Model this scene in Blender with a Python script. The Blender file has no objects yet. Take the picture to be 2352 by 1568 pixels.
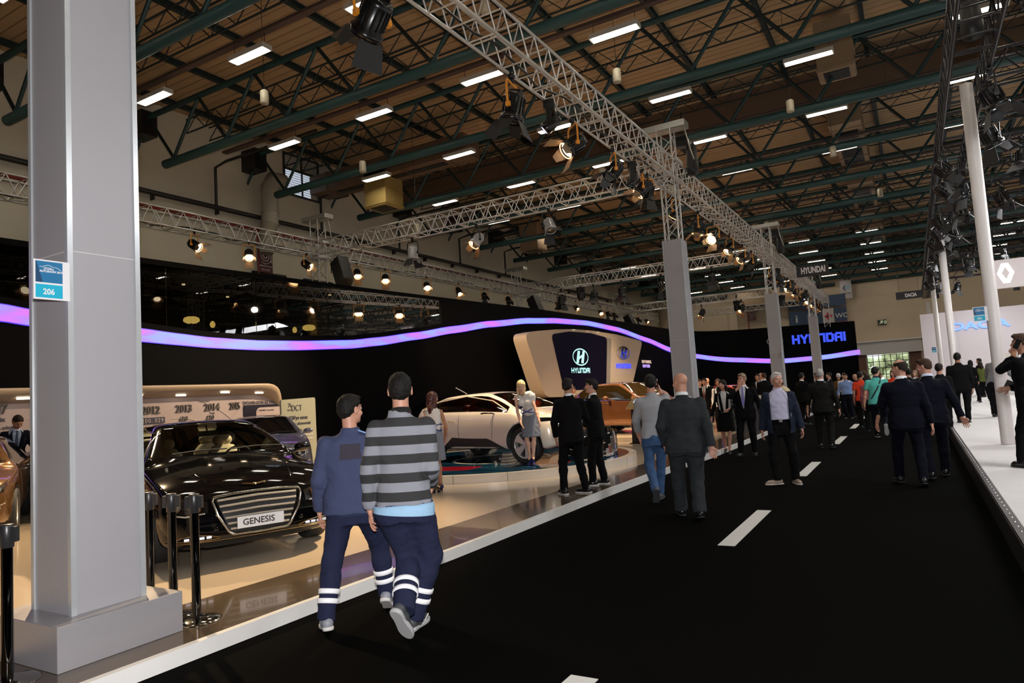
import bpy, bmesh, math, random
import numpy as np
from mathutils import Vector, Matrix, Euler
PI = math.pi
SC = bpy.context.scene
COL = SC.collection
rnd = random.Random(7)

# ------------------------------------------------------------------ camera, world, big lights, exposure
cam_d = bpy.data.cameras.new('camera'); cam = bpy.data.objects.new('camera', cam_d); COL.objects.link(cam)
yaw, pitch, roll = .5233421, .0794, -.0626817
fw = Vector((-math.sin(yaw)*math.cos(pitch), math.cos(yaw)*math.cos(pitch), math.sin(pitch)))
rt = Vector((math.cos(yaw), math.sin(yaw), 0)); up = rt.cross(fw)
rt, up = math.cos(roll)*rt+math.sin(roll)*up, -math.sin(roll)*rt+math.cos(roll)*up
m = Matrix((rt, up, -fw)).transposed().to_4x4(); m.translation = (0, 0, 1.62)
cam.matrix_world = m
cam_d.sensor_width = 36; cam_d.lens = 1585/2352*36; cam_d.clip_start = .05; cam_d.clip_end = 300
SC.camera = cam
SC.view_settings.view_transform = 'Standard'; SC.view_settings.look = 'None'
SC.view_settings.gamma = 1; SC.view_settings.use_curve_mapping = False
SC.view_settings.exposure = 0.0
cy = SC.cycles
cy.max_bounces = 6; cy.diffuse_bounces = 3; cy.glossy_bounces = 3; cy.transmission_bounces = 4; cy.transparent_max_bounces = 8
cy.use_denoising = True; cy.caustics_reflective = False; cy.caustics_refractive = False
cy.sample_clamp_indirect = 4; cy.sample_clamp_direct = 0
try: cy.use_light_tree = True
except Exception: pass
wd = bpy.data.worlds.new('world'); SC.world = wd; wd.use_nodes = True
wd.node_tree.nodes['Background'].inputs[0].default_value = (.86, .93, 1.0, 1)
wd.node_tree.nodes['Background'].inputs[1].default_value = 5.5

def lamp(kind, name, loc, energy, color, size=.1, aim=None, parent=None, angle=None, blend=.6, sy=None):
    d = bpy.data.lights.new(name, kind); d.energy = energy; d.color = color
    if kind == 'AREA':
        d.size = size
        if sy: d.shape = 'RECTANGLE'; d.size_y = sy
    else: d.shadow_soft_size = size
    if kind == 'SPOT': d.spot_size = angle or math.radians(60); d.spot_blend = blend
    o = bpy.data.objects.new(name, d); COL.objects.link(o); o.location = loc
    if aim is not None:
        o.rotation_euler = (Vector(aim)-Vector(loc)).to_track_quat('-Z', 'Y').to_euler()
    if parent is not None: o.parent = parent
    return o
# the photographer's own flash, on the camera
lamp('SPOT', 'camera_flash', (.02, -.03, 1.84), 1300, (1, .97, .97), .06, aim=Vector((.02, -.03, 1.84))+fw*10+Vector((0, 0, .8)), angle=math.radians(118), blend=.35)
# warm stand lighting from the stage rigs (one beam per group of heads)
for (x, y, z, tx, ty, e, c) in [(-5.4, 9.8, 6.4, -8.0, 5.0, 2900, (1, .72, .42)), (-5.4, 12.1, 6.4, -8.4, 13.0, 1500, (1, .72, .42)),
        (-17.7, 12.6, 6.4, -10, 6.5, 2400, (1, .68, .36)), (-17.7, 19.3, 6.4, -9, 13.5, 1500, (1, .7, .38)),
        (-11.2, 17.6, 6.4, -9, 22, 1300, (1, .7, .4)), (-5.4, 21.2, 6.4, -8.2, 21.5, 1600, (1, .7, .4)), (-5.4, 25.4, 6.4, -10, 27, 1500, (1, .72, .42)),
        (-13.7, 17.65, 6.4, -13.6, 28, 1300, (1, .7, .42)), (-5.4, 33.7, 6.4, -10, 38, 1500, (1, .72, .42)), (-8.7, 17.65, 6.4, -14.5, 9.0, 2300, (1, .76, .52)),
        (-14.7, 32, 6.3, -10, 30, 1200, (1, .7, .4)), (-12.6, 6.9, 6.6, -8.5, 3.0, 2000, (1, .72, .42)), (-7, 32, 6.4, -14, 33, 1200, (1, .76, .5))]:
    lamp('SPOT', 'stage_beam', (x+(-.5 if x > -8 else .5 if x < -17 else 0), y, z-.75), e*1.6, c, .1, aim=(tx, ty, .1), angle=math.radians(72), blend=.9)
# cool lighting over the white stand on the other side of the aisle
for (x, y) in [(4.5, 9), (4.5, 17), (4.5, 26), (5, 36), (5, 45)]:
    lamp('AREA', 'stand_wash', (x, y, 6.6), 420, (.97, .97, 1), 2.2, aim=(x-.6, y+.5, 0), sy=4)

# ------------------------------------------------------------------ materials
MT = {}
def mat(name, col, rough=.5, metal=0, emit=None, es=0, var=.06, vs=8, bump=0, bs=40, coat=0, spec=None, alpha=None):
    if name in MT: return MT[name]
    M = bpy.data.materials.new(name); M.use_nodes = True; nt = M.node_tree; P = nt.nodes['Principled BSDF']
    c = (*col, 1)
    P.inputs['Base Color'].default_value = c; P.inputs['Roughness'].default_value = rough; P.inputs['Metallic'].default_value = metal
    if coat: P.inputs['Coat Weight'].default_value = coat; P.inputs['Coat Roughness'].default_value = .02
    if spec is not None: P.inputs['Specular IOR Level'].default_value = spec
    tc = nt.nodes.new('ShaderNodeTexCoord')
    if var:
        n = nt.nodes.new('ShaderNodeTexNoise'); n.inputs['Scale'].default_value = vs; n.inputs['Detail'].default_value = 3
        nt.links.new(tc.outputs['Object'], n.inputs['Vector'])
        mx = nt.nodes.new('ShaderNodeMix'); mx.data_type = 'RGBA'
        mx.inputs[6].default_value = tuple(max(0, v*(1-var)) for v in col)+(1,); mx.inputs[7].default_value = tuple(min(1, v*(1+var)) for v in col)+(1,)
        nt.links.new(n.outputs['Fac'], mx.inputs[0]); nt.links.new(mx.outputs[2], P.inputs['Base Color'])
    if bump:
        n2 = nt.nodes.new('ShaderNodeTexNoise'); n2.inputs['Scale'].default_value = bs; n2.inputs['Detail'].default_value = 2
        nt.links.new(tc.outputs['Object'], n2.inputs['Vector'])
        b = nt.nodes.new('ShaderNodeBump'); b.inputs['Strength'].default_value = bump; b.inputs['Distance'].default_value = .02
        nt.links.new(n2.outputs['Fac'], b.inputs['Height']); nt.links.new(b.outputs[0], P.inputs['Normal'])
    if emit:
        P.inputs['Emission Color'].default_value = (*emit, 1); P.inputs['Emission Strength'].default_value = es
    MT[name] = M; return M
def glass(name, tint=(.5, .55, .55), refl=.12, rough=.01):
    if name in MT: return MT[name]
    M = bpy.data.materials.new(name); M.use_nodes = True; nt = M.node_tree; nt.nodes.remove(nt.nodes['Principled BSDF'])
    out = nt.nodes['Material Output']; t = nt.nodes.new('ShaderNodeBsdfTransparent'); t.inputs[0].default_value = (*tint, 1)
    g = nt.nodes.new('ShaderNodeBsdfGlossy'); g.inputs['Roughness'].default_value = rough
    fr = nt.nodes.new('ShaderNodeFresnel'); fr.inputs[0].default_value = 1.45
    ad = nt.nodes.new('ShaderNodeMath'); ad.operation = 'ADD'; ad.inputs[1].default_value = refl; ad.use_clamp = True
    mx = nt.nodes.new('ShaderNodeMixShader')
    nt.links.new(fr.outputs[0], ad.inputs[0]); nt.links.new(ad.outputs[0], mx.inputs[0]); nt.links.new(t.outputs[0], mx.inputs[1]); nt.links.new(g.outputs[0], mx.inputs[2])
    nt.links.new(mx.outputs[0], out.inputs[0]); MT[name] = M; return M
def glow(name, col, s):
    return mat(name, col, .4, emit=col, es=s, var=0)

BLACK = mat('black_paint', (.006, .006, .007), .45)
BLACKM = mat('black_metal', (.005, .005, .0055), .25, .0)
ALU = mat('aluminium', (.62, .60, .57), .38, .75)
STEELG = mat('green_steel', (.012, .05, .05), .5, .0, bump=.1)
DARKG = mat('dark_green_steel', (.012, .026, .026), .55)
WHITE = mat('white_paint', (.75, .74, .73), .45)
CHROME = mat('chrome', (.8, .8, .8), .08, 1, var=.02)
CREAM = mat('cream_plaster', (.68, .61, .46), .8, var=.12, vs=.5, bump=.2, bs=3)
ORANGE = mat('orange_yoke', (.75, .28, .02), .5)

# ------------------------------------------------------------------ mesh helpers
class MB:
    def __init__(s): s.v = []; s.f = []; s.m = []; s.sm = []
    def add(s, vs, fs, mi=0, sm=False):
        b = len(s.v); s.v += [tuple(map(float, p)) for p in vs]
        s.f += [tuple(b+i for i in f) for f in fs]; s.m += [mi]*len(fs); s.sm += [sm]*len(fs); return s
    def box(s, cx, cy_, cz, sx, sy, sz, rz=0, mi=0, M=None):
        P = []
        for dx in (-.5, .5):
            for dy in (-.5, .5):
                for dz in (-.5, .5):
                    x, y, z = dx*sx, dy*sy, dz*sz
                    if rz: x, y = x*math.cos(rz)-y*math.sin(rz), x*math.sin(rz)+y*math.cos(rz)
                    q = Vector((cx+x, cy_+y, cz+z))
                    P.append(M @ q if M is not None else q)
        return s.add(P, [(0, 1, 3, 2), (4, 6, 7, 5), (0, 4, 5, 1), (2, 3, 7, 6), (0, 2, 6, 4), (1, 5, 7, 3)], mi)
    def tube(s, p, q, r, n=6, r2=None, mi=0, caps=True, sm=True):
        p = Vector(p); q = Vector(q); d = (q-p).normalized(); a = d.orthogonal().normalized(); b = d.cross(a); r2 = r if r2 is None else r2
        P = [p+(a*math.cos(t)+b*math.sin(t))*r for t in [2*PI*k/n for k in range(n)]]+[q+(a*math.cos(t)+b*math.sin(t))*r2 for t in [2*PI*k/n for k in range(n)]]
        s.add(P, [(k, (k+1) % n, n+(k+1) % n, n+k) for k in range(n)], mi, sm)
        if caps: s.add(P, [tuple(range(n))[::-1], tuple(range(n, 2*n))], mi)
        return s
    def path(s, pts, r, n=6, mi=0, closed=False):
        pts = [Vector(p) for p in pts]; N = len(pts); rs = r if isinstance(r, (list, tuple)) else [r]*N; V = []; prev = None
        for i, p in enumerate(pts):
            if closed: d = pts[(i+1) % N]-pts[i-1]
            else: d = pts[min(i+1, N-1)]-pts[max(i-1, 0)]
            d.normalize()
            a = d.orthogonal().normalized() if prev is None else (prev-d*prev.dot(d)).normalized()
            prev = a; b = d.cross(a)
            V += [p+(a*math.cos(2*PI*k/n)+b*math.sin(2*PI*k/n))*rs[i] for k in range(n)]
        F = []
        for i in range(N if closed else N-1):
            j = (i+1) % N
            F += [(i*n+k, i*n+(k+1) % n, j*n+(k+1) % n, j*n+k) for k in range(n)]
        s.add(V, F, mi, True)
        if not closed: s.add(V, [tuple(range(n))[::-1], tuple(range((N-1)*n, N*n))], mi)
        return s
    def lathe(s, prof, c=(0, 0, 0), n=20, mi=0, M=None, sm=True, arc=2*PI):
        V = []; F = []; full = abs(arc-2*PI) < 1e-6; K = n if full else n+1
        for r, z in prof:
            for k in range(K):
                t = arc*k/n; q = Vector((c[0]+r*math.cos(t), c[1]+r*math.sin(t), c[2]+z)); V.append(M @ q if M is not None else q)
        for i in range(len(prof)-1):
            for k in range(n):
                k2 = (k+1) % K
                F.append((i*K+k, i*K+k2, (i+1)*K+k2, (i+1)*K+k))
        return s.add(V, F, mi, sm)
    def prism(s, pts, h, M=None, mi=0):   # outline in XY, extruded 0..h along Z, then M
        n = len(pts); V = [Vector((x, y, 0)) for x, y in pts]+[Vector((x, y, h)) for x, y in pts]
        if M is not None: V = [M @ v for v in V]
        return s.add(V, [tuple(range(n))[::-1], tuple(range(n, 2*n))]+[(k, (k+1) % n, n+(k+1) % n, n+k) for k in range(n)], mi)
    def grid(s, G, mi=0, sm=True, closed=False):
        R = len(G); K = len(G[0]); V = [p for r in G for p in r]
        F = [(i*K+k, i*K+k+1, (i+1)*K+k+1, (i+1)*K+k) for i in range(R-1) for k in range(K-1)]
        if closed: F += [(i*K+K-1, i*K, (i+1)*K, (i+1)*K+K-1) for i in range(R-1)]
        return s.add(V, F, mi, sm)
    def mesh(s, name, mats):
        me = bpy.data.meshes.new(name); me.from_pydata(s.v, [], s.f)
        if not isinstance(mats, (list, tuple)): mats = [mats]
        for x in mats: me.materials.append(x)
        if len(mats) > 1: me.polygons.foreach_set('material_index', s.m)
        me.polygons.foreach_set('use_smooth', s.sm); me.update(); return me
    def obj(s, name, mats, parent=None, loc=(0, 0, 0), rot=(0, 0, 0)):
        return put(name, s.mesh(name, mats), parent, loc, rot)
def put(name, me, parent=None, loc=(0, 0, 0), rot=(0, 0, 0), scale=None):
    o = bpy.data.objects.new(name, me); COL.objects.link(o); o.location = loc; o.rotation_euler = rot
    if scale is not None: o.scale = scale
    if parent is not None: o.parent = parent
    return o
def tag(o, label, cat, group=None, kind=None):
    if label: o['label'] = label
    if cat: o['category'] = cat
    if group: o['group'] = group
    if kind: o['kind'] = kind
    return o
def thing(name, label, cat, loc=(0, 0, 0), rz=0, group=None):
    o = bpy.data.objects.new(name, None); COL.objects.link(o); o.location = loc; o.rotation_euler = (0, 0, rz)
    o.empty_display_size = .1
    return tag(o, label, cat, group)
def struct(o): o['kind'] = 'structure'; return o
def flat_normals(me):
    bm = bmesh.new(); bm.from_mesh(me); bmesh.ops.recalc_face_normals(bm, faces=bm.faces); bm.to_mesh(me); bm.free()
def fix(o): flat_normals(o.data); return o
def copy_tree(o, parent=None):
    c = o.copy(); COL.objects.link(c); c.parent = parent
    for ch in list(o.children): copy_tree(ch, c)
    return c
def text(name, body, size, loc, rot, m, parent=None, ext=.004, off=0, sx=1, align='LEFT', shear=0, mesh=True):
    c = bpy.data.curves.new(name, 'FONT'); c.body = body; c.size = size; c.extrude = ext; c.offset = off; c.align_x = align; c.shear = shear; c.resolution_u = 3
    o = bpy.data.objects.new(name, c); COL.objects.link(o); o.scale = (sx, 1, 1); o.location = loc; o.rotation_euler = rot; c.materials.append(m)
    if mesh:
        me = bpy.data.meshes.new_from_object(o); bpy.data.objects.remove(o)
        o = bpy.data.objects.new(name, me); COL.objects.link(o); o.scale = (sx, 1, 1); o.location = loc; o.rotation_euler = rot
    if parent is not None: o.parent = parent
    return o
ORD = ['first', 'second', 'third', 'fourth', 'fifth', 'sixth', 'seventh', 'eighth', 'ninth', 'tenth', 'eleventh', 'twelfth', 'thirteenth', 'fourteenth', 'fifteenth', 'sixteenth', 'seventeenth', 'eighteenth']

# ================================================================== THE SETTING
def plate(name, pts, z0, z1, m):      # slab with the outline pts
    b = MB(); b.prism(pts, z1-z0, Matrix.Translation((0, 0, z0))); return struct(fix(b.obj(name, m)))
carpet = mat('black_carpet', (.0016, .0015, .0013), .95, var=.5, vs=220, spec=.02, bump=.3, bs=500)
FX0, FX1, FY0, FY1 = -20, 20, -10, 62
plate('floor', [(FX0, FY0), (FX1, FY0), (FX1, FY1), (FX0, FY1)], -.1, 0, carpet)
TR = [(-4.4, -6), (-4.37, 1), (-4.36, 2.4), (-4.33, 4), (-4.26, 5.9), (-4.25, 7.8), (-4.25, 10), (-4.21, 12), (-4.02, 15.4), (-3.95, 19), (-3.97, 23), (-3.98, 30), (-4.0, 40), (-4.0, 54)]
BR = [(-5.5, -6), (-5.4, 1), (-5.36, 2.4), (-5.32, 3.6), (-5.22, 5), (-5.06, 7), (-5.04, 8.4), (-4.96, 11), (-4.88, 14), (-4.8, 17), (-4.8, 23), (-4.8, 30), (-4.8, 40), (-4.8, 54)]
creamf = mat('cream_gloss_floor', (.60, .49, .36), .16, var=.05, vs=1.2, coat=.4)
bronze = mat('bronze_mirror_floor', (.15, .11, .072), .13, .45, var=.2, vs=1.5, coat=.3)
plate('floor', [(-20, -6), (-20, 55)]+BR[::-1], 0, .1, creamf)
plate('floor', BR+TR[::-1], 0, .1, bronze)
for i in range(len(TR)-1):
    (x0, y0), (x1, y1) = TR[i], TR[i+1]
    b = MB(); b.prism([(x0-.035, y0), (x1-.035, y1), (x1+.02, y1), (x0+.02, y0)], .108, Matrix.Translation((0, 0, 0)))
    struct(fix(b.obj('trim_%d' % (i+1), mat('trim_white', (.72, .71, .68), .4))))
# white stand across the aisle
whitef = mat('white_carpet', (.60, .585, .57), .85, var=.06, vs=3, bump=.25, bs=60)
plate('floor', [(.64, -6), (.64, 50.4), (18, 50.4), (18, -6)], 0, .25, whitef)
b = MB(); b.box(.615, 22, .12, .05, 56.8, .24)
struct(b.obj('trim_20', mat('black_fascia', (.012, .011, .011), .35)))
rail = MB(); rail.box(.635, 22, .252, .075, 56.8, .012)
rl = struct(rail.obj('trim_21', mat('edge_rail', (.10, .09, .085), .3, .8)))
riv = MB(); riv.lathe([(0, .006), (.006, .005), (.009, 0)], n=8); rme = riv.mesh('rivet', CHROME)
for k in range(110):
    put('rivet', rme, rl, (.635, 6.0+k*.21, .258))
# lane dashes on the carpet
for k, (y0, y1) in enumerate([(1.7, 3.68), (7.12, 9.15), (12.42, 14.5), (18.3, 20.6), (23.5, 25.6), (28.7, 30.9), (34.1, 36.1), (39.4, 41.4), (44.8, 46.8)]):
    b = MB(); b.box(-1.785, (y0+y1)/2, .002, .17, y1-y0, .004)
    tag(b.obj('lane_marking', mat('lane_paint', (.55, .54, .50), .7)), 'white dash on the black aisle carpet, %s one from the camera' % ORD[k], 'floor marking', 'aisle dashes')
# hall shell
def wallbox(name, x0, x1, y0, y1, z0, z1, m=CREAM):
    b = MB(); b.box((x0+x1)/2, (y0+y1)/2, (z0+z1)/2, x1-x0, y1-y0, z1-z0); return struct(b.obj(name, m))
wallbox('wall_left', -20.3, -20, -10.3, 62.3, 0, 12.2)
wallbox('wall_right', 20, 20.3, -10.3, 62.3, 0, 12.2)
wallbox('wall_back', -20, 20, -10.3, -10, 0, 12.2, mat('dim_plaster', (.2, .18, .14), .8))
CREAM2 = mat('far_plaster', (.58, .47, .34), .8, var=.05, vs=.4)
# far wall with the glazed entrance opening  x -3.2..-.25, z 0..3.1
wallbox('wall_far', -20, -3.15, 62, 62.3, 0, 12.2, CREAM2); wallbox('wall_far', -.2, 20, 62, 62.3, 0, 12.2, CREAM2); wallbox('wall_far', -3.15, -.2, 62, 62.3, 3.12, 12.2, CREAM2)
wallbox('trim_22', -3.75, .7, 61.2, 62, 3.15, 4.1, mat('header_white', (.75, .7, .66), .5))
wallbox('trim_23', -3.9, .85, 61.0, 62, 4.1, 4.2, mat('header_white', (.75, .7, .66), .5))
TRED = mat('terracotta_panel', (.17, .075, .045), .6)
wallbox('wall_far', -3.95, -3.2, 61.6, 62, 0, 3.15, TRED); wallbox('wall_far', -.22, .6, 61.6, 62, 0, 3.15, TRED)
for i, x in enumerate((-19.2, -13.2, -9.0, -4.55)):
    wallbox('trim_%d' % (24+i), x-.35, x+.35, 61.7, 62, 0, 12, CREAM2)
# window grid of the entrance
wn = thing('window_1', None, None, (-1.7, 62.1, 0)); wn['kind'] = 'structure'
FR = mat('window_frame_dark', (.02, .02, .022), .5)
for k in range(8): b = MB(); b.box(-1.45+k*.414, 0, 1.55, .05, .08, 3.1); b.obj('mullion', FR, wn)
for k in range(7): b = MB(); b.box(0, 0, .05+k*.5, 2.95, .07, .05); b.obj('glazing_bar', FR, wn)
pg = MB(); pg.box(0, 0, 0, .37, .008, .45); pgm = pg.mesh('pane', glass('clear_glass', (.95, .97, .97), .03))
for i in range(7):
    for j in range(6): put('pane', pgm, wn, (-1.243+i*.414, .0, .3+j*.5))
plate('floor', [(-12, 62.4), (8, 62.4), (8, 90), (-12, 90)], -.3, -.05, mat('outdoor_paving', (.45, .43, .4), .9))
for k in range(6):   # trees and a pale building outside, seen through the panes
    rr = random.Random(k); b = MB(); x, y = -9+k*2.3, 71+rr.random()*4
    for j in range(26):
        a = rr.random()*2*PI; rad = rr.random()*1.1; zz = 1.3+rr.random()*2.1; s_ = .28+rr.random()*.3
        b.lathe([(0, -s_), (s_*.8, -s_*.5), (s_, 0), (s_*.7, s_*.6), (0, s_)], (rad*math.cos(a), rad*math.sin(a), zz), 6, sm=False)
    t = thing('garden_tree', 'small leafy tree outside the glazed entrance, %s along' % ORD[k], 'tree', (x, y, -.05), 0, 'trees outside the entrance')
    b.obj('foliage', mat('leaves_light', (.26, .30, .17), .8, var=.6, vs=3), t); c = MB(); c.tube((0, 0, 0), (0, 0, 1.7), .08); c.obj('trunk', mat('bark', (.1, .07, .05), .9), t)
b = MB(); b.box(0, 0, 3, 22, 1, 6); w_ = tag(b.obj('building', mat('outdoor_render', (.7, .68, .66), .8), None, (-3, 84, 0)), 'pale building far outside the entrance', 'building')

# ------------------------------------------------------------------ roof: corrugated deck, purlins, joists, trays
b = MB(); G = []; y = FY0; step = .30
deckm = mat('tan_roof_deck', (.46, .31, .165), .6, var=.06, vs=1.5)
while y < FY1:
    for dy, z in ((0, 11.56), (.255, 11.56), (.262, 11.63), (.292, 11.63)):
        G.append([(FX0, y+dy, z), (FX1, y+dy, z)])
    y += step
b.grid(G, sm=False); ceil_ = struct(b.obj('ceiling', deckm))
b = MB(); b.box(0, 26, 11.9, 41, 73, .2); struct(b.obj('ceiling', BLACK))
def ibeam(L): b = MB(); b.box(0, 0, .07, .12, L, .012); b.box(0, 0, 0, .02, L, .14); b.box(0, 0, -.07, .12, L, .012); return b
pm = ibeam(72).mesh('purlin', DARKG)
for k in range(-1, 16): put('purlin', pm, ceil_, (-16.92+2.37*k, 26, 11.45))
TY = [8.16+4.13*k for k in range(-3, 14)]
# thin lattice joists between the trusses
def lattice(L, h, bay, r, w=0):
    b = MB(); n = int(L/bay)
    for z in (0, h): b.tube((0, 0, z), (L, 0, z), r, 4)
    for k in range(n):
        b.tube((k*bay, 0, 0), ((k+.5)*bay, 0, h), r*.6, 4, caps=False); b.tube(((k+.5)*bay, 0, h), ((k+1)*bay, 0, 0), r*.6, 4, caps=False)
    return b
jm = lattice(39.6, .45, .95, .026).mesh('joist', DARKG)
jb = lattice(39.6, .0, .95, .02)
for yy in TY[1:-1]:
    put('joist', jm, ceil_, (-19.8, yy+1.6, 10.85)); put('joist', jm, ceil_, (-19.8, yy+2.45, 10.85))
# big green pipe trusses
P = 2.355
bc = MB(); bc.tube((-18.55, 0, 0), (19.3, 0, 0), .125, 12); bcm = bc.mesh('bottom_chord', STEELG)
tcm = MB(); tcm.tube((-20, 0, 0), (20, 0, 0), .085, 8); tcm = tcm.mesh('top_chord', STEELG)
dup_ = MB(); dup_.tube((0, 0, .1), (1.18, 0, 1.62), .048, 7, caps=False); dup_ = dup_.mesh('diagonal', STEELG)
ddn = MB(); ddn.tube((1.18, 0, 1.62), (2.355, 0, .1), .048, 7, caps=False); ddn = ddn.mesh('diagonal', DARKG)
shoe = MB(); shoe.box(0, 0, 0, .75, .5, .75); shoe = shoe.mesh('bearing_shoe', BLACK)
for i, yy in enumerate(TY):
    t = thing('roof_truss', 'dark green tubular roof truss spanning the hall, %s from the camera' % ORD[max(0, i-2)] if i > 1 else 'dark green tubular roof truss behind the camera, %s' % ('nearer', 'farther')[i], 'roof truss', (0, yy, 9.1), 0, 'green roof trusses')
    put('bottom_chord', bcm, t); put('top_chord', tcm, t, (0, 0, 1.65)); put('bearing_shoe', shoe, t, (-19.65, 0, 1.45))
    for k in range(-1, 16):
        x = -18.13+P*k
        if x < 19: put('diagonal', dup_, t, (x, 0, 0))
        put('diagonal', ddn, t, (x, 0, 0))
# fluorescent fittings on wire trays
hb = MB(); hb.box(0, 0, .05, 1.16, .26, .06); hb.box(-.57, 0, .0, .03, .26, .06); hb.box(.57, 0, 0, .03, .26, .06); hb.box(0, .13, .0, 1.16, .02, .06); hb.box(0, -.13, 0, 1.16, .02, .06)
hb = hb.mesh('housing', mat('fitting_white', (.55, .52, .45), .5))
tb = MB(); tb.tube((-.53, 0, 0), (.53, 0, 0), .017, 8); tb = tb.mesh('tube', glow('fluorescent', (1, .93, .8), 40))
hk = MB(); hk.tube((-.5, 0, .08), (-.5, 0, .35), .006, 4); hk.tube((.5, 0, .08), (.5, 0, .35), .006, 4); hk = hk.mesh('hanger', BLACK)
trm = MB(); trm.box(0, 0, 0, 37, .16, .02); trm.box(0, .08, .03, 37, .01, .06); trm.box(0, -.08, .03, 37, .01, .06); trm = trm.mesh('cable_tray', mat('tray_brown', (.07, .045, .035), .6))
for r_, yy in enumerate(TY[2:-1]):
    yl = yy+2.02; put('cable_tray', trm, ceil_, (0, yl, 9.98))
    for k in range(10):
        x = -15.75+3.55*k if r_ else -17.15+3.55*k
        if 0 < r_ and k > 8: continue
        t = thing('ceiling_light', 'lit fluorescent ceiling light, %s from the left wall in the %s row from the camera' % (ORD[k], ORD[r_]), 'ceiling light', (x, yl, 9.62), 0, 'fluorescent ceiling lights')
        put('housing', hb, t); put('hanger', hk, t)
        for q in (-.08, 0, .08): put('tube', tb, t, (0, q, 0))
# hanging canister sensors
cn = MB(); cn.lathe([(0, -.16), (.09, -.16), (.1, -.14), (.1, .14), (.07, .17), (0, .17)], n=14); cn = cn.mesh('canister', mat('canister_cream', (.4, .36, .26), .5))
for k, (x, yy, z) in enumerate([(-12.6, 10.9, 9.0), (-13.4, 15.1, 8.6), (-14.2, 18.6, 7.55), (-6.6, 11.2, 9.3), (-5.4, 15.1, 9.0), (-6.9, 24, 8.7), (-2.2, 19.5, 8.9), (-1.6, 24.4, 8.9), (-8.2, 20.8, 8.7), (-.5, 31, 8.8), (-5.2, 33, 8.7)]):
    t = thing('canister_lamp', 'small cream canister hanging on a wire from the roof, %s by distance' % ORD[k], 'sensor', (x, yy, z), 0, 'hanging canisters'); put('canister', cn, t); cw = MB(); cw.tube((0, 0, .17), (0, 0, 11.56-z), .006, 4); cw.obj('wire', BLACK, t)
# ventilation ducts
DUCT = mat('duct_tan', (.30, .215, .13), .5, .1, var=.08); DUCTD = mat('duct_brown', (.16, .105, .065), .5, .1)
def duct(label, x0, x1, y0, y1, z0, z1, m=DUCT, seams=3, axis=1):
    t = thing('air_duct', label, 'air duct', ((x0+x1)/2, (y0+y1)/2, z0))
    b = MB(); b.box(0, 0, (z1-z0)/2, x1-x0, y1-y0, z1-z0); b.obj('duct_body', m, t)
    for k in range(seams):
        f = -.5+(k+.5)/seams; b = MB()
        if axis == 1: b.box(0, f*(y1-y0), (z1-z0)/2, x1-x0+.06, .04, z1-z0+.06)
        elif axis == 0: b.box(f*(x1-x0), 0, (z1-z0)/2, .04, y1-y0+.06, z1-z0+.06)
        else: b.box(0, 0, (.1+k*.8)*(z1-z0)/seams, x1-x0+.05, y1-y0+.05, .04)
        b.obj('flange', m, t)
    g = MB(); g.box(0, 0, -.01, (x1-x0)*.7, (y1-y0)*.7 if axis != 0 else .3, .02); g.obj('grille', BLACK, t)
duct('long brown rectangular duct crossing under the roof deck', -19, 8, 23.1, 23.9, 10.15, 11.15, DUCTD, 12, 0)
duct('tan vertical duct drop beside the second lit row', -1.5, -.6, 20.0, 20.9, 9.8, 11.2, DUCT, 2, 2)
duct('tan duct running along the aisle beyond the brown duct', -1.75, -.75, 25.5, 31.5, 10.1, 10.8, DUCT, 5, 1)
duct('tan duct length farther along the aisle', -1.8, -.8, 34, 40, 10.1, 10.8, DUCT, 5, 1)
duct('tan duct length nearest the far wall', -1.8, -.8, 45, 52, 10.1, 10.8, DUCT, 5, 1)
duct('yellow-lit box duct under the roof near the left wall', -17.0, -16.0, 19.2, 20.2, 8.9, 10.3, mat('duct_yellow_light', (.42, .30, .10), .4, .2), 2, 2)  # the yellow light falling on this duct is put into its colour
duct('brown horizontal duct by the left wall above the long truss', -19.8, -12.5, 19.2, 20.2, 10.0, 10.7, DUCTD, 4, 0)
duct('brown box duct hung farther along the left wall', -16.6, -15.6, 30.2, 31.2, 8.9, 10.2, DUCT, 2, 2)
duct('pale rounded duct at the far left corner of the hall', -12.5, -7, 60.8, 61.98, 8.0, 9.2, DUCT, 3, 0)
# ------------------------------------------------------------------ services on the left wall
b = MB(); b.tube((-19.75, -9, 8.58), (-19.75, 61, 8.58), .085, 8)
for k in range(30): b.box(-19.85, -8+2.3*k, 8.5, .2, .04, .25)
tag(b.obj('wall_pipe', mat('pipe_dark', (.02, .018, .016), .5)), 'black pipe run along the cream left wall', 'pipe')
b = MB(); b.tube((-19.78, -9, 8.12), (-19.78, 61, 8.12), .05, 8)
for k in range(30): b.box(-19.86, -7+2.3*k, 8.1, .2, .03, .14)
tag(b.obj('wall_pipe', mat('pipe_red', (.22, .015, .012), .4)), 'red sprinkler pipe along the cream left wall', 'pipe')
for k, yy in enumerate((14.9, 19.7, 24.5, 29.4, 34)):
    b = MB(); b.path([(-19.75, yy, 8.6), (-19.75, yy, 9.95), (-19.2, yy, 10.05), (-15, yy, 10.05)], .05, 6)
    tag(b.obj('cable_riser', mat('pipe_dark', (.02, .018, .016), .5)), 'black cable riser bending from the wall pipe to the roof, %s from the camera' % ORD[k], 'pipe', 'risers on the left wall')
t = thing('wall_duct', 'cream round duct elbow hanging down the left wall beside the louvred window', 'air duct', (-19.6, 16.9, 0))
b = MB(); b.path([(-.2, .75, 10.0), (.1, .6, 10.05), (.15, .2, 10.0), (.15, 0, 9.7), (.15, 0, 8.7), (.15, -.05, 8.3)], .30, 14); b.obj('duct_body', mat('duct_cream', (.42, .38, .30), .5), t)
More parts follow.
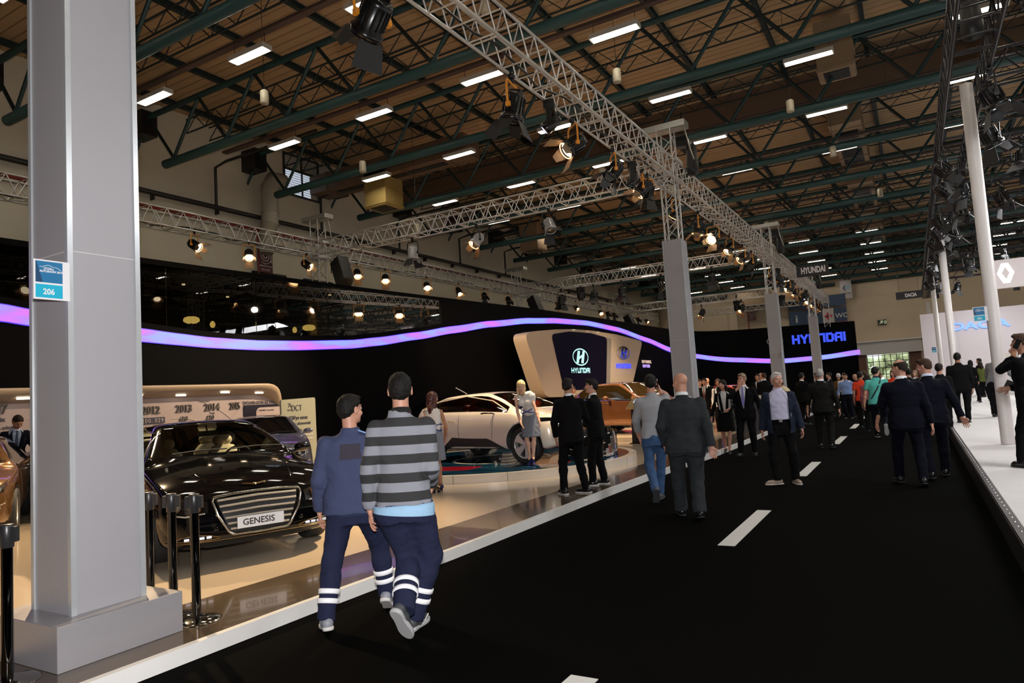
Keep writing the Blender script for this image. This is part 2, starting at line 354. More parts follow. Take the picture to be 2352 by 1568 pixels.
b = MB(); b.path([(.15, -.05, 8.3), (.25, -.25, 7.9), (.25, -.3, 7.2)], [.3, .28, .24], 10); b.obj('flexible_hose', mat('hose_cream', (.36, .32, .24), .6), t)
for z in (9.6, 8.75, 8.3): b = MB(); b.lathe([(.31, -.02), (.33, 0), (.31, .02)], (.15, 0, z), 14); b.obj('duct_band', mat('duct_cream', (.42, .38, .30), .5), t)
wn = thing('window_2', None, None, (-19.98, 18.95, 10.65)); wn['kind'] = 'structure'
b = MB(); [b.box(0, y_, 0, .1, .06, 1.6) for y_ in (-.87, 0, .87)]; [b.box(0, 0, z_, .1, 1.8, .06) for z_ in (-.8, .8, .2)]; b.obj('window_frame', mat('frame_brown', (.05, .045, .04), .5), wn)
sl = MB(); sl.box(0, 0, 0, .09, 1.72, .012, M=Matrix.Rotation(.5, 4, 'Y')); slm = sl.mesh('louvre_slat', mat('slat_grey', (.16, .15, .14), .4, .3))
for k in range(17): put('louvre_slat', slm, wn, (.02, 0, -.75+k*.092))
b = MB(); b.box(.0, -.2, -.3, .01, 1.3, .9); b.obj('pane', glow('daylight_pane', (.75, .85, 1), .55), wn)
# hose reel signs
def sign(label, loc, rz, w, h, col, parts, cat='sign', border=None):
    t = thing('wall_sign', label, cat, loc, rz)
    b = MB(); b.box(0, 0, 0, w, .03, h); b.obj('sign_panel', mat('sign_%02x%02x%02x' % tuple(int(c*255) for c in col), col, .5), t)
    return t
def hose_sign(label, loc, rz, s=1):
    t = sign(label, loc, rz, .62*s, .95*s, (.10, .012, .016), 0)
    W = mat('sign_white', (.7, .68, .64), .5); b = MB()
    pts = [((.05+.022*k/3)*s*math.cos(-k*.45), -.025, .12*s+(.05+.022*k/3)*s*math.sin(-k*.45)) for k in range(0, 34)]
    b.path(pts, .018*s, 4); b.path([(-.06*s, -.025, .40*s), (.12*s, -.025, .43*s)], .025*s, 4); b.box(.24*s, -.025, .13*s, .025*s, .01, .3*s); b.prism([(-.05*s, 0), (.05*s, 0), (0, -.1*s)], .01, Matrix.Translation((.24*s, -.02, -.02*s)) @ Matrix.Rotation(PI/2, 4, 'X'))
    b.obj('hose_symbol', W, t)
    text('sign_text', 'YANGIN DOLABI', .085*s, (-.28*s, -.02, -.27*s), (PI/2, 0, 0), W, t, sx=.88); text('sign_text', 'FIRE HOSE', .085*s, (-.2*s, -.02, -.4*s), (PI/2, 0, 0), W, t)
hose_sign('dark red fire hose sign hanging under the long truss by the left wall', (-19.85, 16.95, 7.1), PI/2)
hose_sign('dark red fire hose sign at the far wall above the curved screen wall', (-11.6, 61.65, 7.35), 0, 1.1)
b = MB(); b.tube((-19.8, 16.6, 5.5), (-19.8, 16.6, 8.1), .03, 6); tag(b.obj('wall_pipe', MT['pipe_red']), 'thin red drop pipe beside the fire hose sign', 'pipe')
b = MB(); b.tube((-11.95, 61.8, 4), (-11.95, 61.8, 11), .05, 6); tag(b.obj('wall_pipe', MT['pipe_red']), 'tall red pipe up the far wall', 'pipe')
for k, yy in enumerate((14.2, 16.6, 20.5, 24.6, 29, 34, 38.5, 44)):
    t = thing('wall_vent', 'dark framed vent on the left wall above the black wall, %s from camera' % ORD[k], 'vent', (-19.95, yy+3.0, 6.42), 0, 'vents on the left wall')
    b = MB(); [b.box(0, 0, z, .1, 1.5, .06) for z in (-.2, .2)]; [b.box(0, y_, 0, .1, .06, .4) for y_ in (-.72, .72)]; b.obj('vent_frame', BLACK, t)
    b = MB(); b.box(-.02, 0, 0, .02, 1.4, .36); b.obj('vent_back', mat('vent_brown', (.06, .045, .02), .6), t)

# ================================================================== CURVED SCREEN WALL WITH THE LIGHT RIBBON
WP = [(-15.8, -6), (-15.8, 7), (-15.75, 9.7), (-15.65, 12.5), (-15.4, 17), (-15.1, 20.7), (-14.7, 25), (-14.45, 28), (-14.2, 35), (-14.1, 42), (-13.9, 46.5), (-13.2, 50.3), (-11.6, 52.2), (-9, 53.3), (-3.6, 55.2)]
def catmull(P, n=8):
    P = [Vector(p) for p in P]; Q = [2*P[0]-P[1]]+P+[2*P[-1]-P[-2]]; o = []
    for i in range(1, len(Q)-2):
        a, b, c, d = Q[i-1:i+3]
        for k in range(n):
            t = k/n; o.append(.5*((2*b)+(c-a)*t+(2*a-5*b+4*c-d)*t*t+(3*b-a-3*c+d)*t**3))
    return o+[P[-1]]
WS = catmull(WP); WL = [0]
for a, b_ in zip(WS, WS[1:]): WL.append(WL[-1]+(b_-a).length)
def wat(s):       # point and outward normal of the wall at arc length s
    s = min(max(s, 0), WL[-1]+.4)
    i = max(0, min(len(WS)-2, next((k for k in range(len(WL)-1) if WL[k+1] >= s), len(WS)-2)))
    d = (WS[i+1]-WS[i]).normalized(); p = WS[i]+d*(s-WL[i]); return p, Vector((d.y, -d.x))
RIB = [(0, 4.9, 4.5), (6, 4.6, 4.2), (12.8, 4.13, 3.77), (13.3, 4.06, 3.71), (15.65, 3.78, 3.46), (16.55, 3.70, 3.41), (17.5, 3.63, 3.36), (18.9, 3.6, 3.335), (20.2, 3.63, 3.36), (22.4, 3.73, 3.46), (23.6, 3.86, 3.58), (25.5, 4.11, 3.84), (27.6, 4.43, 4.16), (29.9, 4.75, 4.49), (32.7, 5.03, 4.78), (35.4, 5.18, 4.93), (38.6, 5.25, 5.0), (42.5, 5.12, 4.86), (47.3, 4.71, 4.43), (51.5, 4.22, 3.9), (55.9, 3.82, 3.5), (59.4, 3.44, 3.1), (61.8, 3.2, 2.86), (62.8, 3.14, 2.8), (64.9, 3.18, 2.85), (65.7, 3.22, 2.89), (67.8, 3.42, 3.05)]
def interp(s, k):
    for a, b_ in zip(RIB, RIB[1:]):
        if a[0] <= s <= b_[0]:
            t = (s-a[0])/(b_[0]-a[0]); t = t*t*(3-2*t)*.3+t*.7; return a[k]+(b_[k]-a[k])*t
    return RIB[-1][k]
screenw = mat('black_screen_wall', (.0012, .0011, .0014), .6, spec=.05, var=0)
def strip(name, s0, s1, zf0, zf1, off, m, thick=.06, step=.4, parent=None, uv=False):
    n = max(2, int((s1-s0)/step)); G = []; b = MB(); A = []; B = []
    for k in range(n+1):
        s = s0+(s1-s0)*k/n; p, nn = wat(s); q = p+nn*off; r = q-nn*thick
        z0 = zf0(s) if callable(zf0) else zf0; z1 = zf1(s) if callable(zf1) else zf1
        A.append([(q.x, q.y, z0), (q.x, q.y, z1), (r.x, r.y, z1), (r.x, r.y, z0)])
    b.grid(A, sm=False, closed=True); b.add(A[0]+A[-1], [(0, 1, 2, 3), (4, 7, 6, 5)]); return b.obj(name, m, parent)
SG = 27.0
struct(strip('wall_screen', 0, SG, 0, lambda s: interp(s, 2)-.0, 0, screenw, .3)); struct(strip('wall_screen', 0, SG, lambda s: interp(s, 2), lambda s: interp(s, 1)+.16, 0, screenw, .1))
struct(strip('wall_screen', SG, WL[-1]+.25, 0, 5.5, 0, screenw, .3)); struct(strip('wall_screen', 0, SG, 5.38, 5.5, 0, screenw, .3))
struct(strip('wall_screen', 0, .2, 4, 5.5, 0, screenw, .3))
g_ = thing('lounge_glazing', 'dark tinted glazing of the upper lounge above the light ribbon', 'window'); g_['kind'] = 'structure'
tint = glass('tinted_glass', (.30, .29, .26), -.02)
edges = [0, 4, 8, 11.3, 13.8, 16.4, 19.0, 21.6, 24.3, SG]
for a, b_ in zip(edges, edges[1:]): strip('pane', a+.01, b_-.01, lambda s: interp(s, 1)+.16, 5.38, -.05, tint, .012, parent=g_)
# the lounge behind the glass
LM = mat('lounge_wall', (.16, .125, .065), .6); LD = mat('lounge_dark', (.05, .045, .04), .6)
wallbox('wall_lounge', -19.95, -19.85, -6, 24, 2.4, 5.35, LM); b = MB(); b.box(-17.95, 9, 5.42, 3.9, 31, .06); struct(b.obj('ceiling', mat('lounge_ceiling', (.09, .075, .05), .6)))
b = MB(); b.box(-17.95, 9, 2.7, 3.9, 31, .1); struct(b.obj('floor', LD)); wallbox('wall_lounge', -19.9, -16, 24, 24.1, 2.4, 5.4, LD)
t = thing('lounge_column', 'square column inside the upper lounge beside a shaded lamp', 'column', (-17.2, 16.75, 2.75)); b = MB(); b.box(0, 0, 1.3, .45, .45, 2.6); b.obj('shaft', mat('lounge_column_tan', (.35, .27, .12), .6), t)
LG = glow('lamp_shade_glow', (1, .72, .2), 4.5)
for k, (yy, z, w) in enumerate([(11.93, 4.26, .21), (16.2, 4.28, .21)]):
    t = thing('shaded_lamp', 'glowing yellow round-shouldered lamp in the upper lounge, %s one' % ('nearer', 'farther')[k], 'lamp', (-17, yy, z), 0, 'lounge lamps')
    b = MB(); b.lathe([(0, -.08), (w*.6, -.085), (w*.95, -.04), (w, 0), (w*.9, .06), (w*.6, .09), (0, .1)], n=20); b.obj('lamp_shade', LG, t); b = MB(); b.tube((0, 0, -1.4), (0, 0, -.08), .015, 6); b.lathe([(.15, -1.45), (.14, -1.42), (0, -1.4)], n=12); b.obj('lamp_stand', BLACKM, t)
for k, (yy, z) in enumerate([(12.59, 4.17), (15.59, 4.17)]):
    t = thing('pendant_lamp', 'small glowing drop lamp in the upper lounge, %s one' % ('nearer', 'farther')[k], 'lamp', (-17, yy, z), 0, 'lounge drop lamps')
    b = MB(); b.lathe([(0, -.09), (.05, -.07), (.075, 0), (.06, .06), (.03, .1), (0, .11)], n=14); b.obj('lamp_shade', LG, t); b = MB(); b.tube((0, 0, .1), (0, 0, 1.2), .005, 4); b.obj('cord', BLACK, t)
for k in range(9):
    x, yy = -16.6-(k % 3)*1.1, 3+k*2.3; b = MB(); b.lathe([(0, 0), (.045, 0), (.05, .01), (.05, .03)], (0, 0, 0), 10)
    tag(b.obj('downlight', glow('downlight_glow', (1, .8, .5), 6), None, (x, yy, 5.36)), 'tiny lit downlight in the lounge ceiling, %s from the camera' % ORD[k], 'downlight', 'lounge downlights')
# light ribbon
RM = bpy.data.materials.new('led_ribbon'); RM.use_nodes = True; nt = RM.node_tree; P_ = nt.nodes['Principled BSDF']; P_.inputs['Base Color'].default_value = (.02, .02, .03, 1)
tc = nt.nodes.new('ShaderNodeTexCoord'); mp = nt.nodes.new('ShaderNodeMapping'); mp.inputs['Scale'].default_value = (.55, .55, 2.6); nz = nt.nodes.new('ShaderNodeTexNoise'); nz.inputs['Scale'].default_value = 1.2; nz.inputs['Detail'].default_value = 2
cr = nt.nodes.new('ShaderNodeValToRGB'); cr.color_ramp.elements[0].position = .38; cr.color_ramp.elements[0].color = (.34, .44, 1, 1); cr.color_ramp.elements[1].position = .66; cr.color_ramp.elements[1].color = (.80, .19, 1, 1)
e_ = cr.color_ramp.elements.new(.52); e_.color = (.48, .26, 1, 1)
nt.links.new(tc.outputs['Object'], mp.inputs[0]); nt.links.new(mp.outputs[0], nz.inputs['Vector']); nt.links.new(nz.outputs['Fac'], cr.inputs[0]); nt.links.new(cr.outputs[0], P_.inputs['Emission Color']); P_.inputs['Emission Strength'].default_value = 1.0
rb = thing('light_ribbon', 'wavy glowing violet light ribbon running along the black curved wall', 'light ribbon')
strip('ribbon_screen', 0, WL[-1]+.4, lambda s: interp(s, 2)+.012, lambda s: interp(s, 1)-.012, .06, RM, .05, .3, rb)
BL = glow('ribbon_edge_blue', (.10, .05, .9), .9)
strip('ribbon_edge', 0, WL[-1]+.4, lambda s: interp(s, 2)-.006, lambda s: interp(s, 2)+.012, .06, BL, .05, .3, rb); strip('ribbon_edge', 0, WL[-1]+.4, lambda s: interp(s, 1)-.012, lambda s: interp(s, 1)+.006, .06, BL, .05, .3, rb)

# ------------------------------------------------------------------ lettering in square strokes
GLY = {'H': [((0, 0), (0, 1)), ((1, 0), (1, 1)), ((0, .5), (1, .5))], 'Y': [((0, 1), (.5, .45)), ((1, 1), (.5, .45)), ((.5, .45), (.5, 0))],
       'U': [((0, 1), (0, 0)), ((0, 0), (1, 0)), ((1, 0), (1, 1))], 'N': [((0, 0), (0, 1)), ((0, 1), (1, 1)), ((1, 1), (1, 0))],
       'D': [((0, 0), (0, 1)), ((0, 1), (.75, 1)), ((.75, 1), (1, .8)), ((1, .8), (1, .2)), ((1, .2), (.75, 0)), ((.75, 0), (0, 0))],
       'A': [((0, 0), (0, .8)), ((0, .8), (.25, 1)), ((.25, 1), (1, 1)), ((1, 1), (1, 0)), ((0, .45), (1, .45))], 'I': [((.5, 0), (.5, 1))]}
def wordmark(parent, word, w, h, st, m, loc=(0, 0, 0), rot=(0, 0, 0), depth=.03, gap=.55):
    n = sum(.15 if c == 'I' else 1 for c in word); cw = w/(n+gap*(len(word)-1)); x = 0
    for c in word:
        b = MB(); W = cw*(.0 if c == 'I' else 1)
        for (ax, ay), (bx_, by_) in GLY[c]:
            p = Vector((ax*W if c != 'I' else 0, ay*(h-st)+st/2, 0)); q = Vector((bx_*W if c != 'I' else 0, by_*(h-st)+st/2, 0)); d = (q-p).normalized(); nrm = Vector((-d.y, d.x, 0))*st/2; e = d*st*.5
            b.prism([(p-e-nrm)[:2], (q+e-nrm)[:2], (q+e+nrm)[:2], (p-e+nrm)[:2]], depth)
        o = b.obj('letter', m, parent); R = Euler(rot).to_matrix()
        o.rotation_euler = rot; o.location = Vector(loc)+R @ Vector((x+(st/2), 0, 0)); x += (cw*.15 if c == 'I' else cw)+gap*cw
def oval_h(parent, w, h, m, loc, rot, mb=None, depth=.03, name='emblem'):
    b = MB(); n = 40; r = .055*h
    ring = [[((w/2-dr)*math.cos(2*PI*k/n), (h/2-dr)*math.sin(2*PI*k/n), z) for dr, z in ((0, 0), (0, depth), (r*1.3, depth), (r*1.3, 0))] for k in range(n+1)]
    b.grid(ring, sm=False, closed=True)
    a = w*.27; c_ = h*.36; s_ = .07*w
    def st(pts): b.prism(pts, depth)
    st([(-a*1.1, -c_), (-a*.55, -c_), (-a*.05, c_*.95), (-a*.6, c_)]); st([(a*1.1, c_), (a*.55, c_), (a*.05, -c_*.95), (a*.6, -c_)])
    b.prism([(-a*.55, -.04*h), (a*.1, .10*h), (a*.6, .16*h), (a*.55, .02*h), (0, -.06*h), (-a*.6, -.18*h)], depth)
    o = b.obj(name, m, parent); o.location = loc; o.rotation_euler = rot; return o
RX = (PI/2, 0, PI/2)   # facing +X, reading towards +Y

# the big cream monument on the curved wall
mo = thing('brand_monument', 'large cream fan-shaped panel with a dark screen on the black wall', 'display wall', (-14.15, 0, 0))
def rounded(pts, rs, n=6):
    o = []; N = len(pts)
    for i in range(N):
        p0, p, p1 = Vector(pts[i-1]), Vector(pts[i]), Vector(pts[(i+1) % N]); r = rs[i] if isinstance(rs, (list, tuple)) else rs
        a = (p0-p).normalized(); c = (p1-p).normalized()
        if r <= 0: o.append(tuple(p)); continue
        A = p+a*r; B = p+c*r
        for k in range(n+1):
            t = k/n; q = A*(1-t)**2+p*2*t*(1-t)+B*t*t; o.append(tuple(q))
    return o
MX = Matrix(((0, 0, 1, 0), (1, 0, 0, 0), (0, 1, 0, 0), (0, 0, 0, 1)))    # (u,v,h) -> x=h, y=u, z=v
top = [(24.62, 4.12), (25.6, 4.30), (27.4, 4.46), (29.3, 4.57), (31.5, 4.61), (34.6, 4.57), (38.3, 4.34)]
out = rounded([(25.95, 1.5), (24.5, 4.14)]+top[1:-1]+[(38.7, 4.36), (36, 1.3)], [.5, .45, 0, 0, 0, 0, 0, .45, .3])
MC = mat('monument_cream', (.50, .40, .30), .4, coat=.2)
b = MB(); b.prism(out, .62, MX); fix(b.obj('panel', MC, mo))
sc_ = rounded([(27.8, 1.74), (26.9, 4.22), (28.7, 4.43), (31.2, 4.47), (33.2, 4.34), (32.6, 1.72)], [.05, .3, 0, 0, .3, .05])
scm = mat('screen_night', (.0015, .001, .004), .5, emit=(.02, .008, .10), es=.04, var=0, spec=.05)
b = MB(); b.prism(sc_, .02, Matrix.Translation((.63, 0, 0)) @ MX); fix(b.obj('screen', scm, mo))
b = MB(); b.prism(rounded([(33.2, 4.34), (33.75, 4.3), (33.05, 1.7), (32.6, 1.72)], .05), .05, Matrix.Translation((.62, 0, 0)) @ MX); fix(b.obj('reveal', mat('monument_grey', (.22, .2, .18), .5), mo))
SCY = glow('screen_cyan', (.45, .85, .85), .9); BLU = glow('letters_blue', (.06, .08, .85), 1.1)
oval_h(mo, 1.75, .82, SCY, (.66, 29.75, 3.27), RX, depth=.004); wordmark(mo, 'HYUNDAI', 2.05, .24, .055, SCY, (.66, 28.65, 2.52), RX, .004)
oval_h(mo, 1.75, .68, CHROME, (.64, 35.3, 3.6), RX, depth=.08); wordmark(mo, 'HYUNDAI', 2.1, .25, .055, BLU, (.64, 34.25, 2.76), RX, .03)
sl_ = thing('slogan_letters', 'small pale slogan lettering on the black wall beside the monument', 'lettering', (-13.95, 39.5, 0))
text('lettering', 'NEW THINKING.', .27, (0, 0, 3.12), RX, glow('slogan_warm', (.8, .6, .5), .5), sl_, .01, 0, .85); text('lettering', 'NEW POSSIB', .27, (0, .1, 2.86), RX, glow('slogan_violet', (.5, .35, .95), .8), sl_, .01, 0, .85)
# the far wordmark
d_ = (Vector((-4.03, 55.05))-Vector((-7.5, 53.85))).normalized(); rz_ = math.atan2(d_.y, d_.x)
fw_ = thing('wall_letters', 'large blue letters with an oval emblem on the far end of the black wall', 'lettering', (-7.48, 53.78, 4.12), rz_)
wordmark(fw_, 'HYUNDAI', 3.55, .66, .15, glow('letters_blue_far', (.035, .075, .75), 1.0), (0, -.06, 0), (PI/2, 0, 0), .04)
oval_h(fw_, 1.15, .62, CHROME, (-1.2, -.08, .33), (PI/2, 0, 0), depth=.05)

# ------------------------------------------------------------------ timeline exhibit
tl = thing('timeline_wall', 'curved cream exhibit wall with model years and a lit canopy behind the cars', 'exhibit wall', (-15.3, 0, 0))
EX = mat('exhibit_panel', (.52, .40, .36), .5, var=.10, vs=.9)
b = MB(); b.prism(rounded([(1, .1), (1, 2.3), (13.25, 2.3), (13.4, .1)], [0, .1, .75, 0]), .2, MX); fix(b.obj('back_panel', EX, tl))
G = []
for yy in [1+k*.4 for k in range(29)]+[12.4, 12.6, 12.8, 12.95, 13.08, 13.16, 13.22, 13.25]:
    k_ = min(1, max(0, yy-12.3)/.95); dz = -(1-math.sqrt(max(0, 1-k_*k_)))*.62; q = 1-.85*k_**2
    G.append([(.16, yy, 2.08+dz), (.16+.19*q, yy, 2.12+dz), (.16+.46*q, yy, 2.22+dz), (.16+.59*q, yy, 2.3+dz), (.16+.59*q, yy, 2.36+dz), (.0, yy, 2.36+dz)])
b = MB(); b.grid(G, sm=True); b.obj('canopy', mat('canopy_cream', (.62, .46, .30), .4), tl)
for k in range(9):
    b = MB(); b.box(.53 if k % 2 else .42, 3.4+k*1.12, 2.165 if k % 2 else 2.13, .03, .24, .03); b.obj('canopy_light', glow('canopy_glow', (1, .9, .75), 4), tl)
INK = mat('print_grey', (.13, .11, .09), .4, .3); INK2 = mat('print_dark', (.04, .035, .06), .5)
for s_, yy in (('2009', 7.55), ('2012', 9.3), ('2013', 10.12), ('2014', 10.88), ('2015', 11.6)): text('year_digits', s_, .25, (.215, yy, 1.74), RX, INK, tl, .02, .004, .85 if s_ != '2015' else .62)
text('year_digits', '2007', .25, (.215, 6.17, 1.9), RX, INK, tl, .02, .004, .9); text('caption', 'Matrix', .13, (.21, 6.24, 1.86-.11), RX, INK2, tl, .003, .002); text('caption', '200 bin adet', .1, (.21, 6.2, 1.6), RX, INK2, tl, .003); text('caption', '06', .16, (.21, 6.3, 1.35), RX, INK2, tl, .003)
text('caption', 'i10', .17, (.215, 10.2, 1.52), RX, INK, tl, .01, .003, 1, shear=.25); text('caption', 'i20', .17, (.215, 10.92, 1.51), RX, INK, tl, .01, .003, 1, shear=.25); text('caption', 'Yeni', .08, (.21, 11.02, 1.65), RX, INK2, tl, .003)
text('caption', 'TÜRKİYE’NİN GÜCÜNE GÜÇ KATAN', .115, (.21, 11.99, 1.84), RX, INK2, tl, .003, .001, .56)
text('caption', 'üretim kapasitesi', .1, (.21, 9.16, 1.38), RX, INK2, tl, .003); text('caption', '2 kat', .1, (.21, 9.3, 1.24), RX, INK2, tl, .003); text('caption', 'arttırıldı', .1, (.21, 9.2, 1.1), RX, INK2, tl, .003)
b = MB(); b.box(.22, 9.53, 1.585, .02, .6, .14); b.obj('counter_strip', INK2, tl)
for k, ch in enumerate('200.029'):
    text('counter_digit', ch, .13, (.235, 9.26+k*.078, 1.54), RX, mat('digit_pale', (.5, .42, .38), .5), tl, .003, .001)
b = MB(); b.box(.215, 12.62, 1.45, .02, 1.2, .75); b.obj('dark_screen', mat('screen_navy', (.008, .006, .02), .3), tl)
b = MB(); b.prism(rounded([(12.4, 1.2), (12.4, 1.75), (13.2, 1.75), (13.2, 1.2)], [0, .15, 0, 0]), .01, Matrix.Translation((.225, 0, 0)) @ MX); b.obj('screen_card', EX, tl); text('caption', '1.200.000.-₺ üzerinde', .06, (.24, 12.45, 1.65), RX, INK2, tl, .002)
G_ = mat('panel_line', (.60, .50, .44), .5)
for (a0, a1, c0, c1) in [(5.5, 1.2, 8.0, 2.0), (8.0, 2.0, 9.6, 1.1), (9.0, 1.1, 10.6, 2.05), (10.6, 2.05, 12, 1.2), (10.0, 1.6, 11.3, 1.2), (11.4, 1.3, 12.7, 2.1)]:
    b = MB(); b.path([(.203, a0+(c0-a0)*t, a1+(c1-a1)*t+.12*math.sin(t*PI)) for t in [k/8 for k in range(9)]], .012, 4); b.obj('print_curve', G_, tl)
# gearbox information board
dc = thing('information_board', 'pale olive information board with rounded corners beside the silver car', 'sign board', (-14.0, 12.25, .1), -.08)
b = MB(); b.prism(rounded([(0, 0), (0, 1.8), (1.08, 1.83), (1.08, 0)], [0, .06, .06, 0]), .06, MX); fix(b.obj('board', mat('board_olive', (.36, .35, .24), .5), dc))
text('board_title', 'DCT', .22, (.07, .3, 1.5), RX, INK2, dc, .003, -.002, .75); text('board_title', '7i', .15, (.07, .2, 1.6), RX, INK2, dc, .003); text('board_text', 'ileri', .07, (.07, .18, 1.51), RX, INK2, dc, .002)
text('board_text', '%20’ye varan', .135, (.07, .22, 1.28), RX, INK2, dc, .003, .002, .82); text('board_text', 'yakıt ekonomisi', .11, (.07, .24, 1.14), RX, INK2, dc, .003, .001, .95); text('board_text', 'Düşük\nemisyon\nve\nkonfor', .065, (.07, .45, .98), RX, INK2, dc, .002)
b = MB(); b.prism([(.62, .84), (.98, .84), (.94, .93), (.86, .96), (.8, 1.03), (.72, .96), (.66, .93)], .012, Matrix.Translation((.06, 0, 0)) @ MX); b.prism([(.64, .74), (.96, .74), (.94, .8), (.7, .81)], .012, Matrix.Translation((.06, 0, 0)) @ MX); b.obj('cloud_print', mat('cloud_grey', (.45, .43, .35), .5), dc)

# ------------------------------------------------------------------ pillars
PIL = mat('pillar_grey', (.335, .33, .35), .38, var=.03, vs=2); PILT = mat('pillar_trim', (.55, .58, .60), .25, .4); SEAM = mat('pillar_seam', (.6, .6, .6), .4)
def pillar(y0, ht, label, grp='grey clad pillars', seams=(2.79,)):
    t = thing('pillar', label, 'pillar', (-5.1, y0, .1), 0, grp)
    b = MB(); b.box(0, 0, ht/2, .48, .48, ht-.002); b.obj('shaft', PIL, t)
    for sx in (-1, 1):
        for sy in (-1, 1): b = MB(); b.box(sx*.235, sy*.235, ht/2, .036, .036, ht); b.obj('corner_trim', PILT, t)
    for z in seams: b = MB(); b.box(0, 0, z-.1, .486, .486, .005); b.obj('panel_seam', SEAM, t)
    b = MB(); b.box(0, 0, .14, .83, .84, .28)
    o = b.obj('plinth', mat('plinth_grey', (.335, .325, .34), .3, .2, var=.03), t)
    m_ = o.modifiers.new('bev', 'BEVEL'); m_.width = .004; m_.segments = 1
pillar(2.74, 6.3, 'big grey square pillar on a stepped plinth in the foreground with a numbered card')
pillar(17.65, 5.3, 'grey square pillar carrying the truss, next one along after the foreground pillar')
pillar(31.9, 5.3, 'grey square pillar third from the camera, behind the grey-haired visitors')
pillar(46.3, 5.3, 'grey square pillar fourth from the camera, before the far blue letters')
def numcard(label, loc, num, s=1, rz=0):
    t = thing('number_card', label, 'card', loc, rz)
    def bx(n, u0, u1, v0, v1, x0, x1, m): b = MB(); b.box((x0+x1)/2, (u0+u1)/2*s, (v0+v1)/2*s, x1-x0, (u1-u0)*s, (v1-v0)*s); b.obj(n, m, t)
    W = mat('card_white', (.72, .72, .74), .35)
    bx('card_frame', 0, .222, 0, .262, 0, .012, W); bx('blue_field', .012, .176, .112, .252, .012, .0135, mat('card_blue', (.002, .14, .32), .35)); bx('cyan_field', .012, .176, .012, .1, .012, .0135, mat('card_cyan', (.002, .38, .56), .35))
    b = MB(); b.prism([(.012*s, .252*s), (.016*s, .252*s), (.055*s, .112*s), (.012*s, .112*s)], .001, Matrix.Translation((.0135, 0, 0)) @ MX); b.obj('dark_wedge', mat('card_navy', (.001, .045, .12), .35), t)
    text('card_text', 'ISTANBUL', .015*s, (.014, .062*s, .197*s), RX, W, t, .0005, .0004*s, .9); text('card_text', 'AUTOSHOW 2015', .0185*s, (.014, .035*s, .18*s), RX, W, t, .0005, .0007*s, .93)
    b = MB(); b.path([(.0145, (.035+u*.13)*s, (.208+v*.02)*s) for u, v in ((0, .3), (.15, .35), (.25, .7), (.4, 1.0), (.5, .85), (.6, .45), (.75, .45), (.9, .1), (1, -.5))], .0022*s, 4); b.path([(.0145, (.035+u*.13)*s, (.206+v*.02)*s) for u, v in ((.15, .15), (.35, .3), (.55, .15))], .0015*s, 4); b.obj('car_line', W, t)
    text('card_text', num, .052*s, (.014, .056*s, .035*s), RX, W, t, .0005, .0014*s, .9)
numcard('blue and white card numbered on the corner of the foreground pillar', (-4.852, 2.275, 2.44), '206')
numcard('small blue numbered card on the pillar third from the camera', (-4.83, 31.4, 2.6), '205', 1.1); numcard('blue and cyan numbered card fixed to the first slender white pole', (1.0, 14.74, 2.43), '202', .98, -PI/2+.02); numcard('tiny blue numbered card fixed to a far slender white pole', (.93, 43.7, 2.55), '203', 1.2, -PI/2)

# ================================================================== TRUSS RIGS
def box_truss(label, p0, L, rz, w=.5, h=.5, bay=.5, m=ALU, near=0, r=.026, rb=.014, skip=None, grp='box truss lengths', bottom_zig=True):
    """chords and braces; the first `near` bays give single braces, the rest one joined lattice"""
    t = thing('box_truss', label, 'truss', p0, rz, grp); n = int(round(L/bay)); W = w/2
    cm = MB(); cm.tube((0, 0, 0), (n*bay, 0, 0), r, 7); cm = cm.mesh('chord', m)
    for y in (-W, W):
        for z in (0, h): put('chord', cm, t, (0, y, z))
    up_ = MB(); up_.tube((0, 0, 0), (bay/2, 0, h), rb, 6, caps=False); up_ = up_.mesh('brace', m)
    dn_ = MB(); dn_.tube((bay/2, 0, h), (bay, 0, 0), rb, 6, caps=False); dn_ = dn_.mesh('brace', m)
    rg_ = MB(); rg_.tube((0, -W, 0), (0, W, 0), rb, 6, caps=False); rg_ = rg_.mesh('rung', m)
    k1 = min(n, near)
    for k in range(k1):
        for y in (-W, W): put('brace', up_, t, (k*bay, y, 0)); put('brace', dn_, t, (k*bay, y, 0))
        put('rung', rg_, t, (k*bay, 0, 0)); put('rung', rg_, t, (k*bay+bay/2, 0, h))
        if k % 4 == 0: put('rung', rg_, t, (k*bay+.09, 0, 0))
    if k1 < n:
        b = MB()
        for k in range(k1, n):
            for y in (-W, W):
                b.tube((k*bay, y, 0), ((k+.5)*bay, y, h), rb, 4, caps=False); b.tube(((k+.5)*bay, y, h), ((k+1)*bay, y, 0), rb, 4, caps=False)
            b.tube((k*bay, -W, 0), (k*bay, W, 0), rb, 4, caps=False); b.tube(((k+.5)*bay, -W, h), ((k+.5)*bay, W, h), rb, 4, caps=False)
            if bottom_zig: b.tube((k*bay, -W if k % 2 else W, 0), ((k+1)*bay, W if k % 2 else -W, 0), rb, 4, caps=False)
        o = b.obj('lattice', m, t); o['kind'] = 'stuff'
    return t
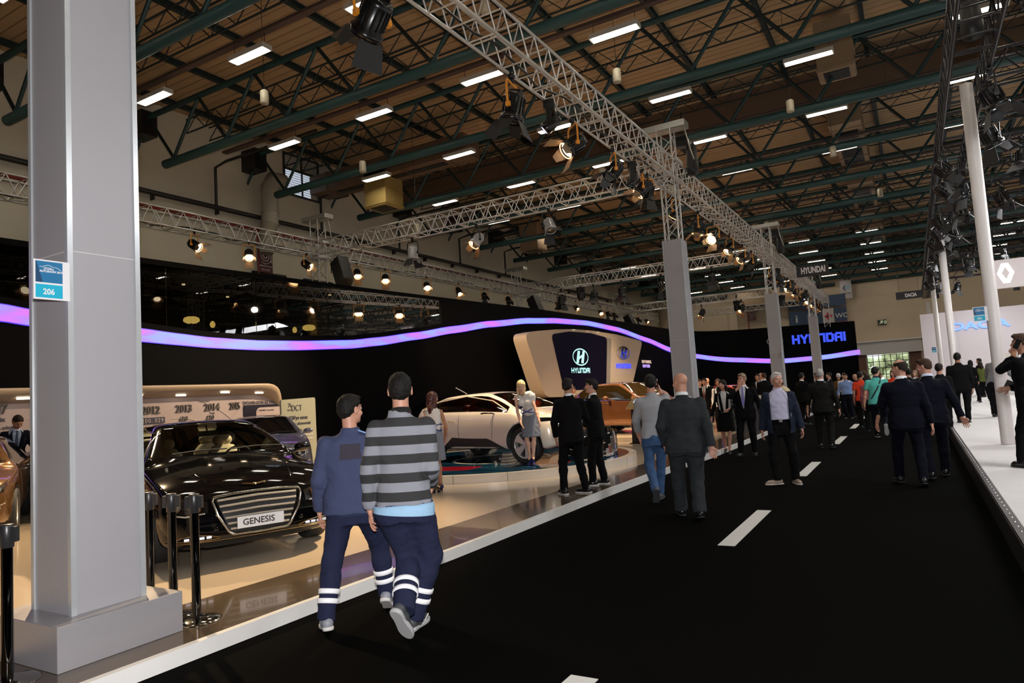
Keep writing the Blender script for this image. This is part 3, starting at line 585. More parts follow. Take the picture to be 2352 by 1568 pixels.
def tower(label, x, y, z0, z1, w=.36, m=ALU, grp='truss towers', beam=True):
    t = thing('truss_tower', label, 'truss tower', (x, y, z0), 0, grp); h = z1-z0; W = w/2
    c = MB(); c.tube((0, 0, 0), (0, 0, h), .024, 7); c = c.mesh('chord', m)
    for sx in (-1, 1):
        for sy in (-1, 1): put('chord', c, t, (sx*W, sy*W, 0))
    b1 = MB(); b1.tube((-W, -W, 0), (W, -W, .36), .011, 6, caps=False); b1 = b1.mesh('brace', m)
    b2 = MB(); b2.tube((W, -W, 0), (-W, -W, .36), .011, 6, caps=False); b2 = b2.mesh('brace', m)
    for k in range(int(h/.36)):
        for q in range(4): put('brace', b1 if k % 2 == 0 else b2, t, (0, 0, k*.36), (0, 0, q*PI/2))
    if beam:
        b = MB(); b.box(.0, 0, h+.08, 1.15, .42, .16); b.box(.0, 0, h+.0, 1.0, .3, .03); b.obj('head_beam', mat('head_beam_alu', (.42, .42, .38), .4, .5), t)
        b = MB(); b.path([(.5, 0, h+.05), (.62, 0, h-.6), (.7, 0, h-.9)], .018, 6); b.obj('hoist_chain', mat('chain_pale', (.5, .47, .4), .4, .5), t)
        b = MB(); b.box(0, 0, 1.45 if h > 2 else .4, .62, .62, .5, mi=0) if False else None
        for sx in (-1, 1):
            for z in (6.95, 7.5):
                bb = MB(); bb.box(sx*.29, 0, z-z0, .05, .62, .1); bb.obj('sleeve_plate', m, t)
    return t
NM = ['above the foreground pillar', 'next along the aisle', 'third along the aisle', 'fourth along the aisle']
box_truss('bright aluminium box truss running the length of the aisle over the grey pillars', (-5.1, 2.5, 6.97), 52.5, PI/2, near=36)
box_truss('aluminium box truss along the left wall above the black screen wall', (-17.95, 4, 7.0), 51, PI/2, near=0)
box_truss('near aluminium cross truss from the second pillar to the left wall', (-17.7, 17.65, 7.0), 12.4, 0, near=25)
box_truss('middle aluminium cross truss from the third pillar to the left wall', (-17.7, 31.95, 7.0), 12.4, 0)
box_truss('far aluminium cross truss from the fourth pillar to the left wall', (-17.7, 46.3, 7.0), 12.4, 0)
box_truss('last thin cross truss before the far wall', (-15, 54.6, 7.0), 9.9, 0, .4, .4)
for i, y in enumerate((17.65, 31.9, 46.3)):
    tower('aluminium truss tower rising from the grey pillar, %s' % NM[i+1], -5.1, y, 5.4, 8.35)
    tower('aluminium truss tower at the left wall end of the cross truss, %s' % ('nearest', 'middle', 'farthest')[i], -17.9, y, 5.46, 8.3, grp='truss towers by the left wall')
tower('short truss tower at the end of the aisle truss', -5.1, 54.8, 5.2, 7.5, beam=False)
# cables slung in the trusses
for k, (x, y0, y1) in enumerate([(-5.2, 4, 54), (-17.95, 5, 54)]):
    b = MB(); N = int((y1-y0)/.5)
    b.path([(x+.06*math.sin(i*1.3), y0+i*.5, 7.08+.05*math.sin(i*.9)+.03*math.sin(i*2.7)) for i in range(N)], .022, 5)
    tag(b.obj('power_cable', BLACK), 'black power cable lying inside the %s truss' % ('aisle', 'left wall')[k], 'cable', 'cables in the trusses')

# ------------------------------------------------------------------ stage lights
WARM = glow('lens_warm', (1, .62, .28), 9); WARM2 = glow('lens_hot', (1, .80, .52), 20); DIML = mat('lens_dark', (.05, .045, .04), .1, coat=.5)
DOOR_LIT = mat('barn_door_lit_tint', (.16, .10, .05), .45, .2); SILV = mat('lamp_silver', (.45, .45, .46), .35, .5)  # doors of lit heads: warm lamp light is put into their colour
def _fm():
    d = {}
    b = MB(); b.lathe([(0, .32), (.10, .32), (.135, .29), (.14, .26), (.14, .02), (.165, .0), (.165, -.05), (.14, -.06), (.125, -.03)], n=22)
    for k in range(16): a = 2*PI*k/16; b.box(.143*math.cos(a), .143*math.sin(a), .15, .012, .02, .2, a)
    b.box(0, 0, .34, .1, .16, .05); d['body'] = b
    b = MB(); b.lathe([(.135, -.062), (.15, -.062), (.15, -.07), (.135, -.07)], n=22); d['ring'] = b
    b = MB(); b.lathe([(0, -.045), (.07, -.04), (.125, -.03)], n=20); d['lens'] = b
    b = MB(); b.path([(-.19, 0, .12), (-.20, 0, .30), (-.19, 0, .42), (-.15, 0, .46), (.15, 0, .46), (.19, 0, .42), (.20, 0, .30), (.19, 0, .12)], .016, 6); b.box(-.18, 0, .12, .04, .06, .06); b.box(.18, 0, .12, .04, .06, .06); d['yoke'] = b
    b = MB(); b.box(0, 0, .50, .05, .05, .08); b.lathe([(.03, .53), (.045, .53), (.045, .6), (.03, .6)], n=10); d['clamp'] = b
    b = MB(); b.prism([(-.13, 0), (.13, 0), (.17, -.25), (-.17, -.25)], .006, Matrix.Rotation(PI/2, 4, 'X')); d['door'] = b
    b = MB(); b.prism([(-.11, 0), (.11, 0), (.06, -.16), (-.06, -.16)], .006, Matrix.Rotation(PI/2, 4, 'X')); d['doors'] = b
    return d
_F = _fm(); FB = _F['body'].mesh('lamp_body', BLACKM); FS = _F['body'].mesh('lamp_body', SILV); FR_ = _F['ring'].mesh('front_ring', glow('ring_spill_glow', (1, .55, .25), 3.5)); FRD = _F['ring'].mesh('front_ring', BLACKM)  # front ring of lit heads emits, standing in for light spilling from the lens
LW = _F['lens'].mesh('lens', WARM); LH = _F['lens'].mesh('lens', WARM2); LD_ = _F['lens'].mesh('lens', DIML); LV = _F['lens'].mesh('lens', glow('lens_white', (.9, .95, 1), 12))
YO = _F['yoke'].mesh('yoke', ORANGE); YB = _F['yoke'].mesh('yoke', BLACKM); CL = _F['clamp'].mesh('clamp', BLACKM)
DB = _F['door'].mesh('barn_door', DOOR_LIT); DS = _F['doors'].mesh('barn_door', DOOR_LIT); DBB = _F['door'].mesh('barn_door', BLACK); DSB = _F['doors'].mesh('barn_door', BLACK)
def stage_light(label, top, yaw, tilt, kind='warm', sc=1.0, grp='stage lights', openness=.55, yk=YO, body=FB, simple=False):
    """hangs from `top` (truss chord); yaw = heading of the beam, tilt = angle above straight down"""
    t = thing('stage_light', label, 'stage light', top, yaw, grp); t.scale = (sc, sc, sc)
    put('clamp', CL, t, (0, 0, -.6)); put('yoke', yk, t, (0, 0, -.6))
    piv = Vector((0, 0, -.48)); R = Matrix.Rotation(-tilt, 4, 'X')   # beam leans towards local +Y... sign below
    R = Matrix.Rotation(tilt, 4, 'X')
    def att(name, me, loc=(0, 0, 0), X=None):
        M = Matrix.Translation(piv) @ R @ Matrix.Translation((0, 0, -.12)) @ Matrix.Translation(loc)
        if X is not None: M = M @ X
        o = put(name, me, t); o.matrix_local = M; return o
    att('lamp_body', body); lens = {'warm': LW, 'hot': LH, 'dark': LD_, 'white': LV}[kind]
    att('lens', lens); att('front_ring', FR_ if kind in ('warm', 'hot') else FRD)
    dd, ds = (DB, DS) if kind in ('warm', 'hot') else (DBB, DSB)
    for q in range(4):
        a = q*PI/2; att('barn_door', dd if q % 2 == 0 else ds, (.15*math.sin(a), -.15*math.cos(a), -.065), Matrix.Rotation(a, 4, 'Z') @ Matrix.Rotation(-openness*(1 if q % 2 == 0 else .8), 4, 'X'))
    return t
def moving_head(label, top, yaw, tilt, col=None, grp='moving heads', sc=1.0):
    t = thing('moving_head_light', label, 'stage light', top, yaw, grp); t.scale = (sc,)*3
    b = MB(); b.box(0, 0, -.10, .3, .2, .16); b.tube((0, 0, -.02), (0, 0, .03), .03, 8); b.obj('base', BLACKM, t)
    b = MB(); b.box(-.15, 0, -.33, .04, .1, .34); b.box(.15, 0, -.33, .04, .1, .34); b.box(0, 0, -.19, .32, .12, .04); b.obj('arm', BLACKM, t)
    M = Matrix.Translation((0, 0, -.42)) @ Matrix.Rotation(tilt, 4, 'X')
    b = MB(); b.lathe([(0, .2), (.07, .2), (.11, .12), (.12, 0), (.12, -.1), (.115, -.16), (.1, -.17)], n=18, M=M); b.obj('head', BLACKM, t)
    b = MB(); b.lathe([(0, -.155), (.1, -.155)], n=18, M=M); b.obj('lens', glow('lens_violet', (.6, .55, 1), 8) if col else DIML, t)
    return t
def speaker(label, loc, rz, tilt, s=1, grp='hanging loudspeakers'):
    t = thing('loudspeaker', label, 'loudspeaker', loc, rz, grp); M = Matrix.Rotation(tilt, 4, 'X')
    b = MB(); b.prism(rounded([(-.25*s, -.2*s), (-.18*s, .25*s), (.18*s, .25*s), (.25*s, -.2*s)], .03), .85*s, M @ Matrix.Translation((0, 0, -.95*s))); fix(b.obj('cabinet', BLACK, t))
    b = MB(); b.box(0, -.205*s, -.5*s, .42*s, .01, .78*s, M=M); b.obj('grille', mat('speaker_grille', (.01, .01, .01), .7, bump=.5, bs=200), t)
    b = MB(); b.path([(-.27*s, 0, -.5*s), (-.27*s, 0, 0), (.27*s, 0, 0), (.27*s, 0, -.5*s)], .015, 6); b.obj('bracket', BLACKM, t)
    return t
where = lambda i: 'foremost' if i == 0 else ORD[i]
# aisle truss:  y, kind, yaw, tilt
A = [(6.3, 'dark', 1.3, .9, 1.3), (9.75, 'dark', 1.7, .25, 1.25), (12.1, 'hot', 2.4, 1.0, 1.15), (14.2, 'dark', 2.2, .7, 1.1), (16.1, 'hot', 2.0, .8, 1.0), (16.5, 'dark', 1.0, .4, 1.0), (18.9, 'warm', 1.2, .7, 1), (21.2, 'warm', 1.8, .3, 1.1), (23.0, 'hot', 2.9, 1.05, 1.1), (25.4, 'hot', 2.4, .7, 1.05), (27.6, 'warm', 2.2, .9, 1.1), (29.3, 'dark', 2.0, .7, 1.1), (33.8, 'dark', 1.2, .5, 1.1), (36.2, 'dark', 1.0, .5, 1.1), (38.8, 'hot', 2.3, .8, 1.1), (41.4, 'warm', 2.1, .5, 1.1), (44.0, 'dark', 1.2, .8, 1.1), (47.0, 'hot', 2.4, .8, 1.05), (49.5, 'warm', 2.2, .8, 1.05), (51.5, 'hot', 2.1, .7, 1.0), (53.2, 'warm', 1.8, .7, 1)]
for i, (y, kd, yw, tl_, s) in enumerate(A):
    st_ = {'dark': 'unlit black', 'warm': 'warm-lit black', 'hot': 'brightly glowing black'}[kd]
    stage_light('%s barn-door stage light under the aisle truss, %s from the camera' % (st_, ORD[i]) if i < 18 else '%s stage light under the far end of the aisle truss, %s of three' % (st_, ORD[i-18]), (-5.32, y, 6.97), yw, tl_, kd, s, 'stage lights under the aisle truss')
for i, (x, y, cl) in enumerate([(-5.3, 11.1, 1), (-5.3, 15.35, 0), (-5.2, 34.9, 0), (-5.3, 40, 0), (-5.25, 45.2, 1)]):
    moving_head('black moving-head light under the aisle truss, %s from the camera' % ORD[i], (x, y, 6.95), 1.9, .9 if cl else .3, cl, 'moving heads under the aisle truss')
# wall truss
Bl = [(12.6, 'hot', -1.2, .95), (14.5, 'hot', -2.2, .75), (16.9, 'hot', -1.3, .9), (19.4, 'warm', -2.2, .7), (21.0, 'warm', -2.4, .75), (23.7, 'hot', -2.3, .8), (26.1, 'hot', -1.9, .6), (28.3, 'dark', -2.4, .8), (30.6, 'dark', -2.2, .6), (36.4, 'warm', -1.9, .7), (38.9, 'hot', -1.8, .7), (42.8, 'warm', -2.3, .8), (44.0, 'dark', -2.1, .7), (45.2, 'dark', -2.2, .7), (48, 'warm', -1.9, .7), (50, 'dark', -1.9, .7), (52, 'warm', -1.9, .7)]
for i, (y, kd, yw, tl_) in enumerate(Bl):
    st_ = {'dark': 'unlit black', 'warm': 'warm-lit black', 'hot': 'brightly glowing black'}[kd]
    stage_light('%s barn-door light under the left wall truss, %s from the camera' % (st_, ORD[i]), (-17.72, y, 7.02 if y < 35 else 7.3), yw, tl_, kd, .92, 'stage lights under the wall truss')
for i, (x, y, kd, tl_, yw, bd) in enumerate([(-13.69, 17.65, 'dark', .0, 0, FS), (-11.2, 17.65, 'warm', .7, 2.6, FS), (-8.69, 17.65, 'dark', .5, -2.2, FS), (-15.3, 31.9, 'dark', .2, 1, FB), (-13.5, 31.9, 'dark', .2, 2, FB), (-12.0, 31.9, 'dark', .1, 1, FB), (-10, 31.9, 'dark', .4, -2, FB), (-7.6, 31.9, 'dark', .2, 0, FB), (-11.9, 46.3, 'warm', .5, 2, FB), (-9.3, 46.3, 'warm', .6, 2.4, FB), (-13.8, 46.3, 'hot', .6, 2.2, FB)]):
    stage_light('%s stage light under the %s cross truss, %s from the left' % ('silver' if bd is FS else 'black', ('near', 'middle', 'far')[0 if i < 3 else 1 if i < 8 else 2], ORD[i if i < 3 else i-3 if i < 8 else i-8]), (x, y, 6.98), yw, tl_, kd, 1.1 if i < 3 else 1.25, 'stage lights under the cross trusses', yk=YB, body=bd)
for i, (x, y) in enumerate([(-14.2, 31.9), (-9.6, 46.3), (-6.8, 46.3)]): moving_head('small black moving-head light hung under a cross truss, %s by distance' % ORD[i], (x, y, 6.95), 1, .3, None, 'moving heads on the cross trusses', 1.2)
speaker('large black loudspeaker tilted beside the near wall tower', (-17.62, 18.35, 7.0), -1.9, .45, 1.15); speaker('large black loudspeaker tilted beside the middle wall tower', (-17.62, 33.0, 7.0), -1.9, .45, 1.15); speaker('large black loudspeaker tilted beside the far wall tower', (-17.62, 47.4, 7.0), -1.9, .45, 1.1)
def hoist(label, loc):
    t = thing('chain_hoist_bag', label, 'hoist', loc, 0, 'chain hoists'); b = MB(); b.tube((-.2, 0, .6), (-.2, 0, 9.1-loc[2]), .012, 5); b.obj('chain', BLACKM, t); b = MB(); b.lathe([(0, .5), (.08, .48), (.14, .35), (.15, .05), (.17, -.25), (.14, -.4), (0, -.44)], n=10); b.obj('chain_bag', BLACK, t)
    b = MB(); b.box(-.22, 0, .55, .34, .26, .3, .2); b.obj('motor', BLACKM, t)
hoist('black chain hoist bag beside the nearer truss tower over the pillar', (-4.66, 18.45, 7.7)); hoist('black chain hoist bag beside the middle truss tower', (-4.66, 32.8, 7.7)); hoist('black chain hoist bag beside the farthest truss tower', (-4.66, 47.3, 7.6))

# ------------------------------------------------------------------ the white stand across the aisle
PW = mat('pole_white', (.62, .58, .56), .4, var=.03)
for i, (y, r) in enumerate([(14.83, .105), (29.9, .12), (43.8, .12), (57.5, .12)]):
    z0 = .25 if y < 50 else 0
    t = thing('slender_pole', 'tall slender white pole at the edge of the white stand, %s from the camera' % ORD[i], 'pole', (1.3, y, z0), 0, 'white poles')
    b = MB(); b.lathe([(0, 0), (r*1.02, 0), (r, .02), (r, 6.5), (0, 6.5)], n=24); b.obj('shaft', PW, t)
BT = mat('black_truss', (.012, .011, .013), .35, .5)
box_truss('black box truss running above the slender white poles', (1.32, 8.5, 6.77), 49, PI/2, .6, .6, .6, BT, near=20, r=.035, rb=.016, grp='black box trusses')
for i, y in enumerate((11.5, 15.3, 19.3, 23.5, 28, 32.5, 37.5, 42.5, 47)):
    box_truss('black cross truss over the white stand, %s from the camera' % ORD[i], (1.6, y, 6.85), 16, 0, .5, .5, .8, BT, near=0, r=.03, rb=.015, grp='black cross trusses')
for i, x in enumerate((6.5, 12)): box_truss('black truss over the middle of the white stand, %s one' % ('nearer', 'farther')[i], (x, 9, 7.36), 40, PI/2, .5, .5, .8, BT, r=.03, rb=.015, grp='inner black trusses')
hoist('black chain hoist hanging inside the black truss near the first white pole', (1.35, 13.4, 7.4)); RL = [(1.62, 10.3, 'white', .6), (1.6, 14.2, 'white', .35), (1.75, 16.6, 'white', .5), (1.05, 18.7, 'dark', .7), (1.1, 20.8, 'white', .8), (1.6, 21.2, 'dark', .2), (1.6, 23.7, 'dark', .2), (1.1, 25.2, 'dark', .6), (1.1, 27.3, 'dark', .7), (1.65, 27.9, 'white', .2), (1.05, 29.6, 'dark', .6), (1.62, 31.3, 'white', .3), (1.2, 33.2, 'dark', .6), (1.6, 35.4, 'dark', .3), (1.1, 37.6, 'dark', .5), (1.6, 40, 'dark', .5), (1.1, 43, 'dark', .5), (1.6, 46, 'white', .4)]
for i, (x, y, kd, tl_) in enumerate(RL):
    stage_light('glossy black spotlight under the black edge truss, %s from the camera' % ORD[i], (x, y, 6.75), -1.9+.5*(i % 3), tl_, kd, 1.15, 'spotlights under the black edge truss', .5, YB)
k = 0
for j, y in enumerate((19.3, 23.5, 28, 32.5, 37.5, 42.5, 47)):
    for x in (2.6, 4.0, 5.4, 7.6):
        if (j+int(x*3)) % 3 == 0: continue
        stage_light('black spotlight under the %s black cross truss, about %s metres in from the aisle' % (ORD[j+2], {2.6: 'three', 4.0: 'four', 5.4: 'five', 7.6: 'eight'}[x]), (x, y, 6.83), (j*1.7+x) % 6, .35, 'white' if (j+int(x)) % 4 == 0 else 'dark', 1.15, 'spotlights under the black cross trusses', .5, YB); k += 1
speaker('small black loudspeaker under the hanging light panel', (5.0, 40.5, 6.8), .2, .1, .9)
# hanging light panel with the diamond emblem
t = thing('hanging_fascia', 'pale hanging fascia with an illuminated diamond emblem and white letters', 'hanging sign', (2.72, 30, 4.38), 0)
b = MB(); b.box(4.5, .1, .5, 9, .2, 1.02); b.obj('fascia_board', mat('fascia_pale', (.50, .44, .43), .5), t)
EM = glow('emblem_white', (.8, .84, .78), .8); DX = .42; H_ = .36; W_ = .26
b = MB(); o_ = [(-.10, H_), (.10, H_), (W_, 0), (.10, -H_), (-.10, -H_), (-W_, 0)]; i_ = [(-.0, .22), (.0, .22), (.115, 0), (0, -.22), (0, -.22), (-.115, 0)]
V = [(x+DX, 0, z+.52) for x, z in o_]+[(x+DX, -.05, z+.52) for x, z in [(a[0]*.5+c[0]*.5, a[1]*.5+c[1]*.5) for a, c in zip(o_, i_)]]+[(x+DX, 0, z+.52) for x, z in i_]
b.add(V, [(k, (k+1) % 6, 6+(k+1) % 6, 6+k) for k in range(6)]+[(6+k, 6+(k+1) % 6, 12+(k+1) % 6, 12+k) for k in range(6)]); b.obj('diamond_emblem', EM, t)
text('fascia_letters', 'RENAULT', .42, (1.02, -.03, .38), (PI/2, 0, 0), EM, t, .01, .012, 1.2)
# white exhibition wall with blue letters
t = thing('exhibition_wall', 'tall white exhibition wall with blue capital letters at the end of the white stand', 'exhibit wall', (.63, 50, .25))
EW = mat('exhibit_white', (.62, .56, .57), .5, var=.03)
b = MB(); b.box(8.5, .15, 2.43, 17, .3, 4.86); b.obj('panel', EW, t)
for k in range(1, 9): b = MB(); b.box(k*1.9, -.001, 2.43, .012, .004, 4.86); b.obj('panel_joint', mat('joint_grey', (.4, .36, .37), .6), t)
DBL = glow('letters_sky', (.16, .32, .95), 1.0)
text('wall_letter', 'DACIA', .62, (1.55, -.06, 3.70), (PI/2, 0, 0), DBL, t, .02, .018, 1.55)
b = MB(); b.box(4.5, -.004, 1.5, 1.6, .004, 1.2); b.obj('pale_panel', mat('pale_print', (.56, .52, .46), .5), t)
# cars and desks at the far end of the white stand are low pale blocks: reception desk
t = thing('reception_desk', 'low white reception desk at the back of the white stand', 'desk', (3.6, 40, .25)); b = MB(); b.box(0, 0, .5, 2.2, .6, 1.0); b.obj('desk_body', mat('desk_white', (.6, .58, .57), .3), t); b = MB(); b.box(0, 0, 1.02, 2.3, .7, .05); b.obj('desk_top', BLACKM, t)
# overhead name boards
def board(label, loc, w, h, s, size, sx, tx, rz=0):
    t = thing('hanging_name_board', label, 'hanging sign', loc, rz, 'black name boards'); b = MB(); b.box(w/2, 0, h/2, w, .06, h); b.obj('board', BLACK, t)
    text('board_letters', s, size, (tx, -.035, h*.27), (PI/2, 0, 0), mat('letters_pale', (.7, .66, .66), .5), t, .003, .012*size/.3, sx)
    for x in (.15, w-.15): b = MB(); b.tube((x, 0, h), (x, 0, 9.05-loc[2]), .008, 4); b.obj('wire', BLACK, t)
board('black hanging board with pale capital letters over the left side of the aisle', (-3.75, 30, 5.7), 1.2, .46, 'HYUNDAI', .34, .60, .17); board('black hanging board with five pale letters near the black truss', (-.44, 40, 5.27), 1.15, .38, 'DACIA', .24, .7, .4)
t = thing('wall_banner', 'white banner with a blue arrow mark high on the far wall', 'banner', (-4.55, 61.5, 7.8)); b = MB(); b.box(.42, 0, .75, .84, .03, 1.5); b.obj('cloth', mat('banner_white', (.55, .52, .52), .6), t)
b = MB(); b.prism([(.18, .85), (.36, 1.1), (.42, 1.1), (.33, .85), (.42, .6), (.36, .6)], .01, Matrix.Translation((0, -.02, 0)) @ Matrix.Rotation(PI/2, 4, 'X')); b.obj('dark_arrow', INK2, t)
b = MB(); b.prism([(.36, .9), (.44, 1.08), (.72, 1.08), (.72, .72), (.4, .72)], .008, Matrix.Translation((0, -.02, 0)) @ Matrix.Rotation(PI/2, 4, 'X')); b.obj('pale_block', mat('banner_blue', (.25, .38, .5), .6), t); text('banner_text', 'KOSGEB', .17, (.1, -.025, .35), (PI/2, 0, 0), INK2, t, .003, .002, 1.05)
t = thing('exit_sign', 'dark green exit sign with a running figure on the far wall', 'exit sign', (-2.1, 61.99, 5.45)); b = MB(); b.box(.27, -.03, .19, .62, .06, .42); b.obj('sign_box', mat('exit_dark', (.01, .03, .015), .4), t)
b = MB(); F_ = lambda *a: b.path([(x, -.07, z) for x, z in a], .022, 4); F_((.1, .08), (.2, .18), (.26, .2), (.3, .1)); F_((.2, .18), (.27, .30)); F_((.15, .3), (.27, .29), (.36, .24)); b.lathe([(0, -.03), (.035, 0), (0, .03)], (.29, -.07, .345), 8); F_((.44, .1), (.44, .3), (.54, .3), (.54, .1), (.44, .1)); b.obj('running_figure', glow('exit_glow', (.75, .8, .5), .5), t)
# direction board above the far screen wall
t = thing('direction_board', 'blue and white direction board above the far end of the black wall', 'sign board', (-8.1, 58, 5.75), .0); NB = mat('board_navy', (.02, .045, .10), .5); WW = mat('sign_white', (.7, .68, .64), .5)
for x0, x1, z0, z1, m_ in [(0, 1.1, 0, 1.1, NB), (1.12, 2.4, 0, 1.1, NB), (2.42, 3.2, 0, 1.1, mat('board_pale', (.5, .45, .42), .5)), (3.22, 4.1, 0, 1.1, NB), (0, 4.1, 1.25, 2.1, NB)]: b = MB(); b.box((x0+x1)/2, 0, (z0+z1)/2, x1-x0, .05, z1-z0); b.obj('sign_panel', m_, t)
b = MB(); b.box(2.05, 0, -.05, 4.1, .07, .07); b.obj('red_edge', mat('edge_red', (.3, .03, .02), .5), t)
t.location = (-8.57, 61.4, 5.99); t.scale = (1.0586,)*3
text('sign_letters', 'i', .85, (.42, -.04, .25), (PI/2, 0, 0), WW, t, .003, .01, 1.2); text('sign_letters', 'ÇIKIŞ\nEXIT', .34, (1.35, -.04, .62), (PI/2, 0, 0), WW, t, .003, .004, .8); text('sign_letters', 'WC', .5, (3.3, -.04, .3), (PI/2, 0, 0), WW, t, .003, .004)
b = MB(); b.box(2.8, -.04, .5, .55, .01, .18); b.box(2.8, -.04, .5, .18, .01, .55); b.obj('red_cross', mat('cross_red', (.5, .02, .02), .5), t)

# ------------------------------------------------------------------ round turntable stage
CX_, CY_, RR = -8.39, 13.41, 3.18
rs = thing('round_stage', 'low round white stage with a dark blue patterned top and a glass rail', 'stage', (CX_, CY_, .1))
SW = mat('stage_white', (.62, .57, .50), .3, coat=.3)
for k in range(20):
    a0, a1 = 2*PI*k/20+.002, 2*PI*(k+1)/20-.002; b = MB(); G = []
    for j in range(7):
        a = a0+(a1-a0)*j/6; c, s_ = math.cos(a), math.sin(a); G.append([(r*c, r*s_, z) for r, z in ((RR, 0), (RR, .148), (RR-.16, .15), (RR-.16, 0))])
    b.grid(G, sm=False); b.obj('fascia_panel', SW, rs)
b = MB(); b.lathe([(0, .1485), (RR-.165, .1485)], n=72, sm=False); tp = b.obj('stage_top', None or mat('stage_blue', (.012, .07, .10), .06, coat=.6), rs)
M = MT['stage_blue']; nt = M.node_tree; P_ = nt.nodes['Principled BSDF']; tc = nt.nodes.new('ShaderNodeTexCoord'); mp = nt.nodes.new('ShaderNodeMapping'); mp.inputs['Scale'].default_value = (.5, 2.2, 1); n2 = nt.nodes.new('ShaderNodeTexNoise'); n2.inputs['Scale'].default_value = 4; n2.inputs['Detail'].default_value = 5
cr = nt.nodes.new('ShaderNodeValToRGB'); cr.color_ramp.elements[0].position = .35; cr.color_ramp.elements[0].color = (.002, .02, .05, 1); cr.color_ramp.elements[1].position = .75; cr.color_ramp.elements[1].color = (.03, .13, .24, 1)
nt.links.new(tc.outputs['Object'], mp.inputs[0]); nt.links.new(mp.outputs[0], n2.inputs['Vector']); nt.links.new(n2.outputs['Fac'], cr.inputs[0]); nt.links.new(cr.outputs[0], P_.inputs['Base Color'])
for k, (u, v, w_, h_, rz_, c_) in enumerate([(.2, -1.9, 1.1, .75, .2, (.35, .01, .03)), (-1.6, -1.5, 1.5, 1.0, -.2, (.22, .02, .07)), (1.9, -.9, .9, .6, .5, (.30, .02, .03)), (-.5, -2.4, .9, .3, .1, (.28, .01, .03))]):
    b = MB(); b.prism(rounded([(-w_/2, -h_/2), (-w_/2, h_/2), (w_/2, h_/2*.8), (w_/2*.8, -h_/2)], .12), .003, Matrix.Translation((u, v, .149)) @ Matrix.Rotation(rz_, 4, 'Z')); b.obj('printed_patch', mat('patch_%d' % k, c_, .08, coat=.5, var=.5, vs=5), rs)
b = MB(); b.lathe([(1.05, .150), (1.05, .1515), (1.12, .1515), (1.12, .150)], (.2, 0, 0), n=48, sm=False); b.obj('inlay_ring', mat('inlay_pale', (.5, .5, .45), .3), rs)
gr = thing('glass_rail', 'low curved clear glass rail at the right side of the round stage', 'glass rail', (CX_, CY_, .25))
GC = glass('rail_glass', (.93, .95, .92), .04)
for k in range(5):
    a0 = -.35+k*.26; b = MB(); G = []
    for j in range(6):
        a = a0+.255*j/5; c, s_ = math.cos(a), math.sin(a); G.append([(r*c, r*s_, z) for r, z in ((2.78, .02), (2.78, .5), (2.768, .5), (2.768, .02))])
    b.grid(G, sm=False, closed=True); b.obj('glass_pane', GC, gr)
    b = MB(); b.tube((2.774*math.cos(a0), 2.774*math.sin(a0), 0), (2.774*math.cos(a0), 2.774*math.sin(a0), .5), .012, 6); b.obj('post', CHROME, gr)

# ------------------------------------------------------------------ kiosk, stanchions
t = thing('info_kiosk', 'dark floor kiosk with a tilted gold panel and small lit tablet before the copper car', 'kiosk', (-6.75, 18.55, .1), -.35)
b = MB(); b.prism([(-.24, 0), (.24, 0), (.20, 1.0), (-.2, 1.0)], .1, Matrix.Rotation(PI/2, 4, 'X')); b.obj('stem', BLACK, t); b = MB(); b.box(0, 0, .01, .5, .4, .02); b.obj('base_plate', BLACKM, t)
Mk = Matrix.Translation((0, -.1, 1.12)) @ Matrix.Rotation(-.9, 4, 'X') @ Matrix.Rotation(.0, 4, 'Z')
b = MB(); b.box(0, 0, 0, .46, .03, .48, M=Mk); b.obj('gold_panel', mat('kiosk_gold', (.30, .20, .07), .3, .6), t); b = MB(); b.box(.02, -.02, .08, .24, .01, .17, M=Mk); b.obj('tablet', glow('tablet_glow', (.4, .5, .7), .7), t)
SP = MB(); SP.tube((0, 0, .01), (0, 0, .9), .032, 18); SP = SP.mesh('post', mat('smoked_chrome', (.10, .10, .10), .06, 1, var=.02))
SB = MB(); SB.lathe([(0, .03), (.06, .03), (.1, .022), (.16, .012), (.175, .004), (.175, 0), (0, 0)], n=36); SB = SB.mesh('base_disc', mat('disc_chrome', (.5, .48, .45), .08, 1))
SH = MB(); SH.lathe([(0, .935), (.036, .935), (.039, .93), (.039, .80), (.032, .795)], n=18); SH.box(-.048, 0, .875, .03, .04, .09); SH.box(.048, 0, .875, .03, .04, .09); SH = SH.mesh('belt_head', mat('belt_head_black', (.02, .02, .022), .35))
for lb, x, y in [('black and chrome queue post standing clear to the right of the foreground pillar', -4.80, 3.35), ('queue post directly behind the right edge of the foreground plinth', -5.07, 3.345), ('queue post half hidden by the right edge of the foreground pillar', -5.42, 3.38), ('queue post at the left edge beside the foreground pillar', -4.87, 2.13)]:
    t = thing('queue_post', lb, 'queue post', (x, y, .1), .6, 'queue posts'); put('post', SP, t); put('base_disc', SB, t); put('belt_head', SH, t)

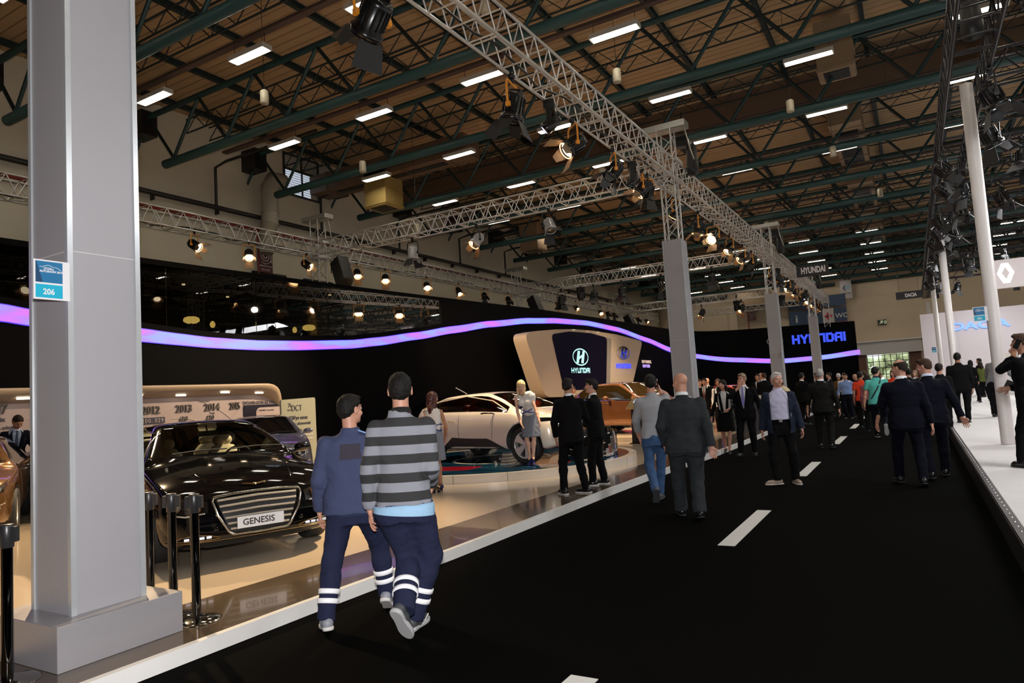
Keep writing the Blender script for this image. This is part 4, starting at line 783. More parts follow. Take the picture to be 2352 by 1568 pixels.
# ================================================================== PEOPLE
class Field:
    def __init__(s, lo, hi, h):
        s.h = h; s.lo = np.array(lo, float); n = np.ceil((np.array(hi)-s.lo)/h).astype(int)+2
        s.ax = [s.lo[i]+h*np.arange(n[i]) for i in range(3)]; s.f = np.full(tuple(n), .2, np.float32)
    def _box(s, lo, hi):
        sl = []
        for i in range(3):
            a = int(max(0, math.floor((lo[i]-s.lo[i])/s.h))); b = int(min(s.f.shape[i], math.ceil((hi[i]-s.lo[i])/s.h)+1))
            if b <= a: return None
            sl.append(slice(a, b))
        return tuple(sl)
    def _xyz(s, sl): return [s.ax[0][sl[0]][:, None, None], s.ax[1][sl[1]][None, :, None], s.ax[2][sl[2]][None, None, :]]
    def _mix(s, sl, d, k, mode):
        f = s.f[sl]
        if mode == 'u': hh = np.clip(.5+.5*(f-d)/k, 0, 1); s.f[sl] = f*(1-hh)+d*hh-k*hh*(1-hh)
        elif mode == 's': hh = np.clip(.5-.5*(f+d)/k, 0, 1); s.f[sl] = f*(1-hh)-d*hh+k*hh*(1-hh)
        else: s.f[sl] = np.maximum(f, d)
    def cap(s, p, q, r1, r2=None, k=.02, mode='u', flat=None, fs=1):
        p = np.array(p, float); q = np.array(q, float); r2 = r1 if r2 is None else r2; m = max(r1, r2)*max(1, fs)+.05
        sl = s._box(np.minimum(p, q)-m, np.maximum(p, q)+m)
        if sl is None: return s
        X, Y, Z = s._xyz(sl); d = q-p; L = d@d+1e-9
        ux, uy, uz = X-p[0], Y-p[1], Z-p[2]; t = np.clip((ux*d[0]+uy*d[1]+uz*d[2])/L, 0, 1)
        ux = ux-t*d[0]; uy = uy-t*d[1]; uz = uz-t*d[2]
        if flat is not None:
            n = np.array(flat, float); n /= np.linalg.norm(n); w = (ux*n[0]+uy*n[1]+uz*n[2])*(1/fs-1); ux = ux+w*n[0]; uy = uy+w*n[1]; uz = uz+w*n[2]
        s._mix(sl, np.sqrt(ux*ux+uy*uy+uz*uz)-(r1+(r2-r1)*t), k, mode); return s
    def ell(s, c, r, R=None, k=.02, mode='u'):
        c = np.array(c, float); m = max(r)+.04; sl = s._box(c-m, c+m)
        if sl is None: return s
        X, Y, Z = s._xyz(sl); X = X-c[0]; Y = Y-c[1]; Z = Z-c[2]; R = np.eye(3) if R is None else R
        a = (X*R[0, 0]+Y*R[1, 0]+Z*R[2, 0])/r[0]; b = (X*R[0, 1]+Y*R[1, 1]+Z*R[2, 1])/r[1]; c_ = (X*R[0, 2]+Y*R[1, 2]+Z*R[2, 2])/r[2]
        q = np.sqrt(a*a+b*b+c_*c_); g = np.sqrt((a/r[0])**2+(b/r[1])**2+(c_/r[2])**2)+1e-6
        s._mix(sl, q*(q-1)/g, k, mode); return s
    def loft(s, p, axis, right, fwd, tab, k=.03, twist=0, mode='u', sq=2.0):
        """elliptical sections (w, half width, half depth, forward shift) along an axis"""
        p, axis, right, fwd = [np.array(v, float) for v in (p, axis, right, fwd)]; T = np.array(tab); w0, w1 = T[0, 0], T[-1, 0]; m = T[:, 1:3].max()+.07+abs(T[:, 3]).max()
        e = [p+axis*w0, p+axis*w1]; sl = s._box(np.minimum(*e)-m, np.maximum(*e)+m)
        if sl is None: return s
        X, Y, Z = s._xyz(sl); X = X-p[0]; Y = Y-p[1]; Z = Z-p[2]
        w = X*axis[0]+Y*axis[1]+Z*axis[2]; u = X*right[0]+Y*right[1]+Z*right[2]; v = X*fwd[0]+Y*fwd[1]+Z*fwd[2]
        wc = np.clip(w, w0, w1); a = np.interp(wc, T[:, 0], T[:, 1]); b = np.interp(wc, T[:, 0], T[:, 2]); o = np.interp(wc, T[:, 0], T[:, 3])
        if twist:
            th = twist*(wc-w0)/(w1-w0); u, v = u*np.cos(th)+v*np.sin(th), -u*np.sin(th)+v*np.cos(th)
        v = v-o; q = (np.abs(u/a)**sq+np.abs(v/b)**sq)**(1/sq); d = (q-1)*np.minimum(a, b)
        d = np.maximum(d, np.maximum(w-w1, w0-w)); s._mix(sl, d, k, mode); return s
    def half(s, p, n, soft=None):      # keep the side opposite to n
        n = np.array(n, float); n /= np.linalg.norm(n); X, Y, Z = s._xyz((slice(None),)*3)
        s.f = np.maximum(s.f, ((X-p[0])*n[0]+(Y-p[1])*n[1]+(Z-p[2])*n[2]).astype(np.float32)); return s
    def noise(s, amp, wl, seed=0, stretch=(1, 1, 1)):
        r = np.random.RandomState(seed); X, Y, Z = s._xyz((slice(None),)*3); a = 0
        for i in range(5):
            k = r.randn(3); k /= np.linalg.norm(k); k = k*2*PI/wl*(.7+.8*r.rand())*np.array(stretch); a = a+np.sin(X*k[0]+Y*k[1]+Z*k[2]+r.rand()*6+1.2*np.sin(X*k[1]*.6+Z*k[0]*.7+r.rand()*6))
        near = np.abs(s.f) < 3*amp+.01
        s.f = np.where(near, s.f+amp*.45*a, s.f).astype(np.float32); return s
    def surf(s):
        f = s.f; f[0] = f[-1] = .1; f[:, 0] = f[:, -1] = .1; f[:, :, 0] = f[:, :, -1] = .1
        g = f < 0; nx, ny, nz = f.shape
        c = np.zeros((nx-1, ny-1, nz-1), np.int8)
        for i in (0, 1):
            for j in (0, 1):
                for k in (0, 1): c += g[i:nx-1+i, j:ny-1+j, k:nz-1+k]
        I, J, K = np.nonzero((c > 0) & (c < 8)); N = len(I)
        if N == 0: return np.zeros((0, 3)), np.zeros((0, 4), int)
        idx = -np.ones(c.shape, np.int64); idx[I, J, K] = np.arange(N); S = np.zeros((N, 3)); W = np.zeros(N)
        cs = [(0, 0, 0), (1, 0, 0), (0, 1, 0), (1, 1, 0), (0, 0, 1), (1, 0, 1), (0, 1, 1), (1, 1, 1)]
        F = [f[I+a, J+b, K+d] for a, b, d in cs]
        for a in range(8):
            for ax in range(3):
                if cs[a][ax] == 0:
                    b = a | (1 << ax); fa, fb = F[a], F[b]; m = (fa < 0) != (fb < 0); t = np.where(m, fa/np.where(m, fa-fb, 1), 0)
                    p = np.array(cs[a], float)[None, :].repeat(N, 0); p[:, ax] = t; S += p*m[:, None]; W += m
        V = (S/W[:, None]+np.stack([I, J, K], 1))*s.h+s.lo
        Q = []
        for ax in range(3):
            o1, o2 = [(1, 2), (2, 0), (0, 1)][ax]; sh = [slice(None)]*3; A = [slice(1, -1)]*3; A[ax] = slice(0, -1); B = list(A); B[ax] = slice(1, None)
            ga, gb = g[tuple(A)], g[tuple(B)]; P = np.argwhere(ga != gb)
            if len(P) == 0: continue
            fl = ga[tuple(P.T)]; off = np.array([1, 1, 1]); off[ax] = 0; P = P+off
            def cell(d1, d2):
                q = P.copy(); q[:, o1] -= d1; q[:, o2] -= d2; return idx[q[:, 0], q[:, 1], q[:, 2]]
            q = np.stack([cell(1, 1), cell(0, 1), cell(0, 0), cell(1, 0)], 1); q[~fl] = q[~fl][:, ::-1]; Q.append(q)
        return V, np.concatenate(Q)
def mk_mesh(name, parts, mats, matfn=None, attr=None):
    """parts: list of (V, Q) joined into one mesh; matfn(face centres, part no) -> material indices"""
    b = 0; VV = []; QQ = []; MI = []; 
    for n_, (V, Q) in enumerate(parts):
        if not len(V): continue
        VV.append(V); QQ.append(Q+b); b += len(V)
        if matfn is not None: MI.append(matfn(V[Q].mean(1), n_))
    V = np.concatenate(VV); Q = np.concatenate(QQ)
    me = bpy.data.meshes.new(name); me.vertices.add(len(V)); me.vertices.foreach_set('co', V.astype(np.float32).ravel())
    me.loops.add(4*len(Q)); me.loops.foreach_set('vertex_index', Q.astype(np.int32).ravel()); me.polygons.add(len(Q)); me.polygons.foreach_set('loop_start', np.arange(0, 4*len(Q), 4, dtype=np.int32))
    me.polygons.foreach_set('use_smooth', np.ones(len(Q), bool))
    for m in (mats if isinstance(mats, (list, tuple)) else [mats]): me.materials.append(m)
    if MI: me.polygons.foreach_set('material_index', np.concatenate(MI).astype(np.int32))
    if attr is not None: a = me.attributes.new('sc', 'FLOAT', 'POINT'); a.data.foreach_set('value', attr(V).astype(np.float32))
    me.update(calc_edges=True); return me
def catmull_loop(P, n=3):
    P = [np.array(p, float) for p in P]; N = len(P); o = []
    for i in range(N):
        a, b, c, d = P[i-1], P[i], P[(i+1) % N], P[(i+2) % N]
        for k in range(n): t = k/n; o.append(.5*((2*b)+(c-a)*t+(2*a-5*b+4*c-d)*t*t+(3*b-a-3*c+d)*t**3))
    return o
def unit(v): v = np.array(v, float); return v/(np.linalg.norm(v)+1e-9)
def rotm(axis, a):
    return np.array(Matrix.Rotation(a, 3, Vector(axis)))
def ik(a, c, l1, l2, hint):
    a, c = np.array(a, float), np.array(c, float); d = c-a; L = np.linalg.norm(d); u = d/(L+1e-9)
    if L > (l1+l2)*.995: c = a+u*(l1+l2)*.995; L = (l1+l2)*.995
    x = (l1*l1-l2*l2+L*L)/(2*L); y = math.sqrt(max(0, l1*l1-x*x)); h = np.array(hint, float); h = h-(h@u)*u; h = unit(h); return a+u*x+h*y, c
SKIN = {'light': mat('skin_light', (.50, .25, .17), .5, var=.08, vs=20), 'tan': mat('skin_tan', (.36, .17, .10), .5, var=.08, vs=20), 'pale': mat('skin_pale', (.62, .36, .26), .5, var=.08, vs=20)}
LIP = mat('lips', (.32, .09, .08), .4); EYEW = mat('eye_white', (.6, .58, .55), .3); EYED = mat('eye_dark', (.02, .012, .01), .1)
HAIR = {'black': mat('hair_black', (.007, .006, .005), .6, var=.5, vs=60, spec=.2, bump=.3, bs=160), 'brown': mat('hair_brown', (.045, .024, .014), .6, var=.4, vs=60, spec=.2, bump=.5, bs=120), 'redbrown': mat('hair_redbrown', (.055, .013, .009), .4, var=.4, vs=60),
        'grey': mat('hair_grey', (.28, .27, .26), .6, var=.2, vs=60), 'white': mat('hair_white', (.55, .53, .50), .6, var=.15, vs=60), 'blond': mat('hair_blond', (.62, .47, .26), .45, var=.25, vs=50), 'sandy': mat('hair_sandy', (.20, .13, .075), .5, var=.25, vs=60), 'darkbrown': mat('hair_darkbrown', (.02, .012, .008), .6, var=.4, vs=60, spec=.2, bump=.5, bs=120)}
def cloth(name, col, rough=.85, bump=.25, bs=350, var=.08, vs=30): return mat(name, col, rough, var=var, vs=vs, bump=bump, bs=bs, spec=.12)
def hand_field(F, wrist, d, palm_n, L, curl=.5, spread=.12, side=1, thumb=.6):
    """hand continuing along d from the wrist; palm_n = direction the palm faces; side=+1 thumb towards cross product"""
    d = unit(d); pn_ = np.array(palm_n, float); pn_ = pn_-(pn_@d)*d; pn_ = pn_ if np.linalg.norm(pn_) > .05 else np.cross(d, [0, 1., .3]); n = unit(pn_); s = np.cross(d, n)*side; w = np.array(wrist, float)   # s = towards the thumb
    pl = L*.52; pw = L*.21
    F.cap(w-d*.02, w+d*.02, L*.145, L*.15, .01, flat=n, fs=.72)
    for j, (o, ln, r) in enumerate([(.8, .40, .047), (.27, .45, .048), (-.27, .42, .046), (-.78, .33, .041)]):
        base = w+d*pl*(.98 if j in (1, 2) else .93)+s*pw*o; F.cap(w+d*.015+s*pw*o*.5, base, L*.075, L*.062, .012, flat=n, fs=.9)
        dd = unit(d+s*spread*o); c1 = curl*(.55+.1*j); p = base
        for q, fr in enumerate((.42, .32, .26)):
            ang = c1*(q+1)*.75; dv = dd*math.cos(ang)+n*math.sin(ang); e = p+dv*ln*L*fr; F.cap(p, e, L*r*(1-.08*q), L*r*(.92-.09*q), .004); p = e
    tb = w+d*pl*.25+s*pw*.9; td = unit(d*.75+s*thumb+n*.35); t1 = tb+td*L*.2; t2 = t1+unit(d+s*thumb*.35+n*.45*curl)*L*.17
    F.cap(w+d*.02+s*pw*.3, t1, L*.085, L*.065, .012); F.cap(t1, t2, L*.062, L*.048, .005)
def person(label, xy, z0, head_to, H=1.76, q=1, **o):
    """head_to: heading in degrees, anticlockwise from +Y. Poses are given in the figure's own frame (x right, y forward)."""
    g = lambda k, d=None: o.get(k, d)
    fem = g('fem', False); wd = g('wide', 1.0)*(.88 if fem else 1.0); hs = H/1.76
    hc, hh, hn = [(.011, .0052, .0045), (.014, .0062, .0055), (.02, .008, .007), (.03, .011, .010)][q]
    t = thing('person', label, 'person', (xy[0], xy[1], z0), math.radians(head_to), g('group'))
    R_, Fw, U = np.array([1., 0, 0]), np.array([0, 1., 0]), np.array([0, 0, 1.])
    lean = math.radians(g('lean', 2)); side = math.radians(g('side', 0)); tw = math.radians(g('twist', 0))
    pel = np.array(g('pelvis', (0, 0, 0)))+U*(.525*H+g('heel', 0))
    ax = unit(rotm((1, 0, 0), -lean) @ rotm((0, 1, 0), side) @ U); sr = rotm(ax, tw) @ R_; sf = np.cross(ax, sr)
    fl, fr = np.array(g('fl', (-.09, 0, 0)), float), np.array(g('fr', (.09, 0, 0)), float)
    legs = []
    for sgn, ft, key in ((-1, fl, 'l'), (1, fr, 'r')):
        pitch = math.radians(g('pitch_'+key, 0)); toe = math.radians(g('toe_'+key, -sgn*-8)); heel = g('heel', 0)
        hip = pel+R_*sgn*.052*H*wd-U*.015*H; fd = np.array([math.sin(toe), math.cos(toe), 0]); ank = ft+U*(.052*H+heel)
        kn, ank = ik(hip, ank, .233*H, .230*H, fd*1.0+R_*sgn*g('kneeout'+key, g('kneeout', .08))); legs.append((hip, kn, ank, fd, pitch, ft, sgn))
    nb = pel+ax*.33*H; ch = pel+ax*.24*H; arms = []
    for sgn, key in ((-1, 'l'), (1, 'r')):
        sh = pel+ax*.270*H+sr*sgn*.102*H*wd; hd = g('h'+key)
        if hd is None: tgt = sh+R_*sgn*.05+Fw*.05-U*(.31*H)
        else: tgt = np.array(hd, float)*np.array([1, 1, 1])
        el, wr = ik(sh, tgt, .168*H, .150*H, g('e'+key, (sgn*.45, -1, -.25))); arms.append((sh, el, wr, sgn, key))
    hyaw = math.radians(g('hyaw', 0)); hp = math.radians(g('hpitch', 0)); ht = math.radians(g('htilt', 0))
    Hr = rotm((0, 0, 1), hyaw) @ rotm((1, 0, 0), hp) @ rotm((0, 1, 0), ht)
    hc_ = nb+ax*.024*H+Hr @ np.array([0, .012, .062*H]); hs_ = hs*.98
    W = lambda p: hc_+Hr @ (np.array(p)*hs_)
    sk = SKIN[g('skin', 'light')]; hair = HAIR.get(g('hair', 'black'), sk)
    # ---- head
    HR = .17*hs; F = Field(hc_-HR, hc_+HR, hh); e = lambda c, r, k=.012, mode='u': F.ell(W(c), np.array(r)*hs_, Hr, k, mode)
    e((0, -.014, .032), (.073, .094, .082)); e((0, .020, -.028), (.060, .073, .082), .02); e((0, .030, -.072), (.047, .056, .042), .02); e((0, .074, -.098), (.02, .014, .014), .02)
    F.cap(W((-.032, .080, .024)), W((.032, .080, .024)), .011*hs_, k=.012); F.cap(W((0, .086, .012)), W((0, .107, -.028)), .008*hs_, .0125*hs_, .01); e((0, .1, -.034), (.018, .012, .009), .008)
    for s_ in (-1, 1):
        e((s_*.031, .097, .003), (.018, .014, .011), .010, 's'); e((s_*.031, .0785, .003), (.0125, .0125, .0115), .002); e((s_*.045, .060, -.035), (.022, .02, .02), .02)
        e((s_*.080, -.008, -.010), (.011, .021, .033), .006); e((s_*.091, -.003, -.008), (.008, .012, .021), .004, 's')
    e((0, .089, -.060), (.024, .010, .006), .005); e((0, .087, -.071), (.02, .010, .007), .005); F.cap(W((-.02, .098, -.0655)), W((.02, .098, -.0655)), .0025*hs_, k=.004, mode='s')
    nr = .056*hs*(.85 if fem else 1.02*g('neck', 1)); F.cap(W((0, -.022, -.05)), nb-ax*.01, nr*.95, nr, .018)
    hv = F.surf()
    def hm(Cc, n_):
        mi = np.zeros(len(Cc), int)
        if n_ != 0: return mi
        P = (Cc-hc_) @ Hr/hs_; x, y, z = np.abs(P[:, 0]), P[:, 1], P[:, 2]
        mi[(x < .021) & (y > .092) & (z < -.058) & (z > -.073)] = 1
        de = np.sqrt((x-.031)**2+(y-.0785)**2+(z-.003)**2); mi[(de < .0142) & (y > .0805) & (np.abs(z-.003) < .0058)] = 2; mi[(de < .0150) & (y > .0865) & (np.hypot(x-.031, z-.003) < .0062)] = 3
        if g('hair', 'black') is not None: mi[(y > .062) & (x > .012) & (x < .05) & (z > .019+.1*np.abs(x-.03)*0) & (z < .029)] = 4
        if g('stubble'): mi[(mi == 0) & (y > .02) & (z < -.045) & (z > -.12)] = 5
        return mi
    parts = [hv]
    # ---- core and bare limbs
    bare = g('bare', ())
    lo = pel-.6*H; hi = pel+.5*H; Fc = Field(pel-np.array([.32, .32, .12]), nb+np.array([.32, .32, .04]), hc*1.6)
    cw_ = .8 if fem else 1; Fc.loft(pel, ax, sr, sf, [(-.05, .12*wd*cw_, .08*cw_, 0), (.12*H, .11*wd*cw_, .075*cw_, 0), (.26*H, .12*wd*cw_, .075*cw_, 0), (.31*H, .06, .05, 0)]); parts.append(Fc.surf())
    for sh, el, wr, sgn, key in arms:
        fa = unit(wr-el); hd = g('hdir'+key); hdv = unit(hd) if hd is not None else fa; pn = np.array(g('palm'+key, (-sgn, 0, 0)), float); L = .105*H*(.9 if fem else .97)
        ba = 'arms' in bare; pts = [wr-fa*.07, wr+hdv*L*1.15]+([sh, el] if ba else []); pts = np.array(pts); Fh = Field(pts.min(0)-.06, pts.max(0)+.06, hn if not ba else max(hn, .0065))
        Fh.cap(wr-fa*.09, wr, .029*hs*(.85 if fem else 1), .0255*hs*(.85 if fem else 1), .015)
        if ba: m_ = .8 if fem else 1; Fh.cap(sh, el, .046*hs*m_, .036*hs*m_, .02); Fh.cap(el, el+(wr-el)*.35, .037*hs*m_, .038*hs*m_, .02); Fh.cap(el+(wr-el)*.35, wr, .038*hs*m_, .026*hs*m_, .02)
        hand_field(Fh, wr, hdv, pn, L, g('curl'+key, .55), .1, -sgn if g('thumb'+key) is None else g('thumb'+key)); parts.append(Fh.surf())
    if 'legs' in bare:
        for hip, kn, ank, fd, pitch, ft, sgn in legs:
            pts = np.array([kn+(hip-kn)*.45, kn, ank]); Fl = Field(pts.min(0)-.09, pts.max(0)+.09, max(.008, hn)); Fl.cap(pts[0], kn, .062*hs, .046*hs, .03); cf = kn+(ank-kn)*.32-fd*.012; Fl.cap(kn, cf, .044*hs, .050*hs, .03); Fl.cap(cf, ank, .048*hs, .029*hs, .03); Fl.cap(ank, ank-U*.03+fd*.05, .03*hs, .028*hs, .02); parts.append(Fl.surf())
    put('body', mk_mesh('body', parts, [sk, LIP, EYEW, EYED, hair if not g('bald') else sk, mat('stubble_skin', (.16, .09, .065), .6)], hm), t)
    # ---- hair
    hy = g('hairstyle', 'short')
    if hy != 'none':
        ex = .20*hs; Fh = Field(hc_-np.array([ex, ex, ex if hy in ('short', 'balding') else .42]), hc_+ex, hh*1.15); eh = lambda c, r, k=.012, mode='u': Fh.ell(W(c), np.array(r)*hs_, Hr, k, mode)
        th = g('thick', .014); eh((0, -.016, .034), (.073+th*.75, .094+th, .082+th)); eh((0, -.04, -.01), (.070+th*.6, .066+th, .06+th), .02)
        if hy == 'short':
            if g('quiff', .6): eh((0, .05, .095), (.055, .045, .022*g('quiff', .6)+.006), .02)
            Fh.half(W((0, .0, g('hairline', -.004))), Hr @ np.array([0, .68, -.73])); Fh.noise(.0022, .026, 5, (1, 1, .5))
            eh((0, .115, -.02), (.058, .07, .082), .01, 's')
            for s_ in (-1, 1): eh((s_*.094, .000, -.016), (.026, .034, .044), .006, 's')
        elif hy == 'balding':
            Fh.half(W((0, .0, .004)), Hr @ np.array([0, .55, -.83])); Fh.half(W((0, 0, .070)), Hr @ np.array([0, .2, .98])); Fh.noise(.002, .02, 5); eh((0, .11, .05), (.06, .09, .08), .01, 's')
            for s_ in (-1, 1): eh((s_*.09, .004, -.012), (.022, .03, .036), .008, 's')
        else:
            ln = g('hlen', .30); bk = nb-ax*(ln-.1)-sf*.07
            Fh.cap(W((0, -.05, .02)), W((0, -.075, -.12)), .078*hs_, .07*hs_, .03); Fh.cap(W((0, -.07, -.08)), bk, .072*hs_, .05*hs_, .03, flat=sf, fs=.55)
            for s_ in (-1, 1): Fh.cap(W((s_*.062, -.01, .04)), W((s_*.072, -.01, -.07)), .024, .024, .02); Fh.cap(W((s_*.07, -.015, -.07)), W((s_*.07, -.02+g('hfwd', 0), -.12-ln*.35)), .026, .016, .02)
            eh((0, .115, -.03), (.054, .075, .098), .01, 's'); Fh.noise(.0035, .022, 5, (1, 1, .15))
        put('hair', mk_mesh('hair', [Fh.surf()], hair), t)
    # ---- legs
    lw = g('legwear', 'trousers'); lc = g('legcol') or cloth('cloth_black', (.006, .006, .008)); wf = g('legwide', 1.0)*hs
    if lw == 'trousers':
        P = np.array([pel+.0*R_]+[p for l in legs for p in l[1:3]]+[l[0] for l in legs]); Ft = Field(P.min(0)-.15*wd, P.max(0)+.17*wd, hc)
        Ft.loft(pel, U, R_, Fw, [(-.09*H, .100*H*wd*.98, .068*H, -.008), (-.03*H, .103*H*wd, .072*H, -.01), (.03*H, .094*H*wd, .062*H, -.004), (.075*H, .084*H*wd, .055*H, 0)], .04, sq=2.3)
        for hip, kn, ank, fd, pitch, ft, sgn in legs:
            hp_ = hip-U*.03*H; Ft.cap(hp_, kn, .055*H*wf/hs*(1 if not fem else .95), .041*H*wf/hs, .05); end = ank-U*.0; Ft.cap(kn, kn+(end-kn)*.35, .040*H*wf/hs, .039*H*wf/hs, .03); Ft.cap(kn+(end-kn)*.3, end+(end-kn)*.10, .038*H*wf/hs, g('hem', .036)*H*wf/hs, .03)
            e1 = end+unit(end-kn)*.035
        Ft.noise(g('fold', .0034)*hs, .13, int(abs(xy[0])*100) % 97, (1, 1, .8)); Ft.noise(.0018*hs, .045, 3)
        for hip, kn, ank, fd, pitch, ft, sgn in legs:   # clean hems
            dn = unit(ank-kn); pc = ank+dn*(.028 if g('cuffup') is None else -g('cuffup')); sl = Ft._box(ank-.13, ank+.13)
            if sl is not None: X, Y, Z = Ft._xyz(sl); Ft.f[sl] = np.maximum(Ft.f[sl], (X-pc[0])*dn[0]+(Y-pc[1])*dn[1]+(Z-pc[2])*dn[2])
        put('trousers', mk_mesh('trousers', [Ft.surf()], lc), t)
        if g('strips'):
            for hip, kn, ank, fd, pitch, ft, sgn in legs:
                for k_ in (0, 1):
                    dn = unit(ank-kn); c = kn+(ank-kn)*(.56+.17*k_); a = unit(np.cross(dn, [0, 1, .1])); b_ = np.cross(dn, a); r_ = g('striprad', .042)*H*wf/hs; mb = MB(); G = []
                    for j in range(25): th_ = 2*PI*j/24; v = a*math.cos(th_)+b_*math.sin(th_); G.append([c+v*(r_-.004)-dn*.018, c+v*(r_+.001)-dn*.016, c+v*(r_+.001)+dn*.016, c+v*(r_-.004)+dn*.018])
                    mb.grid(G); mb.obj('reflective_strip', mat('reflective_white', (.95, .95, .97), .25, var=0), t)
    elif lw == 'skirt':
        kl = g('skirtlen', .235)*H; Ft = Field(pel-np.array([.25, .25, kl+.05]), pel+np.array([.25, .25, .17]), hc)
        Ft.loft(pel, U, R_, Fw, [(-kl, .116*H*g('flare', 1), .092*H, .012), (-.1*H, .108*H, .084*H, .004), (0, .1*H, .072*H, -.003), (.07*H, .086*H, .066*H, 0)], .03); Ft.noise(.004, .1, 8, (1.5, 1.5, .2)); put('skirt', mk_mesh('skirt', [Ft.surf()], lc), t)
    # ---- shoes
    st = g('shoes', 'dress'); so = g('shoecol') or mat('shoe_black', (.008, .008, .009), .25); sole = g('solecol') or mat('sole_black', (.01, .01, .01), .6)
    for hip, kn, ank, fd, pitch, ft, sgn in legs:
        Rf = rotm((0, 0, 1), -math.atan2(fd[0], fd[1])) @ rotm((1, 0, 0), pitch); a0 = ank-Rf @ np.array([0, 0, .052*H+g('heel', 0)*0]); sc = hs*(.9 if fem else 1)*g('shoesize', 1.0); Wf = lambda p: ank+Rf @ (np.array([p[0], p[1]-.0, p[2]-.052*H/sc])*sc)
        if st == 'heels':
            hl = g('heel', .08); Fs = Field(ank-.25, ank+.25, max(hn, .005)); A = ank-U*.052*H
            bk = A+U*.02-fd*.045; ba_ = ft+fd*.075+U*.018; tp_ = ft+fd*.125+U*.010
            Fs.cap(bk, ba_, .028, .03, .015, flat=U, fs=.8); Fs.cap(ba_, tp_, .030, .012, .02, flat=U, fs=.6); Fs.cap(A+U*.03-fd*.045, A+U*.045-fd*.05, .026, .02, .02); Fs.cap(bk-U*.01, ft-fd*.055, .012, .005, .006); Fs.cap(A+U*.04+fd*.02, A+U*.01+fd*.06, .026, .02, .01, 's')
            put('shoe', mk_mesh('shoe', [Fs.surf()], so), t); continue
        Fs = Field(ank-.24, ank+.24, max(hn, .0055)*1.15)
        for p, q_, r1, r2, fs in [((0, -.045, .045), (0, .02, .045), .040, .042, 1), ((0, .02, .040), (0, .13, .030), .044, .036, .85), ((0, .13, .030), (0, .175, .022), .038, .024, .8)]: Fs.cap(Wf(p), Wf(q_), r1*sc, r2*sc, .02)
        if st != 'loafer': Fs.cap(Wf((0, -.04, .06)), Wf((0, -.03, .09)), .036*sc, .034*sc, .02)
        X, Y, Z = Fs._xyz((slice(None),)*3); nrm = Rf @ np.array([0, 0, -1.]); pc = Wf((0, 0, .014)); Fs.f = np.maximum(Fs.f, ((X-pc[0])*nrm[0]+(Y-pc[1])*nrm[1]+(Z-pc[2])*nrm[2]).astype(np.float32))
        s1 = put('shoe', mk_mesh('shoe', [Fs.surf()], so), t)
        pl = [(-.040, -.06), (-.028, -.088), (.0, -.098), (.028, -.088), (.040, -.06), (.038, 0), (.047, .07), (.050, .12), (.040, .165), (.015, .195), (-.012, .193), (-.036, .165), (-.046, .12), (-.042, .07), (-.036, 0)]
        th = .028 if st == 'sneaker' else .018; Ms = Matrix([[*(Rf[i]*sc), 0] for i in range(3)]+[[0, 0, 0, 1]]); og = Wf((0, 0, 0)); Ms.translation = Vector(og); mb = MB(); ol = [tuple(v) for v in catmull_loop([(x*1.04, y*1.02) for x, y in pl], 3)]; n_o = len(ol); Vs = [Ms @ Vector((x*f, y*f+.045*(1-f), z)) for f, z in ((.93, 0), (1, .004), (1.0, th-.003), (.95, th)) for x, y in ol]; mb.add(Vs, [(r*n_o+k, r*n_o+(k+1) % n_o, (r+1)*n_o+(k+1) % n_o, (r+1)*n_o+k) for r in range(3) for k in range(n_o)], 0, True); mb.add(Vs, [tuple(range(n_o))[::-1], tuple(range(3*n_o, 4*n_o))]); put('sole', mb.mesh('sole', sole), t)
        if g('swoosh'): mb = MB(); mb.path([Wf((sgn*.049, .02, .05)), Wf((sgn*.052, .06, .036)), Wf((sgn*.047, .13, .06))], .005, 5); put('shoe_mark', mb.mesh('shoe_mark', WHITE), t)
    # ---- top
    top = g('top', 'jacket'); tcm_ = g('topcol') or cloth('cloth_suit_black', (.006, .006, .008)); bl = g('belly', 0)
    P = np.array([p for a in arms for p in a[:3]]+[pel-U*.12*H, nb+ax*.03]); Ft = Field(P.min(0)-.14, P.max(0)+.12, hc)
    if top in ('jacket', 'blazer', 'bomber', 'sweater', 'shirt', 'polo', 'tee'):
        ls = {'jacket': -.075, 'blazer': -.05, 'bomber': -.03, 'sweater': -.02, 'shirt': .035, 'polo': -.04, 'tee': -.04}[top]*H if g('hemz') is None else g('hemz')*H
        fx = {'jacket': 1.06, 'bomber': 1.06, 'sweater': 1.04, 'blazer': 1.0}.get(top, 1.0)*g('loose', 1); waist = .88 if fem else .95
        Ft.loft(pel, ax, sr, sf, [(ls, .110*H*wd*fx, .083*H*fx, -.004+bl*.2), (.03*H, .106*H*wd*fx, .077*H*fx+bl*.4, bl*.4), (.09*H, .098*H*wd*fx*waist, .068*H*fx+bl*.6, bl*.5), (.17*H, .104*H*wd*fx, .071*H*fx+bl*.2, .002), (.225*H, .109*H*wd*fx, .070*H*fx, 0), (.262*H, .100*H*wd*fx, .060*H, -.006), (.29*H, .072*H*wd, .048*H, -.010), (.31*H, .047*H, .042*H, -.008), (.335*H, .040*H, .038*H, -.004)], .02, twist=0, sq=2.25)
        if fem: 
            for s_ in (-1, 1): Ft.ell(pel+ax*.215*H+sr*s_*.045*H+sf*.055*H, (.04*H, .032*H, .04*H), None, .03)
        sr_ = {'jacket': 1.0, 'bomber': 1.12, 'blazer': .9, 'sweater': 1.05, 'shirt': .95, 'polo': .95, 'tee': .95}[top]*g('sleeve', 1)*(.9 if fem else 1)
